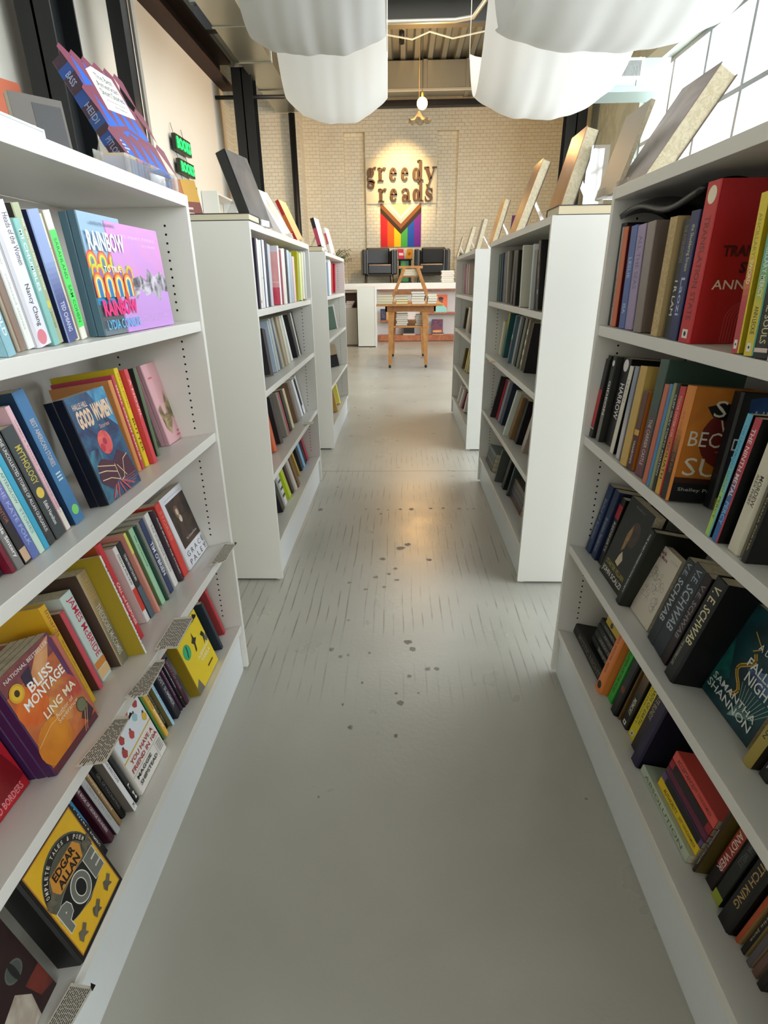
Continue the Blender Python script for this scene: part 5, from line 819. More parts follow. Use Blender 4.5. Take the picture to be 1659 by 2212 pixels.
{'t':'B','row':('NR',0),'ins':0.004,'y':0.9466,'w':0.0243,'h':0.225,'lean':3.6739,'sp':'#62ab93','lo':'#d8c63a','tx':(('ANCILLARY MERCY','#e8f0e0',0.2,0.6),('ANN LECKIE','#2c2a18',0.66,0.85)),'logo':1,'label':'book with teal green spine with yellow author panel on top shelf of near right bookcase','g':'books on the top shelf of near right bookcase'},
{'t':'B','row':('NR',0),'ins':0.004,'y':0.9147,'w':0.0331,'h':0.22,'lean':3.6739,'sp':'#1d1e1c','tx':(('THE IMMORTAL SOULS','#cfc98e',0.2,0.9),),'band':(('#d9c6bd',0.93,0.96),),'label':'book with black spine with cream brush letters on top shelf of near right bookcase','g':'books on the top shelf of near right bookcase'},
{'t':'B','row':('NR',0),'ins':0.004,'y':0.8782,'w':0.034,'h':0.2,'lean':3.6739,'sp':'#d5d5d8','label':'book with white spine cut by right picture edge on top shelf of near right bookcase','g':'books on the top shelf of near right bookcase'},
{'t':'B','row':('NR',1),'ins':0.0125,'y':1.6478,'w':0.0254,'h':0.232,'lean':0.0,'sp':'#1d1d1d','band':(('#b3242c',0.38,0.86),('#bdb9ae',0.87,0.89)),'label':'book with black and red spine at far end on second shelf of near right bookcase','g':'books on the second shelf of near right bookcase'},
{'t':'B','row':('NR',1),'ins':0.0172,'y':1.6497,'w':0.0208,'h':0.2419,'lean':0.0869,'sp':'#222326','band':(('#5d6f84',0.5,0.82),),'tx':(('THE FIRST SISTER','#8f9090',0.1,0.45),),'label':'book with black spine with slate blue panel on second shelf of near right bookcase','g':'books on the second shelf of near right bookcase'},
{'t':'B','row':('NR',1),'ins':0.0173,'y':1.6011,'w':0.026,'h':0.2448,'lean':2.0059,'sp':'#2c2b28','lo':'#77736b','tx':(('GIDEON','#f0f0ec',0.28,0.68,0.3,0.85),),'dots':(('#e8e8e4',0.08,0.5),),'label':'sooty spine with white capitals and round seal, second shelf of near right bookcase','g':'books on the second shelf of near right bookcase'},
{'t':'B','row':('NR',1),'ins':0.0347,'y':1.5546,'w':0.052,'h':0.2458,'lean':2.0059,'sp':'#111113','tx':(('HARROW','#f4f4f0',0.28,0.68,0.3,0.85),),'dots':(('#e8e8e4',0.08,0.5),),'label':'jet black spine with white seal on top, second shelf of near right bookcase','g':'books on the second shelf of near right bookcase'},
{'t':'B','row':('NR',1),'ins':0.0153,'y':1.477,'w':0.0228,'h':0.2353,'lean':0.2323,'sp':'#ddd8c6','fr':'#070707','tx':(('LEECH','#a0a094',0.15,0.4),),'label':'book with cream spine with black cover on second shelf of near right bookcase','g':'books on the second shelf of near right bookcase'},
{'t':'B','row':('NR',1),'ins':0.0115,'y':1.4194,'w':0.0234,'h':0.2404,'lean':4.2962,'sp':'#8e97a6','lo':'#c9c2c2','label':'book with cloudy grey blue spine on second shelf of near right bookcase','g':'books on the second shelf of near right bookcase'},
{'t':'B','row':('NR',1),'ins':0.004,'y':1.363,'w':0.0371,'h':0.2477,'lean':4.2962,'sp':'#c9a75a','label':'book with golden tan spine on second shelf of near right bookcase','g':'books on the second shelf of near right bookcase'},
{'t':'B','row':('NR',1),'ins':0.0063,'y':1.3268,'w':0.0254,'h':0.1941,'lean':4.2962,'sp':'#5d3a32','lo':'#46121a','fr':'#b5651a','band':(('#d8a648',0.48,0.55),),'tx':(('VAGABONDS','#e8dcd8',0.62,0.92,0.3,0.7),),'label':'book with maroon spine with gold band on second shelf of near right bookcase','g':'books on the second shelf of near right bookcase'},
{'t':'B','row':('NR',1),'ins':0.0105,'y':1.2768,'w':0.0411,'h':0.275,'lean':4.2962,'sp':'#3d564c','lo':'#6f3a44','tx':(('THE CARRIER CASTLE','#c9c4b4',0.5,0.9,0.3,0.7),),'label':'book with mottled green and red spine on second shelf of near right bookcase','g':'books on the second shelf of near right bookcase'},
{'t':'B','row':('NR',1),'ins':0.004,'y':1.2275,'w':0.02,'h':0.2279,'lean':4.2962,'sp':'#c26b50','label':'book with thin coral spine on second shelf of near right bookcase','g':'books on the second shelf of near right bookcase'},
{'t':'B','row':('NR',1),'ins':0.004,'y':1.2076,'w':0.0128,'h':0.2318,'lean':4.2962,'sp':'#4a86b8','label':'book with thin cornflower blue spine on second shelf of near right bookcase','g':'books on the second shelf of near right bookcase'},
{'t':'B','row':('NR',1),'ins':0.004,'y':1.1924,'w':0.0115,'h':0.2363,'lean':4.2962,'sp':'#8f9a6a','label':'book with thin sage green spine on second shelf of near right bookcase','g':'books on the second shelf of near right bookcase'},
{'t':'B','row':('NR',1),'ins':0.004,'y':1.177,'w':0.0148,'h':0.2382,'lean':4.2962,'sp':'#191a17','tx':(('CLIFF GRAY TOKYO AVIATION','#d8d8d0',0.1,0.85),),'label':'book with black spine with small white capitals on second shelf of near right bookcase','g':'books on the second shelf of near right bookcase'},
{'t':'B','row':('NR',1),'ins':0.004,'y':1.1558,'w':0.022,'h':0.2349,'lean':4.2962,'sp':'#c23a3c','lo':'#d2a63c','tx':(('TOCHI ONYEBUCHI','#eab9a8',0.08,0.45),('GOLIATH','#17130f',0.5,0.85,0.3,0.8)),'label':'book with red to amber spine with black capitals on second shelf of near right bookcase','g':'books on the second shelf of near right bookcase'},
{'t':'B','row':('NR',1),'ins':0.004,'y':1.1259,'w':0.0314,'h':0.242,'lean':4.2962,'hc':1,'sp':'#d88434','lo':'#1a1512','fr':'#b46a1c','fart':'shewho','tx':(('SHE WHO BECAME THE SUN','#b5602a',0.22,0.75,0.35,0.65),),'label':'book with orange rounded spine with black foot on second shelf of near right bookcase','g':'books on the second shelf of near right bookcase'},
{'t':'B','row':('NR',1),'ins':0.0825,'y':1.0941,'w':0.0301,'h':0.2422,'lean':4.2962,'hc':1,'sp':'#101114','fr':'#0e1420','fart':'hewho','label':'book with black spine with blue shadowed cover on second shelf of near right bookcase','g':'books on the second shelf of near right bookcase'},
{'t':'B','row':('NR',1),'ins':0.004,'y':0.9399,'w':0.0143,'h':0.2307,'lean':-1.4633,'sp':'#62b3cf','lo':'#a9cf62','fr':'#08090a','tx':(('THE UNFAMILIAR GARDEN','#3b88a0',0.08,0.62),('PERCY','#4a6a2a',0.66,0.85)),'label':'book with slim aqua to lime spine on second shelf of near right bookcase','g':'books on the second shelf of near right bookcase'},
{'t':'B','row':('NR',1),'ins':0.004,'y':0.9151,'w':0.0173,'h':0.2294,'lean':-1.4633,'sp':'#b83a48','lo':'#2c6aa8','fr':'#07080a','tx':(('THE NINTH METAL','#e8dfe0',0.08,0.62,0.2,0.8),('PERCY','#8fc0dc',0.66,0.85,0.2,0.8)),'label':'book with red to blue spine with bold capitals on second shelf of near right bookcase','g':'books on the second shelf of near right bookcase'},
{'t':'B','row':('NR',1),'ins':0.0135,'y':0.8732,'w':0.0333,'h':0.22,'lean':-1.4633,'hc':1,'sp':'#d8d2bc','fr':'#cdc6ae','tx':(('MORDEW','#3c3528',0.35,0.6,0.5,0.8),('ALEX PHEBY','#4c4538',0.35,0.6,0.25,0.45)),'label':'book with cream white hardcover spine with black capitals on second shelf of near right bookcase','g':'books on the second shelf of near right bookcase'},
{'t':'B','row':('NR',1),'ins':0.011,'y':0.8359,'w':0.0119,'h':0.215,'lean':-1.4633,'sp':'#1e1d1b','fr':'#0c0d0e','fart':'chana','tx':(('CHANA PORTER','#b9ac6a',0.45,0.9,0.35,0.65),),'label':'black spine with gold capitals at right edge, second shelf of near right bookcase','g':'books on the second shelf of near right bookcase'},
{'t':'B','row':('NR',2),'ins':0.0498,'y':1.6306,'w':0.0365,'h':0.235,'lean':0.0,'sp':'#18325c','tx':(('Ballad of Autumn','#8a93a8',0.2,0.8),),'label':'book with navy spine nearest the shelf end on third shelf of near right bookcase','g':'books on the third shelf of near right bookcase'},
{'t':'B','row':('NR',2),'ins':0.0533,'y':1.5861,'w':0.035,'h':0.235,'lean':0.0,'sp':'#17284c','tx':(('Brandon Sanderson','#8c98b4',0.4,0.9),),'label':'book with second navy spine with silver script on third shelf of near right bookcase','g':'books on the third shelf of near right bookcase'},
{'t':'B','row':('NR',2),'ins':0.0626,'y':1.5483,'w':0.0289,'h':0.225,'lean':0.0,'sp':'#171518','band':(('#a8242e',0.1,0.3),),'tx':(('REDSHIRTS','#c9c4b8',0.35,0.8),),'label':'book with black spine with red upper panel on third shelf of near right bookcase','g':'books on the third shelf of near right bookcase'},
{'t':'F','row':('NR',2),'ins':0.0457,'y0':1.3422,'y1':1.5021,'h':0.2524,'n':1,'th':0.03,'tilt':3.0,'art':'scalzi','sp':'#141616','label':'book with black cover showing a suited cat portrait on third shelf of near right bookcase','g':'books on the third shelf of near right bookcase'},
{'t':'B','row':('NR',2),'ins':0.0299,'y':1.3099,'w':0.0283,'h':0.2376,'lean':-6.572,'hc':1,'sp':'#131817','fr':'#1b1f18','tx':(('THE KAIJU PRESERVATION SOCIETY','#cfe0dc',0.05,0.85,0.35,0.65),),'label':'book with green black spine with white capitals on third shelf of near right bookcase','g':'books on the third shelf of near right bookcase'},
{'t':'F','row':('NR',2),'ins':0.0615,'y0':1.1837,'y1':1.2951,'h':0.2042,'n':1,'th':0.02,'tilt':3.0,'art':'blacknomore','sp':'#cfc6b6','label':'cream cover with line drawing of crowded figures, third shelf of near right bookcase','g':'books on the third shelf of near right bookcase'},
{'t':'B','row':('NR',2),'ins':0.0494,'y':1.1382,'w':0.0344,'h':0.2398,'lean':-4.4189,'sp':'#232d34','tx':(('V.E.','#9aa4aa',0.03,0.18),('SCHWAB','#b4bcc0',0.22,0.72,0.2,0.8)),'label':'slate spine first of four big lettered ones, third shelf of near right bookcase','g':'books on the third shelf of near right bookcase'},
{'t':'B','row':('NR',2),'ins':0.0474,'y':1.0963,'w':0.0464,'h':0.2451,'lean':-4.4189,'sp':'#26303a','tx':(('V.E.','#9aa4aa',0.03,0.18),('SCHWAB','#aab4ba',0.22,0.72,0.2,0.8)),'label':'book with wider slate spine with large silver capitals on third shelf of near right bookcase','g':'books on the third shelf of near right bookcase'},
{'t':'B','row':('NR',2),'ins':0.0454,'y':1.058,'w':0.0243,'h':0.2452,'lean':-4.4189,'sp':'#211016','tx':(('V.E. SCHWAB','#8f8a8c',0.1,0.7,0.2,0.8),),'label':'book with black plum spine with dim capitals on third shelf of near right bookcase','g':'books on the third shelf of near right bookcase'},
{'t':'B','row':('NR',2),'ins':0.0293,'y':1.0001,'w':0.0391,'h':0.2664,'lean':-4.4189,'hc':1,'sp':'#101216','fr':'#050607','tx':(('V. E. SCHWAB','#e0d8a8',0.06,0.62,0.3,0.9),('THE INVISIBLE LIFE','#a8a48c',0.62,0.88,0.2,0.4)),'label':'book with thick black hardcover with gold capitals on third shelf of near right bookcase','g':'books on the third shelf of near right bookcase'},
{'t':'F','row':('NR',2),'ins':0.099,'y0':0.8109,'y1':0.9841,'h':0.235,'n':1,'th':0.05,'tilt':3.0,'art':'samantha','sp':'#0e2024','label':'dark teal cover with golden serpent and white capitals, third shelf of near right bookcase','g':'books on the third shelf of near right bookcase'},
{'t':'B','row':('NR',2),'ins':0.0717,'y':0.7704,'w':0.0229,'h':0.235,'lean':-4.0982,'hc':1,'sp':'#a89548','fr':'#2a261c','tx':(('ROBERT JORDAN','#1c1a14',0.1,0.7),),'label':'book with antique gold hardcover spine on third shelf of near right bookcase','g':'books on the third shelf of near right bookcase'},
{'t':'B','row':('NR',2),'ins':0.0861,'y':0.7401,'w':0.024,'h':0.22,'lean':-4.0982,'sp':'#1e1f1f','fr':'#2a2a2a','tx':(('NOVEL','#d0d0c8',0.5,0.9),),'label':'black and white photo spine by right edge, third shelf of near right bookcase','g':'books on the third shelf of near right bookcase'},
{'t':'S','row':('NR',3),'ins':0.054,'y0':1.3628,'L':0.3542,'zo':0.0,'w':0.04,'hc':1,'sp':'#141412','tx':(('MYSTIC NIGHT','#6f6a58',0.3,0.9),),'label':'fat black book at the bottom of a lying stack, bottom shelf of near right bookcase','g':'books on the bottom shelf of near right bookcase'},
{'t':'S','row':('NR',3),'ins':0.074,'y0':1.3628,'L':0.2,'zo':0.04,'w':0.026,'sp':'#0d0d0e','tx':(('TRUTH OF THE DIVINE','#b8b8b0',0.3,0.9),),'label':'second black book of the lying stack on bottom shelf of near right bookcase','g':'books on the bottom shelf of near right bookcase'},
{'t':'S','row':('NR',3),'ins':0.076,'y0':1.3628,'L':0.2,'zo':0.066,'w':0.026,'sp':'#121213','tx':(('LINDSAY ELLIS','#8c8c86',0.2,0.8),),'label':'third black book of the lying stack on bottom shelf of near right bookcase','g':'books on the bottom shelf of near right bookcase'},
{'t':'S','row':('NR',3),'ins':0.076,'y0':1.3628,'L':0.2,'zo':0.092,'w':0.024,'sp':'#0f1012','tx':(('APOSTLES','#8a8a84',0.3,0.8),),'label':'fourth black book of the lying stack on bottom shelf of near right bookcase','g':'books on the bottom shelf of near right bookcase'},
{'t':'S','row':('NR',3),'ins':0.078,'y0':1.3628,'L':0.2,'zo':0.116,'w':0.022,'sp':'#101114','tx':(('NOUMENA','#7a7a74',0.2,0.7),),'label':'fifth black book of the lying stack on bottom shelf of near right bookcase','g':'books on the bottom shelf of near right bookcase'},
{'t':'S','row':('NR',3),'ins':0.079,'y0':1.3628,'L':0.17,'zo':0.138,'w':0.03,'sp':'#c9a92c','dots':(('#2a2a1a',0.25,0.5),('#2a2a1a',0.7,0.5)),'label':'mustard book with black dots topping the lying stack on bottom shelf of near right bookcase','g':'books on the bottom shelf of near right bookcase'},
{'t':'B','row':('NR',3),'ins':0.0383,'y':1.3552,'w':0.0387,'h':0.225,'lean':0.0,'hc':1,'sp':'#e8853f','tx':(('MEXICA  ANCHORA  VICION','#7a3a18',0.05,0.7,0.3,0.6),),'dots':(('#1c1210',0.9,0.5),),'label':'orange rounded spine with an eye at its foot, bottom shelf of near right bookcase','g':'books on the bottom shelf of near right bookcase'},
{'t':'B','row':('NR',3),'ins':0.0627,'y':1.3157,'w':0.0292,'h':0.22,'lean':0.0,'hc':0,'sp':'#3cb84a','bk':'#0a0a0b','tx':(('CHILDREN OF THE VOID','#12361a',0.1,0.85),),'label':'book with vivid green spine with black letters on bottom shelf of near right bookcase','g':'books on the bottom shelf of near right bookcase'},
{'t':'B','row':('NR',3),'ins':0.053,'y':1.2637,'w':0.0322,'h':0.215,'lean':0.0,'hc':1,'sp':'#0f0e0c','dots':(('#7a2c1c',0.6,0.5),),'label':'book with black spine with rusty red disc on bottom shelf of near right bookcase','g':'books on the bottom shelf of near right bookcase'},
{'t':'B','row':('NR',3),'ins':0.0624,'y':1.24,'w':0.0056,'h':0.215,'lean':0.0,'sp':'#6f5228','label':'book with thin bronze spine on bottom shelf of near right bookcase','g':'books on the bottom shelf of near right bookcase'},
{'t':'B','row':('NR',3),'ins':0.0678,'y':1.2155,'w':0.0343,'h':0.215,'lean':0.0,'sp':'#1a1612','hi':'#7a5a2a','tx':(('MEMORY','#cfc8b0',0.55,0.8),),'logo':1,'label':'book with black spine with golden nebula upper part on bottom shelf of near right bookcase','g':'books on the bottom shelf of near right bookcase'},
{'t':'B','row':('NR',3),'ins':0.0734,'y':1.1746,'w':0.0356,'h':0.215,'lean':0.0,'sp':'#e2cf1c','tx':(('SHARDS OF EARTH','#1c1a10',0.1,0.75,0.5,0.85),('TCHAIKOVSKY','#8a7c14',0.2,0.8,0.15,0.4)),'logo':1,'label':'book with lemon yellow spine with black capitals on bottom shelf of near right bookcase','g':'books on the bottom shelf of near right bookcase'},
{'t':'B','row':('NR',3),'ins':0.0628,'y':1.1287,'w':0.033,'h':0.215,'lean':0.0,'sp':'#2a1c18','tx':(('KATE BLINDY','#b0a08c',0.1,0.5),),'label':'book with dark brown spine with beige capitals on bottom shelf of near right bookcase','g':'books on the bottom shelf of near right bookcase'},
{'t':'B','row':('NR',3),'ins':0.0419,'y':1.0797,'w':0.0355,'h':0.23,'lean':0.0,'hc':1,'sp':'#21143a','fr':'#120c22','label':'book with thick dark violet hardcover spine on bottom shelf of near right bookcase','g':'books on the bottom shelf of near right bookcase'},
{'t':'S','row':('NR',3),'ins':0.05,'y0':0.8138,'L':0.2411,'zo':0.0,'w':0.024,'sp':'#b9c4ae','tx':(('ABSOLUTION','#5c6a58',0.1,0.9),),'label':'pale sage book lying at the bottom of stack on bottom shelf of near right bookcase','g':'books on the bottom shelf of near right bookcase'},
{'t':'S','row':('NR',3),'ins':0.062,'y0':0.8138,'L':0.185,'zo':0.024,'w':0.024,'sp':'#e8c51e','tx':(('AUTHORITY','#1c1a10',0.15,0.5),('JEFF VANDERMEER','#6a5a10',0.55,0.95)),'label':'yellow book lying second from the bottom on bottom shelf of near right bookcase','g':'books on the bottom shelf of near right bookcase'},
{'t':'S','row':('NR',3),'ins':0.062,'y0':0.8138,'L':0.185,'zo':0.048,'w':0.02,'sp':'#5c4a72','band':(('#0c0a10',0.1,0.95),),'label':'purple book with black title bar in lying stack on bottom shelf of near right bookcase','g':'books on the bottom shelf of near right bookcase'},
{'t':'S','row':('NR',3),'ins':0.064,'y0':0.8138,'L':0.185,'zo':0.068,'w':0.02,'sp':'#5e1c38','label':'mulberry book in the middle of lying stack on bottom shelf of near right bookcase','g':'books on the bottom shelf of near right bookcase'},
{'t':'S','row':('NR',3),'ins':0.064,'y0':0.8138,'L':0.185,'zo':0.088,'w':0.022,'sp':'#9a1c2c','band':(('#1c0a0c',0.1,0.9),),'label':'crimson book with black title bar in lying stack on bottom shelf of near right bookcase','g':'books on the bottom shelf of near right bookcase'},
{'t':'S','row':('NR',3),'ins':0.064,'y0':0.8138,'L':0.185,'zo':0.11,'w':0.026,'sp':'#e0564c','tx':(('ACCEPTANCE','#22100e',0.1,0.5),('JEFF VANDERMEER','#7a1c20',0.5,0.9)),'label':'coral book topping the lying stack on bottom shelf of near right bookcase','g':'books on the bottom shelf of near right bookcase'},
{'t':'B','row':('NR',3),'ins':0.0605,'y':0.7983,'w':0.0071,'h':0.215,'lean':0.0,'sp':'#2a1a10','fr':'#5a4c20','tx':(('MEMORY CALLED','#b8a0a0',0.4,0.9),),'label':'book with thin umber spine beside lying stack on bottom shelf of near right bookcase','g':'books on the bottom shelf of near right bookcase'},
{'t':'B','row':('NR',3),'ins':0.0812,'y':0.7714,'w':0.0318,'h':0.225,'lean':0.0,'hc':1,'sp':'#1a0c0c','hi':'#a8501c','mid':'#8c1c1c','tx':(('ARTEMIAN','#e0c8b0',0.08,0.25),('ANDY WEIR','#e8d0c8',0.3,0.78,0.25,0.75)),'label':'book with black and rust spine with white capitals on bottom shelf of near right bookcase','g':'books on the bottom shelf of near right bookcase'},
{'t':'B','row':('NR',3),'ins':0.0777,'y':0.7394,'w':0.0261,'h':0.22,'lean':0.0,'sp':'#181a18','tx':(('MARTHA WELLS','#5a5c58',0.1,0.5),),'band':(('#9aa832',0.9,1),),'label':'black spine with lime label at its foot, bottom shelf of near right bookcase','g':'books on the bottom shelf of near right bookcase'},
{'t':'B','row':('NR',3),'ins':0.0655,'y':0.6922,'w':0.0374,'h':0.235,'lean':0.0,'hc':1,'sp':'#0c0b0c','fr':'#060606','tx':(('WITCH KING','#b8975c',0.15,0.75,0.3,0.7),),'label':'book with fat black spine with thin gold capitals on bottom shelf of near right bookcase','g':'books on the bottom shelf of near right bookcase'},
{'t':'B','row':('NR',3),'ins':0.0783,'y':0.6648,'w':0.0091,'h':0.19,'lean':0.0,'sp':'#b5522c','fr':'#c9a468','label':'book with rust orange spine of a small paperback on bottom shelf of near right bookcase','g':'books on the bottom shelf of near right bookcase'},
{'t':'B','row':('NR',3),'ins':0.0794,'y':0.6461,'w':0.0113,'h':0.175,'lean':0.0,'sp':'#0e0d0c','fr':'#c9ae72','tx':(('Charlie Jane','#b8a888',0.2,0.8),),'label':'book with small black spine with cream script on bottom shelf of near right bookcase','g':'books on the bottom shelf of near right bookcase'},
{'t':'B','row':('NR',3),'ins':0.078,'y':0.6261,'w':0.0123,'h':0.18,'lean':0.0,'sp':'#5a5458','fr':'#b8a078','label':'book with small slate mottled spine on bottom shelf of near right bookcase','g':'books on the bottom shelf of near right bookcase'},
{'t':'B','row':('NR',3),'ins':0.0795,'y':0.6095,'w':0.0137,'h':0.185,'lean':0.0,'sp':'#6a4c44','fr':'#a8937a','label':'book with small brown mottled spine on bottom shelf of near right bookcase','g':'books on the bottom shelf of near right bookcase'},
{'t':'B','row':('NR',3),'ins':0.0767,'y':0.5901,'w':0.0136,'h':0.18,'lean':0.0,'sp':'#1c1614','tx':(('AXIOMS END','#e8e4d8',0.1,0.6),),'label':'book with small black spine with white square letters on bottom shelf of near right bookcase','g':'books on the bottom shelf of near right bookcase'},
{'t':'B','row':('ML',0),'ins':0.004,'y':2.4332,'w':0.0197,'h':0.267,'lean':2.6207,'sp':'#2a2038','label':'book with thin black violet spine on top shelf of middle left bookcase','g':'books on the top shelf of middle left bookcase'},
{'t':'B','row':('ML',0),'ins':0.0044,'y':2.4577,'w':0.0201,'h':0.267,'lean':2.6207,'sp':'#e6e4e2','dots':(('#b83a48',0.9,0.5),),'label':'book with white spine with red fleck on top shelf of middle left bookcase','g':'books on the top shelf of middle left bookcase'},
{'t':'B','row':('ML',0),'ins':0.0064,'y':2.489,'w':0.0255,'h':0.264,'lean':2.6207,'sp':'#ddd9cc','label':'book with cream spine on top shelf of middle left bookcase','g':'books on the top shelf of middle left bookcase'},
{'t':'B','row':('ML',0),'ins':0.004,'y':2.5122,'w':0.0189,'h':0.2654,'lean':2.6207,'sp':'#e8e8e8','dots':(('#d8a890',0.55,0.5),),'label':'book with white spine with pink mark on top shelf of middle left bookcase','g':'books on the top shelf of middle left bookcase'},
{'t':'B','row':('ML',0),'ins':0.0076,'y':2.5474,'w':0.0154,'h':0.27,'lean':2.6207,'sp':'#2b2f52','label':'book with thin navy spine on top shelf of middle left bookcase','g':'books on the top shelf of middle left bookcase'},
{'t':'B','row':('ML',0),'ins':0.0108,'y':2.5911,'w':0.037,'h':0.27,'lean':2.6207,'sp':'#e3e6ee','label':'book with bright white spine on top shelf of middle left bookcase','g':'books on the top shelf of middle left bookcase'},
{'t':'B','row':('ML',0),'ins':0.0146,'y':2.6577,'w':0.0385,'h':0.2696,'lean':2.6207,'sp':'#1c1830','label':'book with near black spine on top shelf of middle left bookcase','g':'books on the top shelf of middle left bookcase'},
{'t':'B','row':('ML',0),'ins':0.0119,'y':2.702,'w':0.048,'h':0.2594,'lean':2.6207,'sp':'#bcbfc6','label':'book with silver spine on top shelf of middle left bookcase','g':'books on the top shelf of middle left bookcase'},
{'t':'B','row':('ML',0),'ins':0.004,'y':2.8711,'w':0.0305,'h':0.2624,'lean':1.4965,'sp':'#f0ece8','bk':'#e06a74','bart':'pinkfig','label':'book with white spine of the coral cover on top shelf of middle left bookcase','g':'books on the top shelf of middle left bookcase'},
{'t':'B','row':('ML',0),'ins':0.004,'y':2.9149,'w':0.041,'h':0.2465,'lean':1.4965,'sp':'#8e2a44','label':'book with maroon spine on top shelf of middle left bookcase','g':'books on the top shelf of middle left bookcase'},
{'t':'B','row':('ML',0),'ins':0.004,'y':2.9582,'w':0.0373,'h':0.253,'lean':1.4965,'sp':'#e4dccf','label':'book with ivory spine on top shelf of middle left bookcase','g':'books on the top shelf of middle left bookcase'},
{'t':'B','row':('ML',0),'ins':0.004,'y':3.0015,'w':0.0417,'h':0.2578,'lean':1.4965,'sp':'#e9e6e0','label':'book with plain white spine on top shelf of middle left bookcase','g':'books on the top shelf of middle left bookcase'},
{'t':'B','row':('ML',0),'ins':0.004,'y':3.0553,'w':0.0537,'h':0.2551,'lean':1.4965,'sp':'#17171d','label':'book with black spine on top shelf of middle left bookcase','g':'books on the top shelf of middle left bookcase'},
{'t':'B','row':('ML',0),'ins':0.004,'y':3.1185,'w':0.0546,'h':0.2549,'lean':1.4965,'sp':'#c2cfd8','label':'book with ice blue spine on top shelf of middle left bookcase','g':'books on the top shelf of middle left bookcase'},
{'t':'B','row':('ML',0),'ins':0.004,'y':3.1865,'w':0.0546,'h':0.2481,'lean':1.4965,'sp':'#aebcc6','label':'book with pale steel spine on top shelf of middle left bookcase','g':'books on the top shelf of middle left bookcase'},
{'t':'B','row':('ML',0),'ins':0.004,'y':3.2615,'w':0.0546,'h':0.231,'lean':1.4965,'sp':'#ecc6c4','label':'book with light pink spine on top shelf of middle left bookcase','g':'books on the top shelf of middle left bookcase'},
{'t':'B','row':('ML',0),'ins':0.0067,'y':3.3805,'w':0.0114,'h':0.27,'lean':11.0,'sp':'#b9b40f','bk':'#b5b010','label':'book with olive yellow spine on top shelf of middle left bookcase','g':'books on the top shelf of middle left bookcase'},
{'t':'B','row':('ML',0),'ins':0.004,'y':3.4767,'w':0.0544,'h':0.2564,'lean':4.9851,'sp':'#dfe69a','label':'book with pale lime spine on top shelf of middle left bookcase','g':'books on the top shelf of middle left bookcase'},
{'t':'B','row':('ML',0),'ins':0.004,'y':3.5592,'w':0.0544,'h':0.2651,'lean':4.9851,'sp':'#ded8c2','label':'book with sand white spine on top shelf of middle left bookcase','g':'books on the top shelf of middle left bookcase'},
{'t':'B','row':('ML',0),'ins':0.004,'y':3.6406,'w':0.0544,'h':0.2698,'lean':4.9851,'sp':'#bfc1bd','label':'book with light grey spine on top shelf of middle left bookcase','g':'books on the top shelf of middle left bookcase'},
{'t':'B','row':('ML',1),'ins':0.08,'y':2.857,'w':0.0536,'h':0.23,'lean':11.0,'sp':'#1b1820','label':'book with black spine on second shelf of middle left bookcase','g':'books on the second shelf of middle left bookcase'},
{'t':'B','row':('ML',1),'ins':0.08,'y':2.9926,'w':0.0162,'h':0.2634,'lean':5.9796,'sp':'#b9c8d6','bk':'#b7c7d8','label':'book with pale blue spine of the face cover on second shelf of middle left bookcase','g':'books on the second shelf of middle left bookcase'},
{'t':'B','row':('ML',1),'ins':0.08,'y':3.0415,'w':0.0486,'h':0.27,'lean':5.9796,'sp':'#a9b0a6','label':'book with grey green spine on second shelf of middle left bookcase','g':'books on the second shelf of middle left bookcase'},
{'t':'B','row':('ML',1),'ins':0.08,'y':3.0786,'w':0.0233,'h':0.27,'lean':5.9796,'sp':'#27386e','label':'book with thin royal blue spine on second shelf of middle left bookcase','g':'books on the second shelf of middle left bookcase'},
{'t':'B','row':('ML',1),'ins':0.08,'y':3.1574,'w':0.0544,'h':0.27,'lean':-4.4299,'sp':'#9c9c8e','label':'book with dusty grey spine on second shelf of middle left bookcase','g':'books on the second shelf of middle left bookcase'},
{'t':'B','row':('ML',1),'ins':0.08,'y':3.2543,'w':0.0546,'h':0.27,'lean':-0.0969,'sp':'#a8977c','label':'book with taupe spine on second shelf of middle left bookcase','g':'books on the second shelf of middle left bookcase'},
{'t':'B','row':('ML',1),'ins':0.08,'y':3.3373,'w':0.0546,'h':0.27,'lean':-0.0969,'sp':'#c9c7b4','label':'book with stone spine on second shelf of middle left bookcase','g':'books on the second shelf of middle left bookcase'},
{'t':'B','row':('ML',1),'ins':0.08,'y':3.4326,'w':0.0456,'h':0.27,'lean':-6.7196,'sp':'#e0e0da','label':'book with white slim spine on second shelf of middle left bookcase','g':'books on the second shelf of middle left bookcase'},
{'t':'B','row':('ML',1),'ins':0.08,'y':3.6369,'w':0.0538,'h':0.27,'lean':-9.8589,'sp':'#0f0f12','label':'book with black spine first of two on second shelf of middle left bookcase','g':'books on the second shelf of middle left bookcase'},
{'t':'B','row':('ML',1),'ins':0.08,'y':3.7476,'w':0.0455,'h':0.27,'lean':-6.4667,'sp':'#141420','label':'book with ink spine second of two on second shelf of middle left bookcase','g':'books on the second shelf of middle left bookcase'},
{'t':'B','row':('ML',1),'ins':0.08,'y':3.713,'w':0.021,'h':0.27,'lean':-6.4667,'sp':'#e6dfcf','bk':'#a9a89c','label':'book with thin ivory spine leaning on the end on second shelf of middle left bookcase','g':'books on the second shelf of middle left bookcase'},
{'t':'B','row':('ML',2),'ins':0.0794,'y':2.7868,'w':0.0536,'h':0.2,'lean':11.0,'sp':'#d85f2c','label':'book with orange spine on third shelf of middle left bookcase','g':'books on the third shelf of middle left bookcase'},
{'t':'B','row':('ML',2),'ins':0.08,'y':2.9469,'w':0.0536,'h':0.2577,'lean':11.0,'sp':'#1d1a1c','label':'book with black spine leaning on third shelf of middle left bookcase','g':'books on the third shelf of middle left bookcase'},
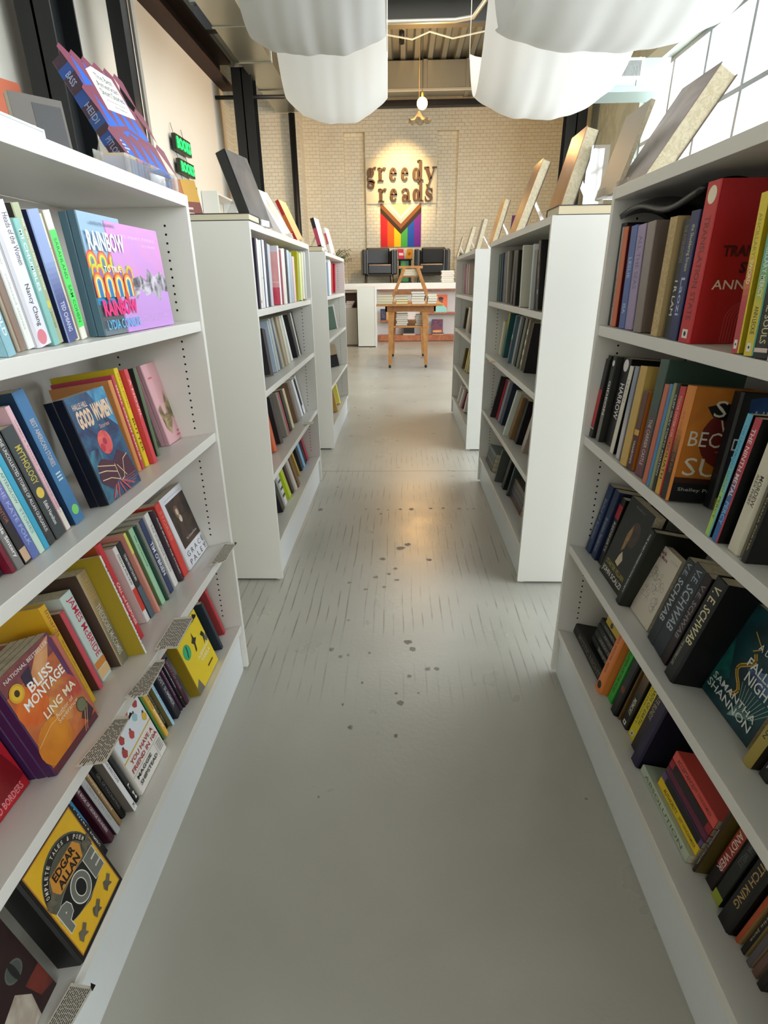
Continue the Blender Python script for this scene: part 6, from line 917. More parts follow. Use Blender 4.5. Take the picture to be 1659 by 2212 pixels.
{'t':'B','row':('ML',2),'ins':0.08,'y':3.1236,'w':0.0458,'h':0.2548,'lean':4.4594,'sp':'#8c8478','label':'book with animal print grey spine on third shelf of middle left bookcase','g':'books on the third shelf of middle left bookcase'},
{'t':'B','row':('ML',2),'ins':0.08,'y':3.1645,'w':0.0338,'h':0.2501,'lean':4.4594,'sp':'#a8323c','label':'book with thin red spine on third shelf of middle left bookcase','g':'books on the third shelf of middle left bookcase'},
{'t':'B','row':('ML',2),'ins':0.08,'y':3.233,'w':0.0544,'h':0.2474,'lean':4.4594,'sp':'#120e10','label':'book with wide black spine on third shelf of middle left bookcase','g':'books on the third shelf of middle left bookcase'},
{'t':'B','row':('ML',2),'ins':0.08,'y':3.3045,'w':0.0471,'h':0.2446,'lean':4.4594,'sp':'#d8c79c','label':'book with sand thin spine on third shelf of middle left bookcase','g':'books on the third shelf of middle left bookcase'},
{'t':'B','row':('ML',2),'ins':0.08,'y':3.4749,'w':0.0545,'h':0.2537,'lean':3.7917,'sp':'#7a6250','label':'book with brown spine on third shelf of middle left bookcase','g':'books on the third shelf of middle left bookcase'},
{'t':'B','row':('ML',2),'ins':0.08,'y':3.6407,'w':0.0545,'h':0.2483,'lean':-2.8392,'sp':'#e6e8ea','label':'book with white spine on third shelf of middle left bookcase','g':'books on the third shelf of middle left bookcase'},
{'t':'B','row':('ML',2),'ins':0.08,'y':3.7098,'w':0.0382,'h':0.239,'lean':-2.8392,'sp':'#241c22','band':(('#e0e2e4',0.75,1),),'label':'book with dark spine with white foot on third shelf of middle left bookcase','g':'books on the third shelf of middle left bookcase'},
{'t':'B','row':('ML',2),'ins':0.08,'y':3.7501,'w':0.0403,'h':0.2572,'lean':-2.8392,'sp':'#eceeee','label':'book with end white spine on third shelf of middle left bookcase','g':'books on the third shelf of middle left bookcase'},
{'t':'B','row':('ML',3),'ins':0.0656,'y':2.787,'w':0.0543,'h':0.2,'lean':-6.0,'sp':'#141617','label':'book with black slanted spine on bottom shelf of middle left bookcase','g':'books on the bottom shelf of middle left bookcase'},
{'t':'B','row':('ML',3),'ins':0.0711,'y':2.8883,'w':0.0546,'h':0.21,'lean':-1.4548,'sp':'#d8d8d4','band':(('#111',0.3,0.36),('#111',0.5,0.57),('#111',0.7,0.78)),'label':'book with white spine with black bars on bottom shelf of middle left bookcase','g':'books on the bottom shelf of middle left bookcase'},
{'t':'B','row':('ML',3),'ins':0.0655,'y':2.9929,'w':0.0541,'h':0.22,'lean':-8.0234,'sp':'#b9cf1f','label':'book with lime green spine on bottom shelf of middle left bookcase','g':'books on the bottom shelf of middle left bookcase'},
{'t':'B','row':('ML',3),'ins':0.062,'y':3.0703,'w':0.0437,'h':0.22,'lean':-8.0234,'sp':'#4a3034','label':'book with aubergine spine on bottom shelf of middle left bookcase','g':'books on the bottom shelf of middle left bookcase'},
{'t':'B','row':('ML',3),'ins':0.0504,'y':3.1174,'w':0.0476,'h':0.22,'lean':-8.0234,'sp':'#cfc9bc','label':'book with grey cream spine on bottom shelf of middle left bookcase','g':'books on the bottom shelf of middle left bookcase'},
{'t':'B','row':('ML',3),'ins':0.0427,'y':3.1682,'w':0.051,'h':0.22,'lean':-8.0234,'sp':'#6b4a26','label':'book with brown spine upright on bottom shelf of middle left bookcase','g':'books on the bottom shelf of middle left bookcase'},
{'t':'B','row':('ML',3),'ins':0.08,'y':3.3949,'w':0.0329,'h':0.2,'lean':-11.0,'sp':'#b0923c','label':'book with ochre spine on bottom shelf of middle left bookcase','g':'books on the bottom shelf of middle left bookcase'},
{'t':'B','row':('ML',3),'ins':0.08,'y':3.508,'w':0.0472,'h':0.2,'lean':-4.8719,'sp':'#22242c','label':'book with thin black spine on bottom shelf of middle left bookcase','g':'books on the bottom shelf of middle left bookcase'},
{'t':'B','row':('ML',3),'ins':0.08,'y':3.5866,'w':0.0544,'h':0.2,'lean':-4.8719,'sp':'#7fb0d0','label':'book with sky spine on bottom shelf of middle left bookcase','g':'books on the bottom shelf of middle left bookcase'},
{'t':'B','row':('ML',3),'ins':0.08,'y':3.6498,'w':0.0544,'h':0.2,'lean':-4.8719,'sp':'#101014','label':'book with small black spine on bottom shelf of middle left bookcase','g':'books on the bottom shelf of middle left bookcase'},
{'t':'B','row':('ML',3),'ins':0.08,'y':3.7346,'w':0.0544,'h':0.2,'lean':-4.8719,'sp':'#a83048','label':'book with berry spine on bottom shelf of middle left bookcase','g':'books on the bottom shelf of middle left bookcase'},
{'t':'B','row':('FL',0),'ins':0.004,'y':4.8305,'w':0.0374,'h':0.2463,'lean':2.3219,'sp':'#a9b8cc','label':'book with pale blue spine on top shelf of far left bookcase','g':'books on the top shelf of far left bookcase'},
{'t':'B','row':('FL',0),'ins':0.004,'y':4.8738,'w':0.0388,'h':0.2576,'lean':2.3219,'sp':'#dfe3ea','label':'book with white spine on top shelf of far left bookcase','g':'books on the top shelf of far left bookcase'},
{'t':'B','row':('FL',0),'ins':0.004,'y':4.9216,'w':0.0426,'h':0.27,'lean':2.3219,'sp':'#e6e6ea','label':'book with second white spine on top shelf of far left bookcase','g':'books on the top shelf of far left bookcase'},
{'t':'B','row':('FL',0),'ins':0.0216,'y':5.045,'w':0.0404,'h':0.27,'lean':8.7924,'sp':'#3b74b4','band':(('#8c1c30',0,0.1),),'label':'book with blue spine with red top on top shelf of far left bookcase','g':'books on the top shelf of far left bookcase'},
{'t':'B','row':('FL',0),'ins':0.0257,'y':5.1224,'w':0.054,'h':0.27,'lean':8.7924,'sp':'#cfd2c8','label':'book with grey white spine on top shelf of far left bookcase','g':'books on the top shelf of far left bookcase'},
{'t':'B','row':('FL',0),'ins':0.0424,'y':5.2732,'w':0.0536,'h':0.27,'lean':11.0,'sp':'#c8d46c','label':'book with lime white spine on top shelf of far left bookcase','g':'books on the top shelf of far left bookcase'},
{'t':'B','row':('FL',0),'ins':0.0596,'y':5.4308,'w':0.0536,'h':0.27,'lean':11.0,'sp':'#d5d8cc','label':'book with pearl spine on top shelf of far left bookcase','g':'books on the top shelf of far left bookcase'},
{'t':'B','row':('FL',0),'ins':0.08,'y':5.7265,'w':0.0536,'h':0.27,'lean':11.0,'sp':'#c8273a','label':'book with red spine on top shelf of far left bookcase','g':'books on the top shelf of far left bookcase'},
{'t':'B','row':('FL',0),'ins':0.08,'y':5.9871,'w':0.0536,'h':0.27,'lean':11.0,'sp':'#b3122c','label':'book with second red spine on top shelf of far left bookcase','g':'books on the top shelf of far left bookcase'},
{'t':'B','row':('FL',1),'ins':0.08,'y':5.9755,'w':0.0345,'h':0.22,'lean':-1.4138,'sp':'#5f7868','label':'book with green grey spine on second shelf of far left bookcase','g':'books on the second shelf of far left bookcase'},
{'t':'B','row':('FL',1),'ins':0.08,'y':6.0137,'w':0.0233,'h':0.24,'lean':-1.4138,'sp':'#e6e2de','label':'book with white leaning spine on second shelf of far left bookcase','g':'books on the second shelf of far left bookcase'},
{'t':'B','row':('FL',1),'ins':0.08,'y':6.033,'w':0.0111,'h':0.15,'lean':-1.4138,'sp':'#a81e38','label':'book with short crimson spine on second shelf of far left bookcase','g':'books on the second shelf of far left bookcase'},
{'t':'B','row':('FL',1),'ins':0.08,'y':6.0632,'w':0.0131,'h':0.23,'lean':-1.4138,'sp':'#e0dac8','bk':'#b9a48c','label':'book with thin cream leaning spine on second shelf of far left bookcase','g':'books on the second shelf of far left bookcase'},
{'t':'B','row':('FL',2),'ins':0.08,'y':6.0457,'w':0.0095,'h':0.18,'lean':9.6066,'sp':'#15131a','label':'book with black leaning spine on third shelf of far left bookcase','g':'books on the third shelf of far left bookcase'},
{'t':'B','row':('FL',2),'ins':0.08,'y':6.0627,'w':0.0138,'h':0.23,'lean':2.6997,'sp':'#c0a98a','label':'book with tan spine on third shelf of far left bookcase','g':'books on the third shelf of far left bookcase'},
{'t':'B','row':('FL',3),'ins':0.0269,'y':5.2692,'w':0.0536,'h':0.2,'lean':11.0,'sp':'#b48a3c','label':'book with amber thin spine on bottom shelf of far left bookcase','g':'books on the bottom shelf of far left bookcase'},
{'t':'B','row':('FL',3),'ins':0.0653,'y':5.7472,'w':0.0541,'h':0.2,'lean':-7.8009,'sp':'#7c1c30','label':'book with wine thin spine on bottom shelf of far left bookcase','g':'books on the bottom shelf of far left bookcase'},
{'t':'B','row':('FL',3),'ins':0.0403,'y':5.6443,'w':0.0536,'h':0.2,'lean':11.0,'sp':'#e6dc5c','label':'book with pale yellow spine on bottom shelf of far left bookcase','g':'books on the bottom shelf of far left bookcase'},
{'t':'B','row':('MR',0),'ins':0.0479,'y':3.7519,'w':0.0358,'h':0.2687,'lean':2.2895,'sp':'#3a5a4a','label':'book with thin green spine on top shelf of middle right bookcase','g':'books on the top shelf of middle right bookcase'},
{'t':'B','row':('MR',0),'ins':0.0447,'y':3.685,'w':0.0506,'h':0.2681,'lean':3.5176,'sp':'#1c4a46','label':'book with deep teal spine on top shelf of middle right bookcase','g':'books on the top shelf of middle right bookcase'},
{'t':'B','row':('MR',0),'ins':0.0465,'y':3.6219,'w':0.054,'h':0.27,'lean':3.5176,'sp':'#0e1216','label':'book with black spine with blue gleam on top shelf of middle right bookcase','g':'books on the top shelf of middle right bookcase'},
{'t':'B','row':('MR',0),'ins':0.0517,'y':3.5773,'w':0.0331,'h':0.27,'lean':3.5176,'sp':'#37588c','label':'book with blue spine on top shelf of middle right bookcase','g':'books on the top shelf of middle right bookcase'},
{'t':'B','row':('MR',0),'ins':0.0443,'y':3.4887,'w':0.0545,'h':0.27,'lean':3.3705,'sp':'#6f665c','label':'book with grey brown spine on top shelf of middle right bookcase','g':'books on the top shelf of middle right bookcase'},
{'t':'B','row':('MR',0),'ins':0.0303,'y':3.34,'w':0.0458,'h':0.27,'lean':5.7576,'sp':'#8d857a','label':'book with taupe spine with white specks on top shelf of middle right bookcase','g':'books on the top shelf of middle right bookcase'},
{'t':'B','row':('MR',0),'ins':0.042,'y':3.3061,'w':0.0196,'h':0.27,'lean':5.7576,'sp':'#4c4640','label':'book with thin umber spine on top shelf of middle right bookcase','g':'books on the top shelf of middle right bookcase'},
{'t':'B','row':('MR',0),'ins':0.033,'y':3.2054,'w':0.0543,'h':0.2619,'lean':-5.5319,'sp':'#3c3c34','label':'book with black and white flecked spine on top shelf of middle right bookcase','g':'books on the top shelf of middle right bookcase'},
{'t':'B','row':('MR',0),'ins':0.0157,'y':3.0311,'w':0.0546,'h':0.2582,'lean':1.4726,'sp':'#0d0b0e','label':'book with broad black spine on top shelf of middle right bookcase','g':'books on the top shelf of middle right bookcase'},
{'t':'B','row':('MR',0),'ins':0.004,'y':2.8197,'w':0.026,'h':0.27,'lean':5.1804,'sp':'#c6c4b4','label':'book with thick cream page block beside green cover on top shelf of middle right bookcase','g':'books on the top shelf of middle right bookcase'},
{'t':'B','row':('MR',0),'ins':0.0359,'y':2.8442,'w':0.0208,'h':0.27,'lean':5.1804,'sp':'#8ab04a','fr':'#7d9648','fart':'greenletters','label':'book with green spine with green cover on top shelf of middle right bookcase','g':'books on the top shelf of middle right bookcase'},
{'t':'B','row':('MR',0),'ins':0.004,'y':2.6136,'w':0.0063,'h':0.2635,'lean':2.5402,'sp':'#dfe4e4','label':'book with white leaning spine on top shelf of middle right bookcase','g':'books on the top shelf of middle right bookcase'},
{'t':'B','row':('MR',0),'ins':0.0101,'y':2.583,'w':0.0528,'h':0.2372,'lean':2.5402,'sp':'#7d7d78','label':'book with grey marbled spine on top shelf of middle right bookcase','g':'books on the top shelf of middle right bookcase'},
{'t':'B','row':('MR',0),'ins':0.004,'y':2.468,'w':0.0345,'h':0.27,'lean':9.3,'sp':'#0a0c10','tx':(('SS','#a8683c',0.1,0.55),('BE','#c8d0d4',0.7,0.76)),'label':'book with black spine with tan digits on top shelf of middle right bookcase','g':'books on the top shelf of middle right bookcase'},
{'t':'B','row':('MR',0),'ins':0.0499,'y':2.5293,'w':0.0169,'h':0.232,'lean':2.5402,'sp':'#7a3c50','label':'book with mauve sliver at near end on top shelf of middle right bookcase','g':'books on the top shelf of middle right bookcase'},
{'t':'B','row':('MR',1),'ins':0.08,'y':3.7409,'w':0.0544,'h':0.21,'lean':-4.8963,'sp':'#e2dcc0','label':'book with ivory thin spine on second shelf of middle right bookcase','g':'books on the second shelf of middle right bookcase'},
{'t':'B','row':('MR',1),'ins':0.08,'y':3.6117,'w':0.0542,'h':0.27,'lean':-6.9028,'sp':'#245a5c','hi':'#b9a824','label':'book with teal spine with yellow top on second shelf of middle right bookcase','g':'books on the second shelf of middle right bookcase'},
{'t':'B','row':('MR',1),'ins':0.0611,'y':3.33,'w':0.025,'h':0.27,'lean':-11.0,'sp':'#5a7280','band':(('#c9c0b4',0.4,0.5),('#a84048',0.55,0.65)),'label':'steel spine with stripes of red and white, second shelf of middle right bookcase','g':'books on the second shelf of middle right bookcase'},
{'t':'B','row':('MR',1),'ins':0.0765,'y':3.2789,'w':0.0081,'h':0.27,'lean':-11.0,'sp':'#dfe0dc','label':'book with white edge spine on second shelf of middle right bookcase','g':'books on the second shelf of middle right bookcase'},
{'t':'B','row':('MR',1),'ins':0.0787,'y':3.2179,'w':0.0536,'h':0.27,'lean':-11.0,'sp':'#22302f','label':'book with dark green spine on second shelf of middle right bookcase','g':'books on the second shelf of middle right bookcase'},
{'t':'B','row':('MR',1),'ins':0.0792,'y':3.1375,'w':0.0536,'h':0.27,'lean':-11.0,'sp':'#767868','label':'book with sage grey spine on second shelf of middle right bookcase','g':'books on the second shelf of middle right bookcase'},
{'t':'B','row':('MR',1),'ins':0.08,'y':3.0586,'w':0.025,'h':0.2697,'lean':-11.0,'sp':'#9c9078','band':(('#e4dec4',0.2,0.3),('#e4dec4',0.4,0.5),('#e4dec4',0.6,0.7),('#e4dec4',0.8,0.9)),'label':'book with patterned beige spine with white squares on second shelf of middle right bookcase','g':'books on the second shelf of middle right bookcase'},
{'t':'B','row':('MR',1),'ins':0.08,'y':2.97,'w':0.025,'h':0.2571,'lean':-11.0,'sp':'#191418','label':'book with black spine with faint letters on second shelf of middle right bookcase','g':'books on the second shelf of middle right bookcase'},
{'t':'B','row':('MR',2),'ins':0.0194,'y':3.5672,'w':0.023,'h':0.27,'lean':-3.9795,'sp':'#15121a','tx':(('B','#d8d8d8',0.45,0.5),),'label':'book with black spine with small letter B on third shelf of middle right bookcase','g':'books on the third shelf of middle right bookcase'},
{'t':'B','row':('MR',2),'ins':0.0543,'y':3.5306,'w':0.048,'h':0.2561,'lean':-3.9795,'sp':'#b8303c','label':'book with red spine on third shelf of middle right bookcase','g':'books on the third shelf of middle right bookcase'},
{'t':'B','row':('MR',2),'ins':0.0544,'y':3.4531,'w':0.0545,'h':0.2575,'lean':-3.9795,'sp':'#8a93a0','label':'book with grey sliver spine on third shelf of middle right bookcase','g':'books on the third shelf of middle right bookcase'},
{'t':'B','row':('MR',2),'ins':0.0594,'y':3.3881,'w':0.0545,'h':0.2662,'lean':-3.9795,'sp':'#18223a','label':'book with navy spine with black top on third shelf of middle right bookcase','g':'books on the third shelf of middle right bookcase'},
{'t':'B','row':('MR',2),'ins':0.0235,'y':3.1006,'w':0.0271,'h':0.27,'lean':-11.0,'sp':'#cfd8cc','label':'book with white botanical spine on third shelf of middle right bookcase','g':'books on the third shelf of middle right bookcase'},
{'t':'B','row':('MR',2),'ins':0.0495,'y':3.0547,'w':0.0536,'h':0.2516,'lean':-11.0,'sp':'#8c6a42','label':'book with kraft brown spine on third shelf of middle right bookcase','g':'books on the third shelf of middle right bookcase'},
{'t':'B','row':('MR',2),'ins':0.0674,'y':2.9607,'w':0.0545,'h':0.2445,'lean':-3.4258,'sp':'#171317','label':'book with black floral spine on third shelf of middle right bookcase','g':'books on the third shelf of middle right bookcase'},
{'t':'B','row':('MR',2),'ins':0.0677,'y':2.7861,'w':0.0541,'h':0.2386,'lean':-7.4666,'sp':'#a8968c','gloss':1,'label':'book with plastic wrapped rosy spine on third shelf of middle right bookcase','g':'books on the third shelf of middle right bookcase'},
{'t':'B','row':('MR',3),'ins':0.0208,'y':3.2626,'w':0.0195,'h':0.2,'lean':6.0068,'sp':'#4f524c','label':'book with grey speckled leaning cover on bottom shelf of middle right bookcase','g':'books on the bottom shelf of middle right bookcase'},
{'t':'B','row':('MR',3),'ins':0.0534,'y':3.1541,'w':0.0545,'h':0.21,'lean':-3.3281,'sp':'#1a1b18','label':'book with black textured spine on bottom shelf of middle right bookcase','g':'books on the bottom shelf of middle right bookcase'},
{'t':'B','row':('MR',3),'ins':0.058,'y':3.0329,'w':0.0196,'h':0.2,'lean':1.4835,'sp':'#3a4a48','label':'book with dark scenic leaning cover on bottom shelf of middle right bookcase','g':'books on the bottom shelf of middle right bookcase'},
{'t':'S','row':('MR',3),'ins':0.0336,'y0':3.456,'L':0.2573,'zo':0.0,'w':0.03,'sp':'#4d4a42','label':'speckled olive book at bottom of small lying stack on bottom shelf of middle right bookcase','g':'books on the bottom shelf of middle right bookcase'},
{'t':'S','row':('MR',3),'ins':0.0336,'y0':3.456,'L':0.2573,'zo':0.03,'w':0.03,'sp':'#5c5a58','label':'grey book second in small lying stack on bottom shelf of middle right bookcase','g':'books on the bottom shelf of middle right bookcase'},
{'t':'S','row':('MR',3),'ins':0.0336,'y0':3.456,'L':0.2573,'zo':0.06,'w':0.03,'sp':'#4f5450','label':'slate book third in small lying stack on bottom shelf of middle right bookcase','g':'books on the bottom shelf of middle right bookcase'},
{'t':'S','row':('MR',3),'ins':0.0336,'y0':3.456,'L':0.2573,'zo':0.09,'w':0.03,'sp':'#62706a','label':'grey green book on top of small lying stack on bottom shelf of middle right bookcase','g':'books on the bottom shelf of middle right bookcase'},
{'t':'S','row':('MR',3),'ins':0.0775,'y0':2.7339,'L':0.2988,'zo':0.0,'w':0.03,'sp':'#5a3c30','label':'rust brown book at bottom of nearer lying stack on bottom shelf of middle right bookcase','g':'books on the bottom shelf of middle right bookcase'},
{'t':'S','row':('MR',3),'ins':0.0775,'y0':2.7339,'L':0.2988,'zo':0.03,'w':0.03,'sp':'#5a5260','label':'violet grey book second in nearer lying stack on bottom shelf of middle right bookcase','g':'books on the bottom shelf of middle right bookcase'},
{'t':'S','row':('MR',3),'ins':0.0775,'y0':2.7339,'L':0.2988,'zo':0.06,'w':0.03,'sp':'#5f5a4c','label':'khaki book third in nearer lying stack on bottom shelf of middle right bookcase','g':'books on the bottom shelf of middle right bookcase'},
{'t':'S','row':('MR',3),'ins':0.0775,'y0':2.7339,'L':0.2988,'zo':0.09,'w':0.03,'sp':'#6a5c54','label':'brown grey book on top of nearer lying stack on bottom shelf of middle right bookcase','g':'books on the bottom shelf of middle right bookcase'},
{'t':'B','row':('FR',0),'ins':0.08,'y':6.0121,'w':0.0353,'h':0.27,'lean':-6.0249,'sp':'#a83040','label':'book with berry red spine on top shelf of far right bookcase','g':'books on the top shelf of far right bookcase'},
{'t':'B','row':('FR',0),'ins':0.08,'y':5.9703,'w':0.0366,'h':0.27,'lean':-6.0249,'sp':'#c9a0a0','band':(('#2c4a7c',0,0.12),),'label':'book with dusty pink spine with blue top on top shelf of far right bookcase','g':'books on the top shelf of far right bookcase'},
{'t':'B','row':('FR',0),'ins':0.08,'y':5.9254,'w':0.0421,'h':0.27,'lean':-6.0249,'sp':'#a84a54','label':'book with rose spine on top shelf of far right bookcase','g':'books on the top shelf of far right bookcase'},
{'t':'B','row':('FR',0),'ins':0.08,'y':5.8854,'w':0.0277,'h':0.27,'lean':-6.0249,'sp':'#b8404a','label':'book with second rose spine on top shelf of far right bookcase','g':'books on the top shelf of far right bookcase'},
{'t':'B','row':('FR',0),'ins':0.08,'y':5.8506,'w':0.0319,'h':0.27,'lean':-6.0249,'sp':'#e4e2e2','label':'book with white spine on top shelf of far right bookcase','g':'books on the top shelf of far right bookcase'},
{'t':'B','row':('FR',0),'ins':0.08,'y':5.8169,'w':0.0235,'h':0.27,'lean':-6.0249,'sp':'#c9b8c4','label':'book with pale mauve spine on top shelf of far right bookcase','g':'books on the top shelf of far right bookcase'},
{'t':'B','row':('FR',0),'ins':0.08,'y':5.7807,'w':0.0397,'h':0.27,'lean':-6.0249,'sp':'#30121c','label':'book with oxblood spine on top shelf of far right bookcase','g':'books on the top shelf of far right bookcase'},
{'t':'B','row':('FR',0),'ins':0.08,'y':5.7259,'w':0.0308,'h':0.27,'lean':-6.0249,'sp':'#cfc0b8','label':'book with beige spine on top shelf of far right bookcase','g':'books on the top shelf of far right bookcase'},
{'t':'B','row':('FR',0),'ins':0.08,'y':5.6651,'w':0.0284,'h':0.27,'lean':4.2156,'sp':'#d8c9b0','label':'book with cream spine on top shelf of far right bookcase','g':'books on the top shelf of far right bookcase'},
{'t':'B','row':('FR',0),'ins':0.08,'y':5.6388,'w':0.0219,'h':0.27,'lean':4.2156,'sp':'#c0aca0','label':'book with tan grey spine on top shelf of far right bookcase','g':'books on the top shelf of far right bookcase'},
{'t':'B','row':('FR',1),'ins':0.08,'y':5.9716,'w':0.0536,'h':0.2,'lean':-11.0,'sp':'#3c3420','label':'book with black gold leaning spine on second shelf of far right bookcase','g':'books on the second shelf of far right bookcase'},
{'t':'B','row':('FR',1),'ins':0.0681,'y':5.6156,'w':0.0536,'h':0.22,'lean':-11.0,'sp':'#cfc29c','label':'book with wheat leaning spine on second shelf of far right bookcase','g':'books on the second shelf of far right bookcase'},
{'t':'B','row':('FR',1),'ins':0.0645,'y':5.4893,'w':0.0546,'h':0.22,'lean':-0.9664,'sp':'#e2ded4','label':'book with white leaning spine on second shelf of far right bookcase','g':'books on the second shelf of far right bookcase'},
{'t':'B','row':('FR',1),'ins':0.078,'y':5.4103,'w':0.0546,'h':0.22,'lean':-0.9664,'sp':'#8c5c4c','label':'book with rust leaning spine on second shelf of far right bookcase','g':'books on the second shelf of far right bookcase'},
{'t':'B','row':('FR',2),'ins':0.0622,'y':5.786,'w':0.0536,'h':0.2,'lean':11.0,'sp':'#5c4a1c','label':'book with bronze leaning spine on third shelf of far right bookcase','g':'books on the third shelf of far right bookcase'},
{'t':'B','row':('FR',2),'ins':0.0757,'y':5.6075,'w':0.0536,'h':0.22,'lean':11.0,'sp':'#d8c878','label':'book with straw leaning spine on third shelf of far right bookcase','g':'books on the third shelf of far right bookcase'},
{'t':'B','row':('FR',2),'ins':0.08,'y':5.5152,'w':0.0536,'h':0.22,'lean':11.0,'sp':'#cfc08c','label':'book with pale straw leaning spine on third shelf of far right bookcase','g':'books on the third shelf of far right bookcase'},
{'t':'B','row':('FR',3),'ins':0.0275,'y':5.7474,'w':0.0546,'h':0.17,'lean':1.3166,'sp':'#e0d8cc','label':'book with white thin spine on bottom shelf of far right bookcase','g':'books on the bottom shelf of far right bookcase'},
{'t':'B','row':('FR',3),'ins':0.08,'y':5.9837,'w':0.0536,'h':0.14,'lean':-11.0,'sp':'#b85c44','label':'book with terracotta short spine on bottom shelf of far right bookcase','g':'books on the bottom shelf of far right bookcase'},
{'t':'B','row':('FR',3),'ins':0.0218,'y':5.5035,'w':0.0536,'h':0.18,'lean':-11.0,'sp':'#e4e0da','label':'book with white spine on bottom shelf of far right bookcase','g':'books on the bottom shelf of far right bookcase'},
{'t':'B','row':('FR',3),'ins':0.0397,'y':5.4378,'w':0.0536,'h':0.18,'lean':-11.0,'sp':'#7c2028','label':'book with dark red spine on bottom shelf of far right bookcase','g':'books on the bottom shelf of far right bookcase'},
{'t':'B','row':('FR',3),'ins':0.0385,'y':5.2376,'w':0.0536,'h':0.18,'lean':11.0,'sp':'#d8d4cc','label':'book with pale grey spine on bottom shelf of far right bookcase','g':'books on the bottom shelf of far right bookcase'})
put_row(ROWS)
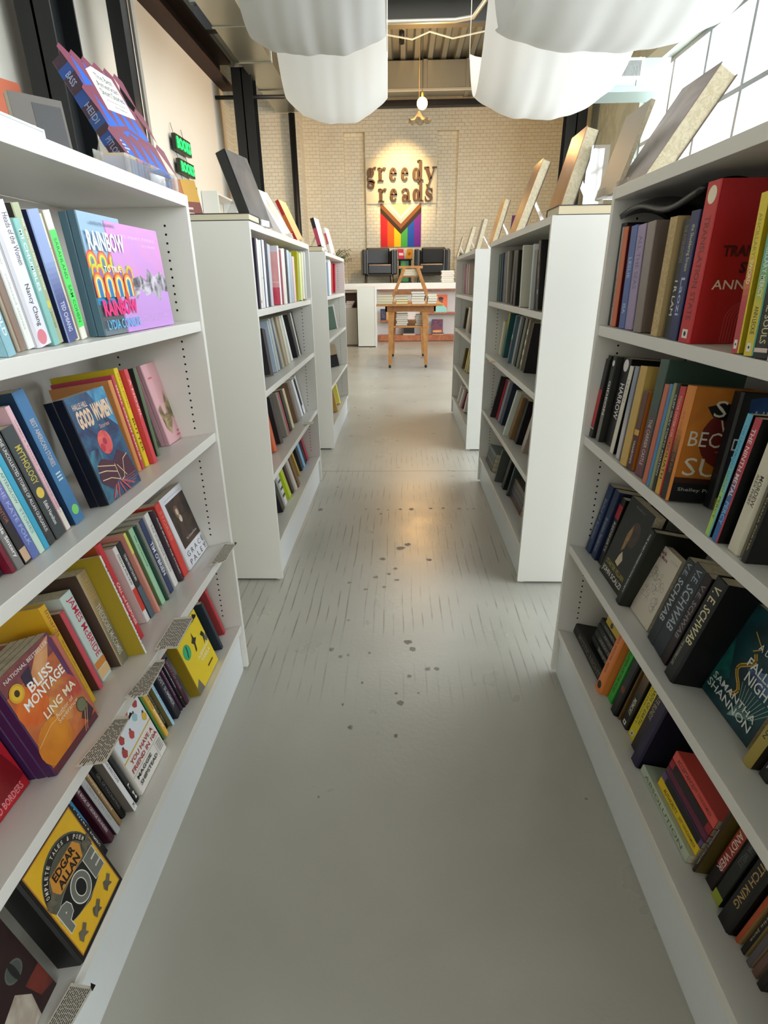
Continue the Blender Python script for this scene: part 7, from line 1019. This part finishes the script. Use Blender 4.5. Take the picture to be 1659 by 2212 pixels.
DISPLAY = (
{'A':(-0.6096,1.4367,1.6),'X':(0.1392,0.9903,0.0),'Y':(-0.8635,0.1214,-0.4896),'Z':(-0.4848,0.0681,0.872),'w':0.165,'h':0.25,'th':0.035,'label':'blue and maroon patterned book with white label on top of near left bookcase','k':{'sp':'#3a2438','fr':'#1c5fc4','fart':'best','tx':(('BASS','#9aa8c8',0.14,0.24),('HEIDI','#8a98b8',0.4,0.56),('PITLOR','#8a98b8',0.7,0.86)),'band':(('#1f4a94',0.08,0.16),('#1f4a94',0.3,0.4),('#24467e',0.5,0.6),('#1f4a94',0.66,0.74),('#24467e',0.88,1))}},
{'A':(-0.6,2.4862,1.576),'X':(0.1908,0.9816,0.0),'Y':(-0.9257,0.1799,-0.3327),'Z':(-0.3266,0.0635,0.943),'w':0.2,'h':0.28,'th':0.045,'label':'large black book with copper sheen leaning back on top of middle left bookcase','k':{'hc':1,'sp':'#0d0d10','fr':'#4c4846','fart':'grey','gloss':1}},
{'A':(-0.6,3.1168,1.576),'X':(0.1191,0.9929,0.0),'Y':(-0.8527,0.1023,-0.5124),'Z':(-0.5087,0.061,0.8588),'w':0.17,'h':0.25,'th':0.03,'label':'white book with tan bird picture on top of middle left bookcase','k':{'sp':'#ece6e2','fr':'#d9d2c8','fart':'bird2'}},
{'A':(-0.6,3.5421,1.576),'X':(0.0995,0.995,0.0),'Y':(-0.901,0.0901,-0.4243),'Z':(-0.4222,0.0422,0.9055),'w':0.15,'h':0.24,'th':0.022,'label':'thin red and orange book leaning back on top of middle left bookcase','k':{'sp':'#a81c1c','fr':'#e0b070','band':(('#c8642c',0.35,0.75),)}},
{'A':(-0.6,4.6543,1.576),'X':(0.0995,0.995,0.0),'Y':(-0.9625,0.0962,-0.2538),'Z':(-0.2525,0.0253,0.9673),'w':0.16,'h':0.24,'th':0.03,'label':'black and raspberry spined book leaning on top of far left bookcase','k':{'sp':'#1c1418','fr':'#e0d0c8','band':(('#b8405c',0.3,0.8),)}},
{'A':(-0.6,5.2513,1.576),'X':(0.0995,0.995,0.0),'Y':(-0.9623,0.0962,-0.2544),'Z':(-0.2532,0.0253,0.9671),'w':0.16,'h':0.22,'th':0.02,'label':'white book with red spine print on top of far left bookcase','k':{'sp':'#e4d8d4','fr':'#e8c8b8','band':(('#c85a64',0.2,0.6),)}},
{'A':(0.6,1.8016,1.576),'X':(0,-1,0),'Y':(0.8497,0.0,-0.5272),'Z':(0.5272,0.0,0.8497),'w':0.2,'h':0.2823,'th':0.05,'label':'large mottled brown book with cream pages on top of near right bookcase','k':{'hc':1,'sp':'#5a4a40','fr':'#6a5a50','fart':'mott'}},
{'A':(0.6,1.9514,1.576),'X':(0,-1,0),'Y':(0.9595,0.0,-0.2816),'Z':(0.2816,-0.0,0.9595),'w':0.18,'h':0.2228,'th':0.012,'label':'thin pale board leaning on top of near right bookcase','k':{'sp':'#b8b4a8','fr':'#b0aca0'}},
{'A':(0.6,2.5884,1.576),'X':(0,-1,0),'Y':(0.9663,0.0,-0.2575),'Z':(0.2575,0.0,0.9663),'w':0.2,'h':0.3,'th':0.05,'label':'copper covered book with cream pages on top of middle right bookcase','k':{'hc':1,'sp':'#2a1c18','fr':'#b87a2c','bk':'#141012','fart':'copper'}},
{'A':(0.6,3.443,1.576),'X':(0,-1,0),'Y':(0.9447,0.0,-0.328),'Z':(0.328,0.0,0.9447),'w':0.2,'h':0.36,'th':0.045,'label':'tall copper covered book with grey white pages on top of middle right bookcase','k':{'hc':1,'sp':'#3a1c1c','fr':'#b87a2c','fart':'copper'}},
{'A':(0.6,4.1993,1.576),'X':(0,-1,0),'Y':(0.9635,0.0,-0.2677),'Z':(0.2677,0.0,0.9635),'w':0.18,'h':0.27,'th':0.035,'label':'gold edged book with grey pages on top of middle right bookcase','k':{'hc':1,'sp':'#5a2428','fr':'#d8a23c','fart':'copper'}},
{'A':(0.6,4.994,1.576),'X':(0,-1,0),'Y':(0.9716,0.0,-0.2366),'Z':(0.2366,0.0,0.9716),'w':0.16,'h':0.23,'th':0.03,'label':'taupe book leaning second from the front on far right bookcase','k':{'sp':'#b0a498','fr':'#a89c90'}},
{'A':(0.6,5.8562,1.576),'X':(0,-1,0),'Y':(0.958,0.0,-0.2867),'Z':(0.2867,0.0,0.958),'w':0.16,'h':0.25,'th':0.03,'label':'beige book leaning in the middle on far right bookcase','k':{'sp':'#c0b09c','fr':'#b8a890'}},
{'A':(0.6,6.6309,1.576),'X':(0,-1,0),'Y':(0.9607,0.0,-0.2777),'Z':(0.2777,0.0,0.9607),'w':0.16,'h':0.22,'th':0.012,'label':'thin tan book leaning at the back on far right bookcase','k':{'sp':'#b8986c','fr':'#c0a078'}})
CARDS = (
(((-0.5966,1.2016,0.541),(-0.5448,1.2087,0.541),(-0.5385,1.072,0.541),(-0.5926,1.0659,0.541)),'handwritten recommendation card in front of the middle of third shelf, near left bookcase, farther one'),
(((-0.5699,1.0277,0.541),(-0.5477,1.0298,0.541),(-0.5417,0.9071,0.541),(-0.5882,0.8994,0.541)),'handwritten recommendation card on third shelf edge between two others'),
(((-0.5769,0.8472,0.541),(-0.5495,0.8502,0.541),(-0.5409,0.7305,0.541),(-0.5932,0.7202,0.541)),'handwritten recommendation card on third shelf edge beside the purple and orange cover'),
(((-0.591,1.6429,0.545),(-0.5528,1.636,0.545),(-0.55,1.5104,0.545),(-0.5931,1.4796,0.545)),'small handwritten card at the far end of third shelf by the end panel'),
(((-0.5871,0.5552,0.203),(-0.5435,0.5507,0.203),(-0.5529,0.4893,0.203),(-0.5957,0.4883,0.203)),'handwritten card on the bottom shelf edge at lower left'))
# ------------------------------------------------------------------ books shown on top of the bookcases
ACR = mat('#f4f6f6', .08, trans=.85, alpha=.45)
for d in DISPLAY:
    X, Y, Z = Vector(d['X']), Vector(d['Y']), Vector(d['Z']); o = Vector(d['A']) + Y * d['th'] / 2
    make_book(mw(-Y, X, Z, o), d['th'], d['h'], d['w'], d['k'], d['label'], 'books displayed on top of the bookcases')
    # clear stand behind it
    A = Vector(d['A']); c = A + X * d['w'] / 2 + Y * (d['th'] + .002); e = empty('book_stand', 'clear plastic stand behind ' + ' '.join(d['label'].split()[:4]) + ', ' + ' '.join(d['label'].split()[-4:]), 'stand', 'clear book stands')
    b = MB(); hw = d['w'] * .22; zb = 1.573; back = Vector((Y.x, Y.y, 0)).normalized(); foot = Vector((c.x, c.y, zb)) + back * d['h'] * .45; t_ = c + Z * d['h'] * .55
    b.add([c - X * hw, c + X * hw, t_ + X * hw * .6, t_ - X * hw * .6], [(0, 1, 2, 3)], ACR); b.add([t_ - X * hw * .6, t_ + X * hw * .6, foot + X * hw, foot - X * hw], [(0, 1, 2, 3)], ACR)
    f0 = A - Y * .012 + X * d['w'] * .3; f0.z = zb; f1 = A - Y * .012 + X * d['w'] * .7; f1.z = zb; g0 = f0 + back * .08; g1 = f1 + back * .08; lip = Vector((0, 0, .022))
    b.add([f0, f1, g1, g0], [(0, 1, 2, 3)], ACR); b.add([f0, f1, f1 + lip, f0 + lip], [(0, 1, 2, 3)], ACR)
    ob = b.build('stand_body', e); ob.modifiers.new('s', 'SOLIDIFY').thickness = .002
def lying(x0, x1, y0, y1, z, h, col, pages, label):
    return flatbook(x0, y0, z, x1 - x0, y1 - y0, h, col, label, pages, group='books lying on the bookcase tops')
lying(-.83, -.575, 2.335, 2.5, 1.5725, .026, '#1c1214', '#cfc8ae', 'black covered book lying at near end of middle left bookcase top')
lying(-.86, -.60, 4.62, 4.8, 1.5725, .036, '#2a1a1a', '#cfc2a0', 'dark covered book lying at near end of far left bookcase top')
lying(.585, .86, 2.32, 2.5, 1.5725, .034, '#2a2620', '#ded0b0', 'black covered book lying at near end of middle right bookcase top')
lying(-.80, -.60, .93, 1.08, 1.5725, .02, '#e8ecee', '#e8ecee', 'white boxy book lying on near left bookcase top')
# small upright things on the near left top
e = empty('sticker_tray', 'clear tray holding colourful stickers at far end of near left bookcase top', 'tray')
b = MB(); b.box((-.66, 1.36, 1.5725), (-.588, 1.655, 1.575), ACR); b.box((-.592, 1.36, 1.575), (-.589, 1.655, 1.612), ACR); b.box((-.66, 1.36, 1.575), (-.657, 1.655, 1.62), ACR); b.build('tray_body', e)
cols = ['#b8b8c4', '#8fa8d8', '#7a9ad0', '#a8a0c0', '#8fa0d0', '#9a90b0', '#7a94cc', '#6a8ac8']
for k in range(8):
    s = MB(); s.box((-.646, 1.375 + k * .034, 1.5755), (-.6, 1.4 + k * .034, 1.5755 + .034), cols[k]); s.box((-.646, 1.377 + k * .034, 1.6096), (-.6, 1.398 + k * .034, 1.6156), ['#c9b8a0', '#d8c040', '#d8404c', '#5a3a6c', '#d8a040', '#9ab8c8', '#c84a6c', '#d8b0a0'][k])
    tag(s.build('sticker_pack'), '%s sticker pack from the near end of clear tray' % ['first', 'second', 'third', 'fourth', 'fifth', 'sixth', 'seventh', 'eighth'][k], 'stickers', 'sticker packs in the clear tray')
def upright(x, y, w, h, th, rz, front, spine, label, tilt=.12, art=None): return leanbook((x, y, 1.5727), w, h, th, rz, tilt, front, spine, label, art)
upright(-.72, 1.3, .1, .13, .02, .9, '#5a544c', '#b8b09c', 'small dark photo cover with cream spine behind the blue and maroon book', art=lambda f: f.rect(.4, .1, .95, .9, '#2c2a2a').rect(.45, .15, .9, .3, '#8a8a88'))
upright(-.86, 1.42, .12, .2, .012, 1.2, '#c86a4a', '#d8c4a0', 'orange and beige book standing at back of near left bookcase top')
upright(-.8, 1.12, .05, .24, .01, 1.5, '#5ab888', '#5ab888', 'slim green and cream card standing on near left bookcase top', art=lambda f: f.rect(0, 0, 1, .5, '#c8d0a8'))
upright(-.68, 1.16, .045, .05, .02, .9, '#e0b0a4', '#c88a7c', 'tiny pink box on near left bookcase top')
upright(-.66, .86, .16, .22, .018, .9, '#c9c4a4', '#5a2a34', 'cream cover with maroon spine at left edge on near left bookcase top', .35, ART['land'])
upright(-.83, 2.42, .12, .17, .02, .75, '#c07a50', '#c8b898', 'orange and tan book facing the far side of middle left bookcase top', .35, lambda f: f.rect(.0, .0, 1, .5, '#8a5248').rect(.5, .5, 1, 1, '#d8a850').rect(.1, .2, .7, .25, '#e0d0c8').rect(.1, .32, .7, .37, '#e0d0c8'))
upright(-.72, 3.1, .12, .17, .02, .6, '#7a86b8', '#b8c0c4', 'blue grey card propped on middle left bookcase top', .3, lambda f: f.rect(.2, .3, .45, .5, '#9aa4cc').rect(.2, .6, .45, .8, '#9aa4cc'))
upright(.72, 2.75, .05, .18, .01, -1.0, '#3f86c0', '#3f86c0', 'bright blue card behind the copper book on middle right bookcase top')
upright(.75, 4.0, .12, .17, .02, -.9, '#8a5a8c', '#8a5a8c', 'purple card between leaning books on middle right bookcase top')
# clear plastic block stand next to the copper book
e = empty('display_block', 'tall clear acrylic column on middle right bookcase top', 'stand'); MB().box((.70, 2.36, 1.5728), (.76, 2.42, 1.80), ACR).build('block_body', e)
# black bag lying over the books, near right top shelf
b = MB(); b.grid(lambda u, v: (.585 + .16 * u, 1.655 - .42 * v, 1.496 + .022 * math.sin(math.pi * u) - .035 * u * u + .012 * math.sin(7 * v)), 14, 20, mat('#0b0c10', .22)); o = b.build('black_sleeve'); o.modifiers.new('s', 'SOLIDIFY').thickness = .012
tag(o, 'black glossy sleeve lying over the books on near right top shelf', 'sleeve')
# cards on the shelf edges
for pts, label in CARDS:
    e = empty('shelf_card', label, 'card', 'handwritten cards on the shelf edges'); c = MB(); P = [Vector(p) for p in pts]; c.add(P, [(0, 1, 2, 3)], mat('#cdc8ba', .6)); U, V = P[1] - P[0], P[3] - P[0]; rnd = random.Random(len(label))
    def at(u, v): a = P[0].lerp(P[1], u); q = P[3].lerp(P[2], u); r = a.lerp(q, v); return r + Vector((0, 0, .0006))
    for k in range(11):
        v = .08; u = .08 + k * .08
        while v < .92:
            l = rnd.uniform(.04, .13); c.add([at(u, v), at(u + .028, v + .004), at(u + .028, v + l), at(u, v + l)], [(0, 1, 2, 3)], mat('#2e2a26', .7)); v += l + .02
    c.build('paper', e).modifiers.new('s', 'SOLIDIFY').thickness = -.0006
    k_ = MB(); k_.add([at(.8, -.06), at(1.05, -.03), at(1.05, .12), at(.92, .05)], [(0, 1, 2, 3)], BLACK); k_.build('bird_clip', e).modifiers.new('s', 'SOLIDIFY').thickness = .001
for (x, y, z, side, label, c) in ((-.575, 3.55, 1.262, -1, 'small beige tag standing out from top shelf of middle left bookcase', '#e0d4c0'), (-.575, 3.35, .5405, -1, 'small grey tag on third shelf edge of middle left bookcase', '#b8b8a8'), (.563, 3.4, .90, 1, 'small orange tag under second shelf edge of middle right bookcase', '#dcb890'), (.563, 5.6, .90, 1, 'small cream tag on second shelf edge of far right bookcase', '#ddd4bc')):
    b = MB(); b.box((x - .03, y - .035, z), (x + .03, y + .035, z + .0015), c); tag(b.build('shelf_tag'), label, 'tag', 'blank tags on the shelf edges')
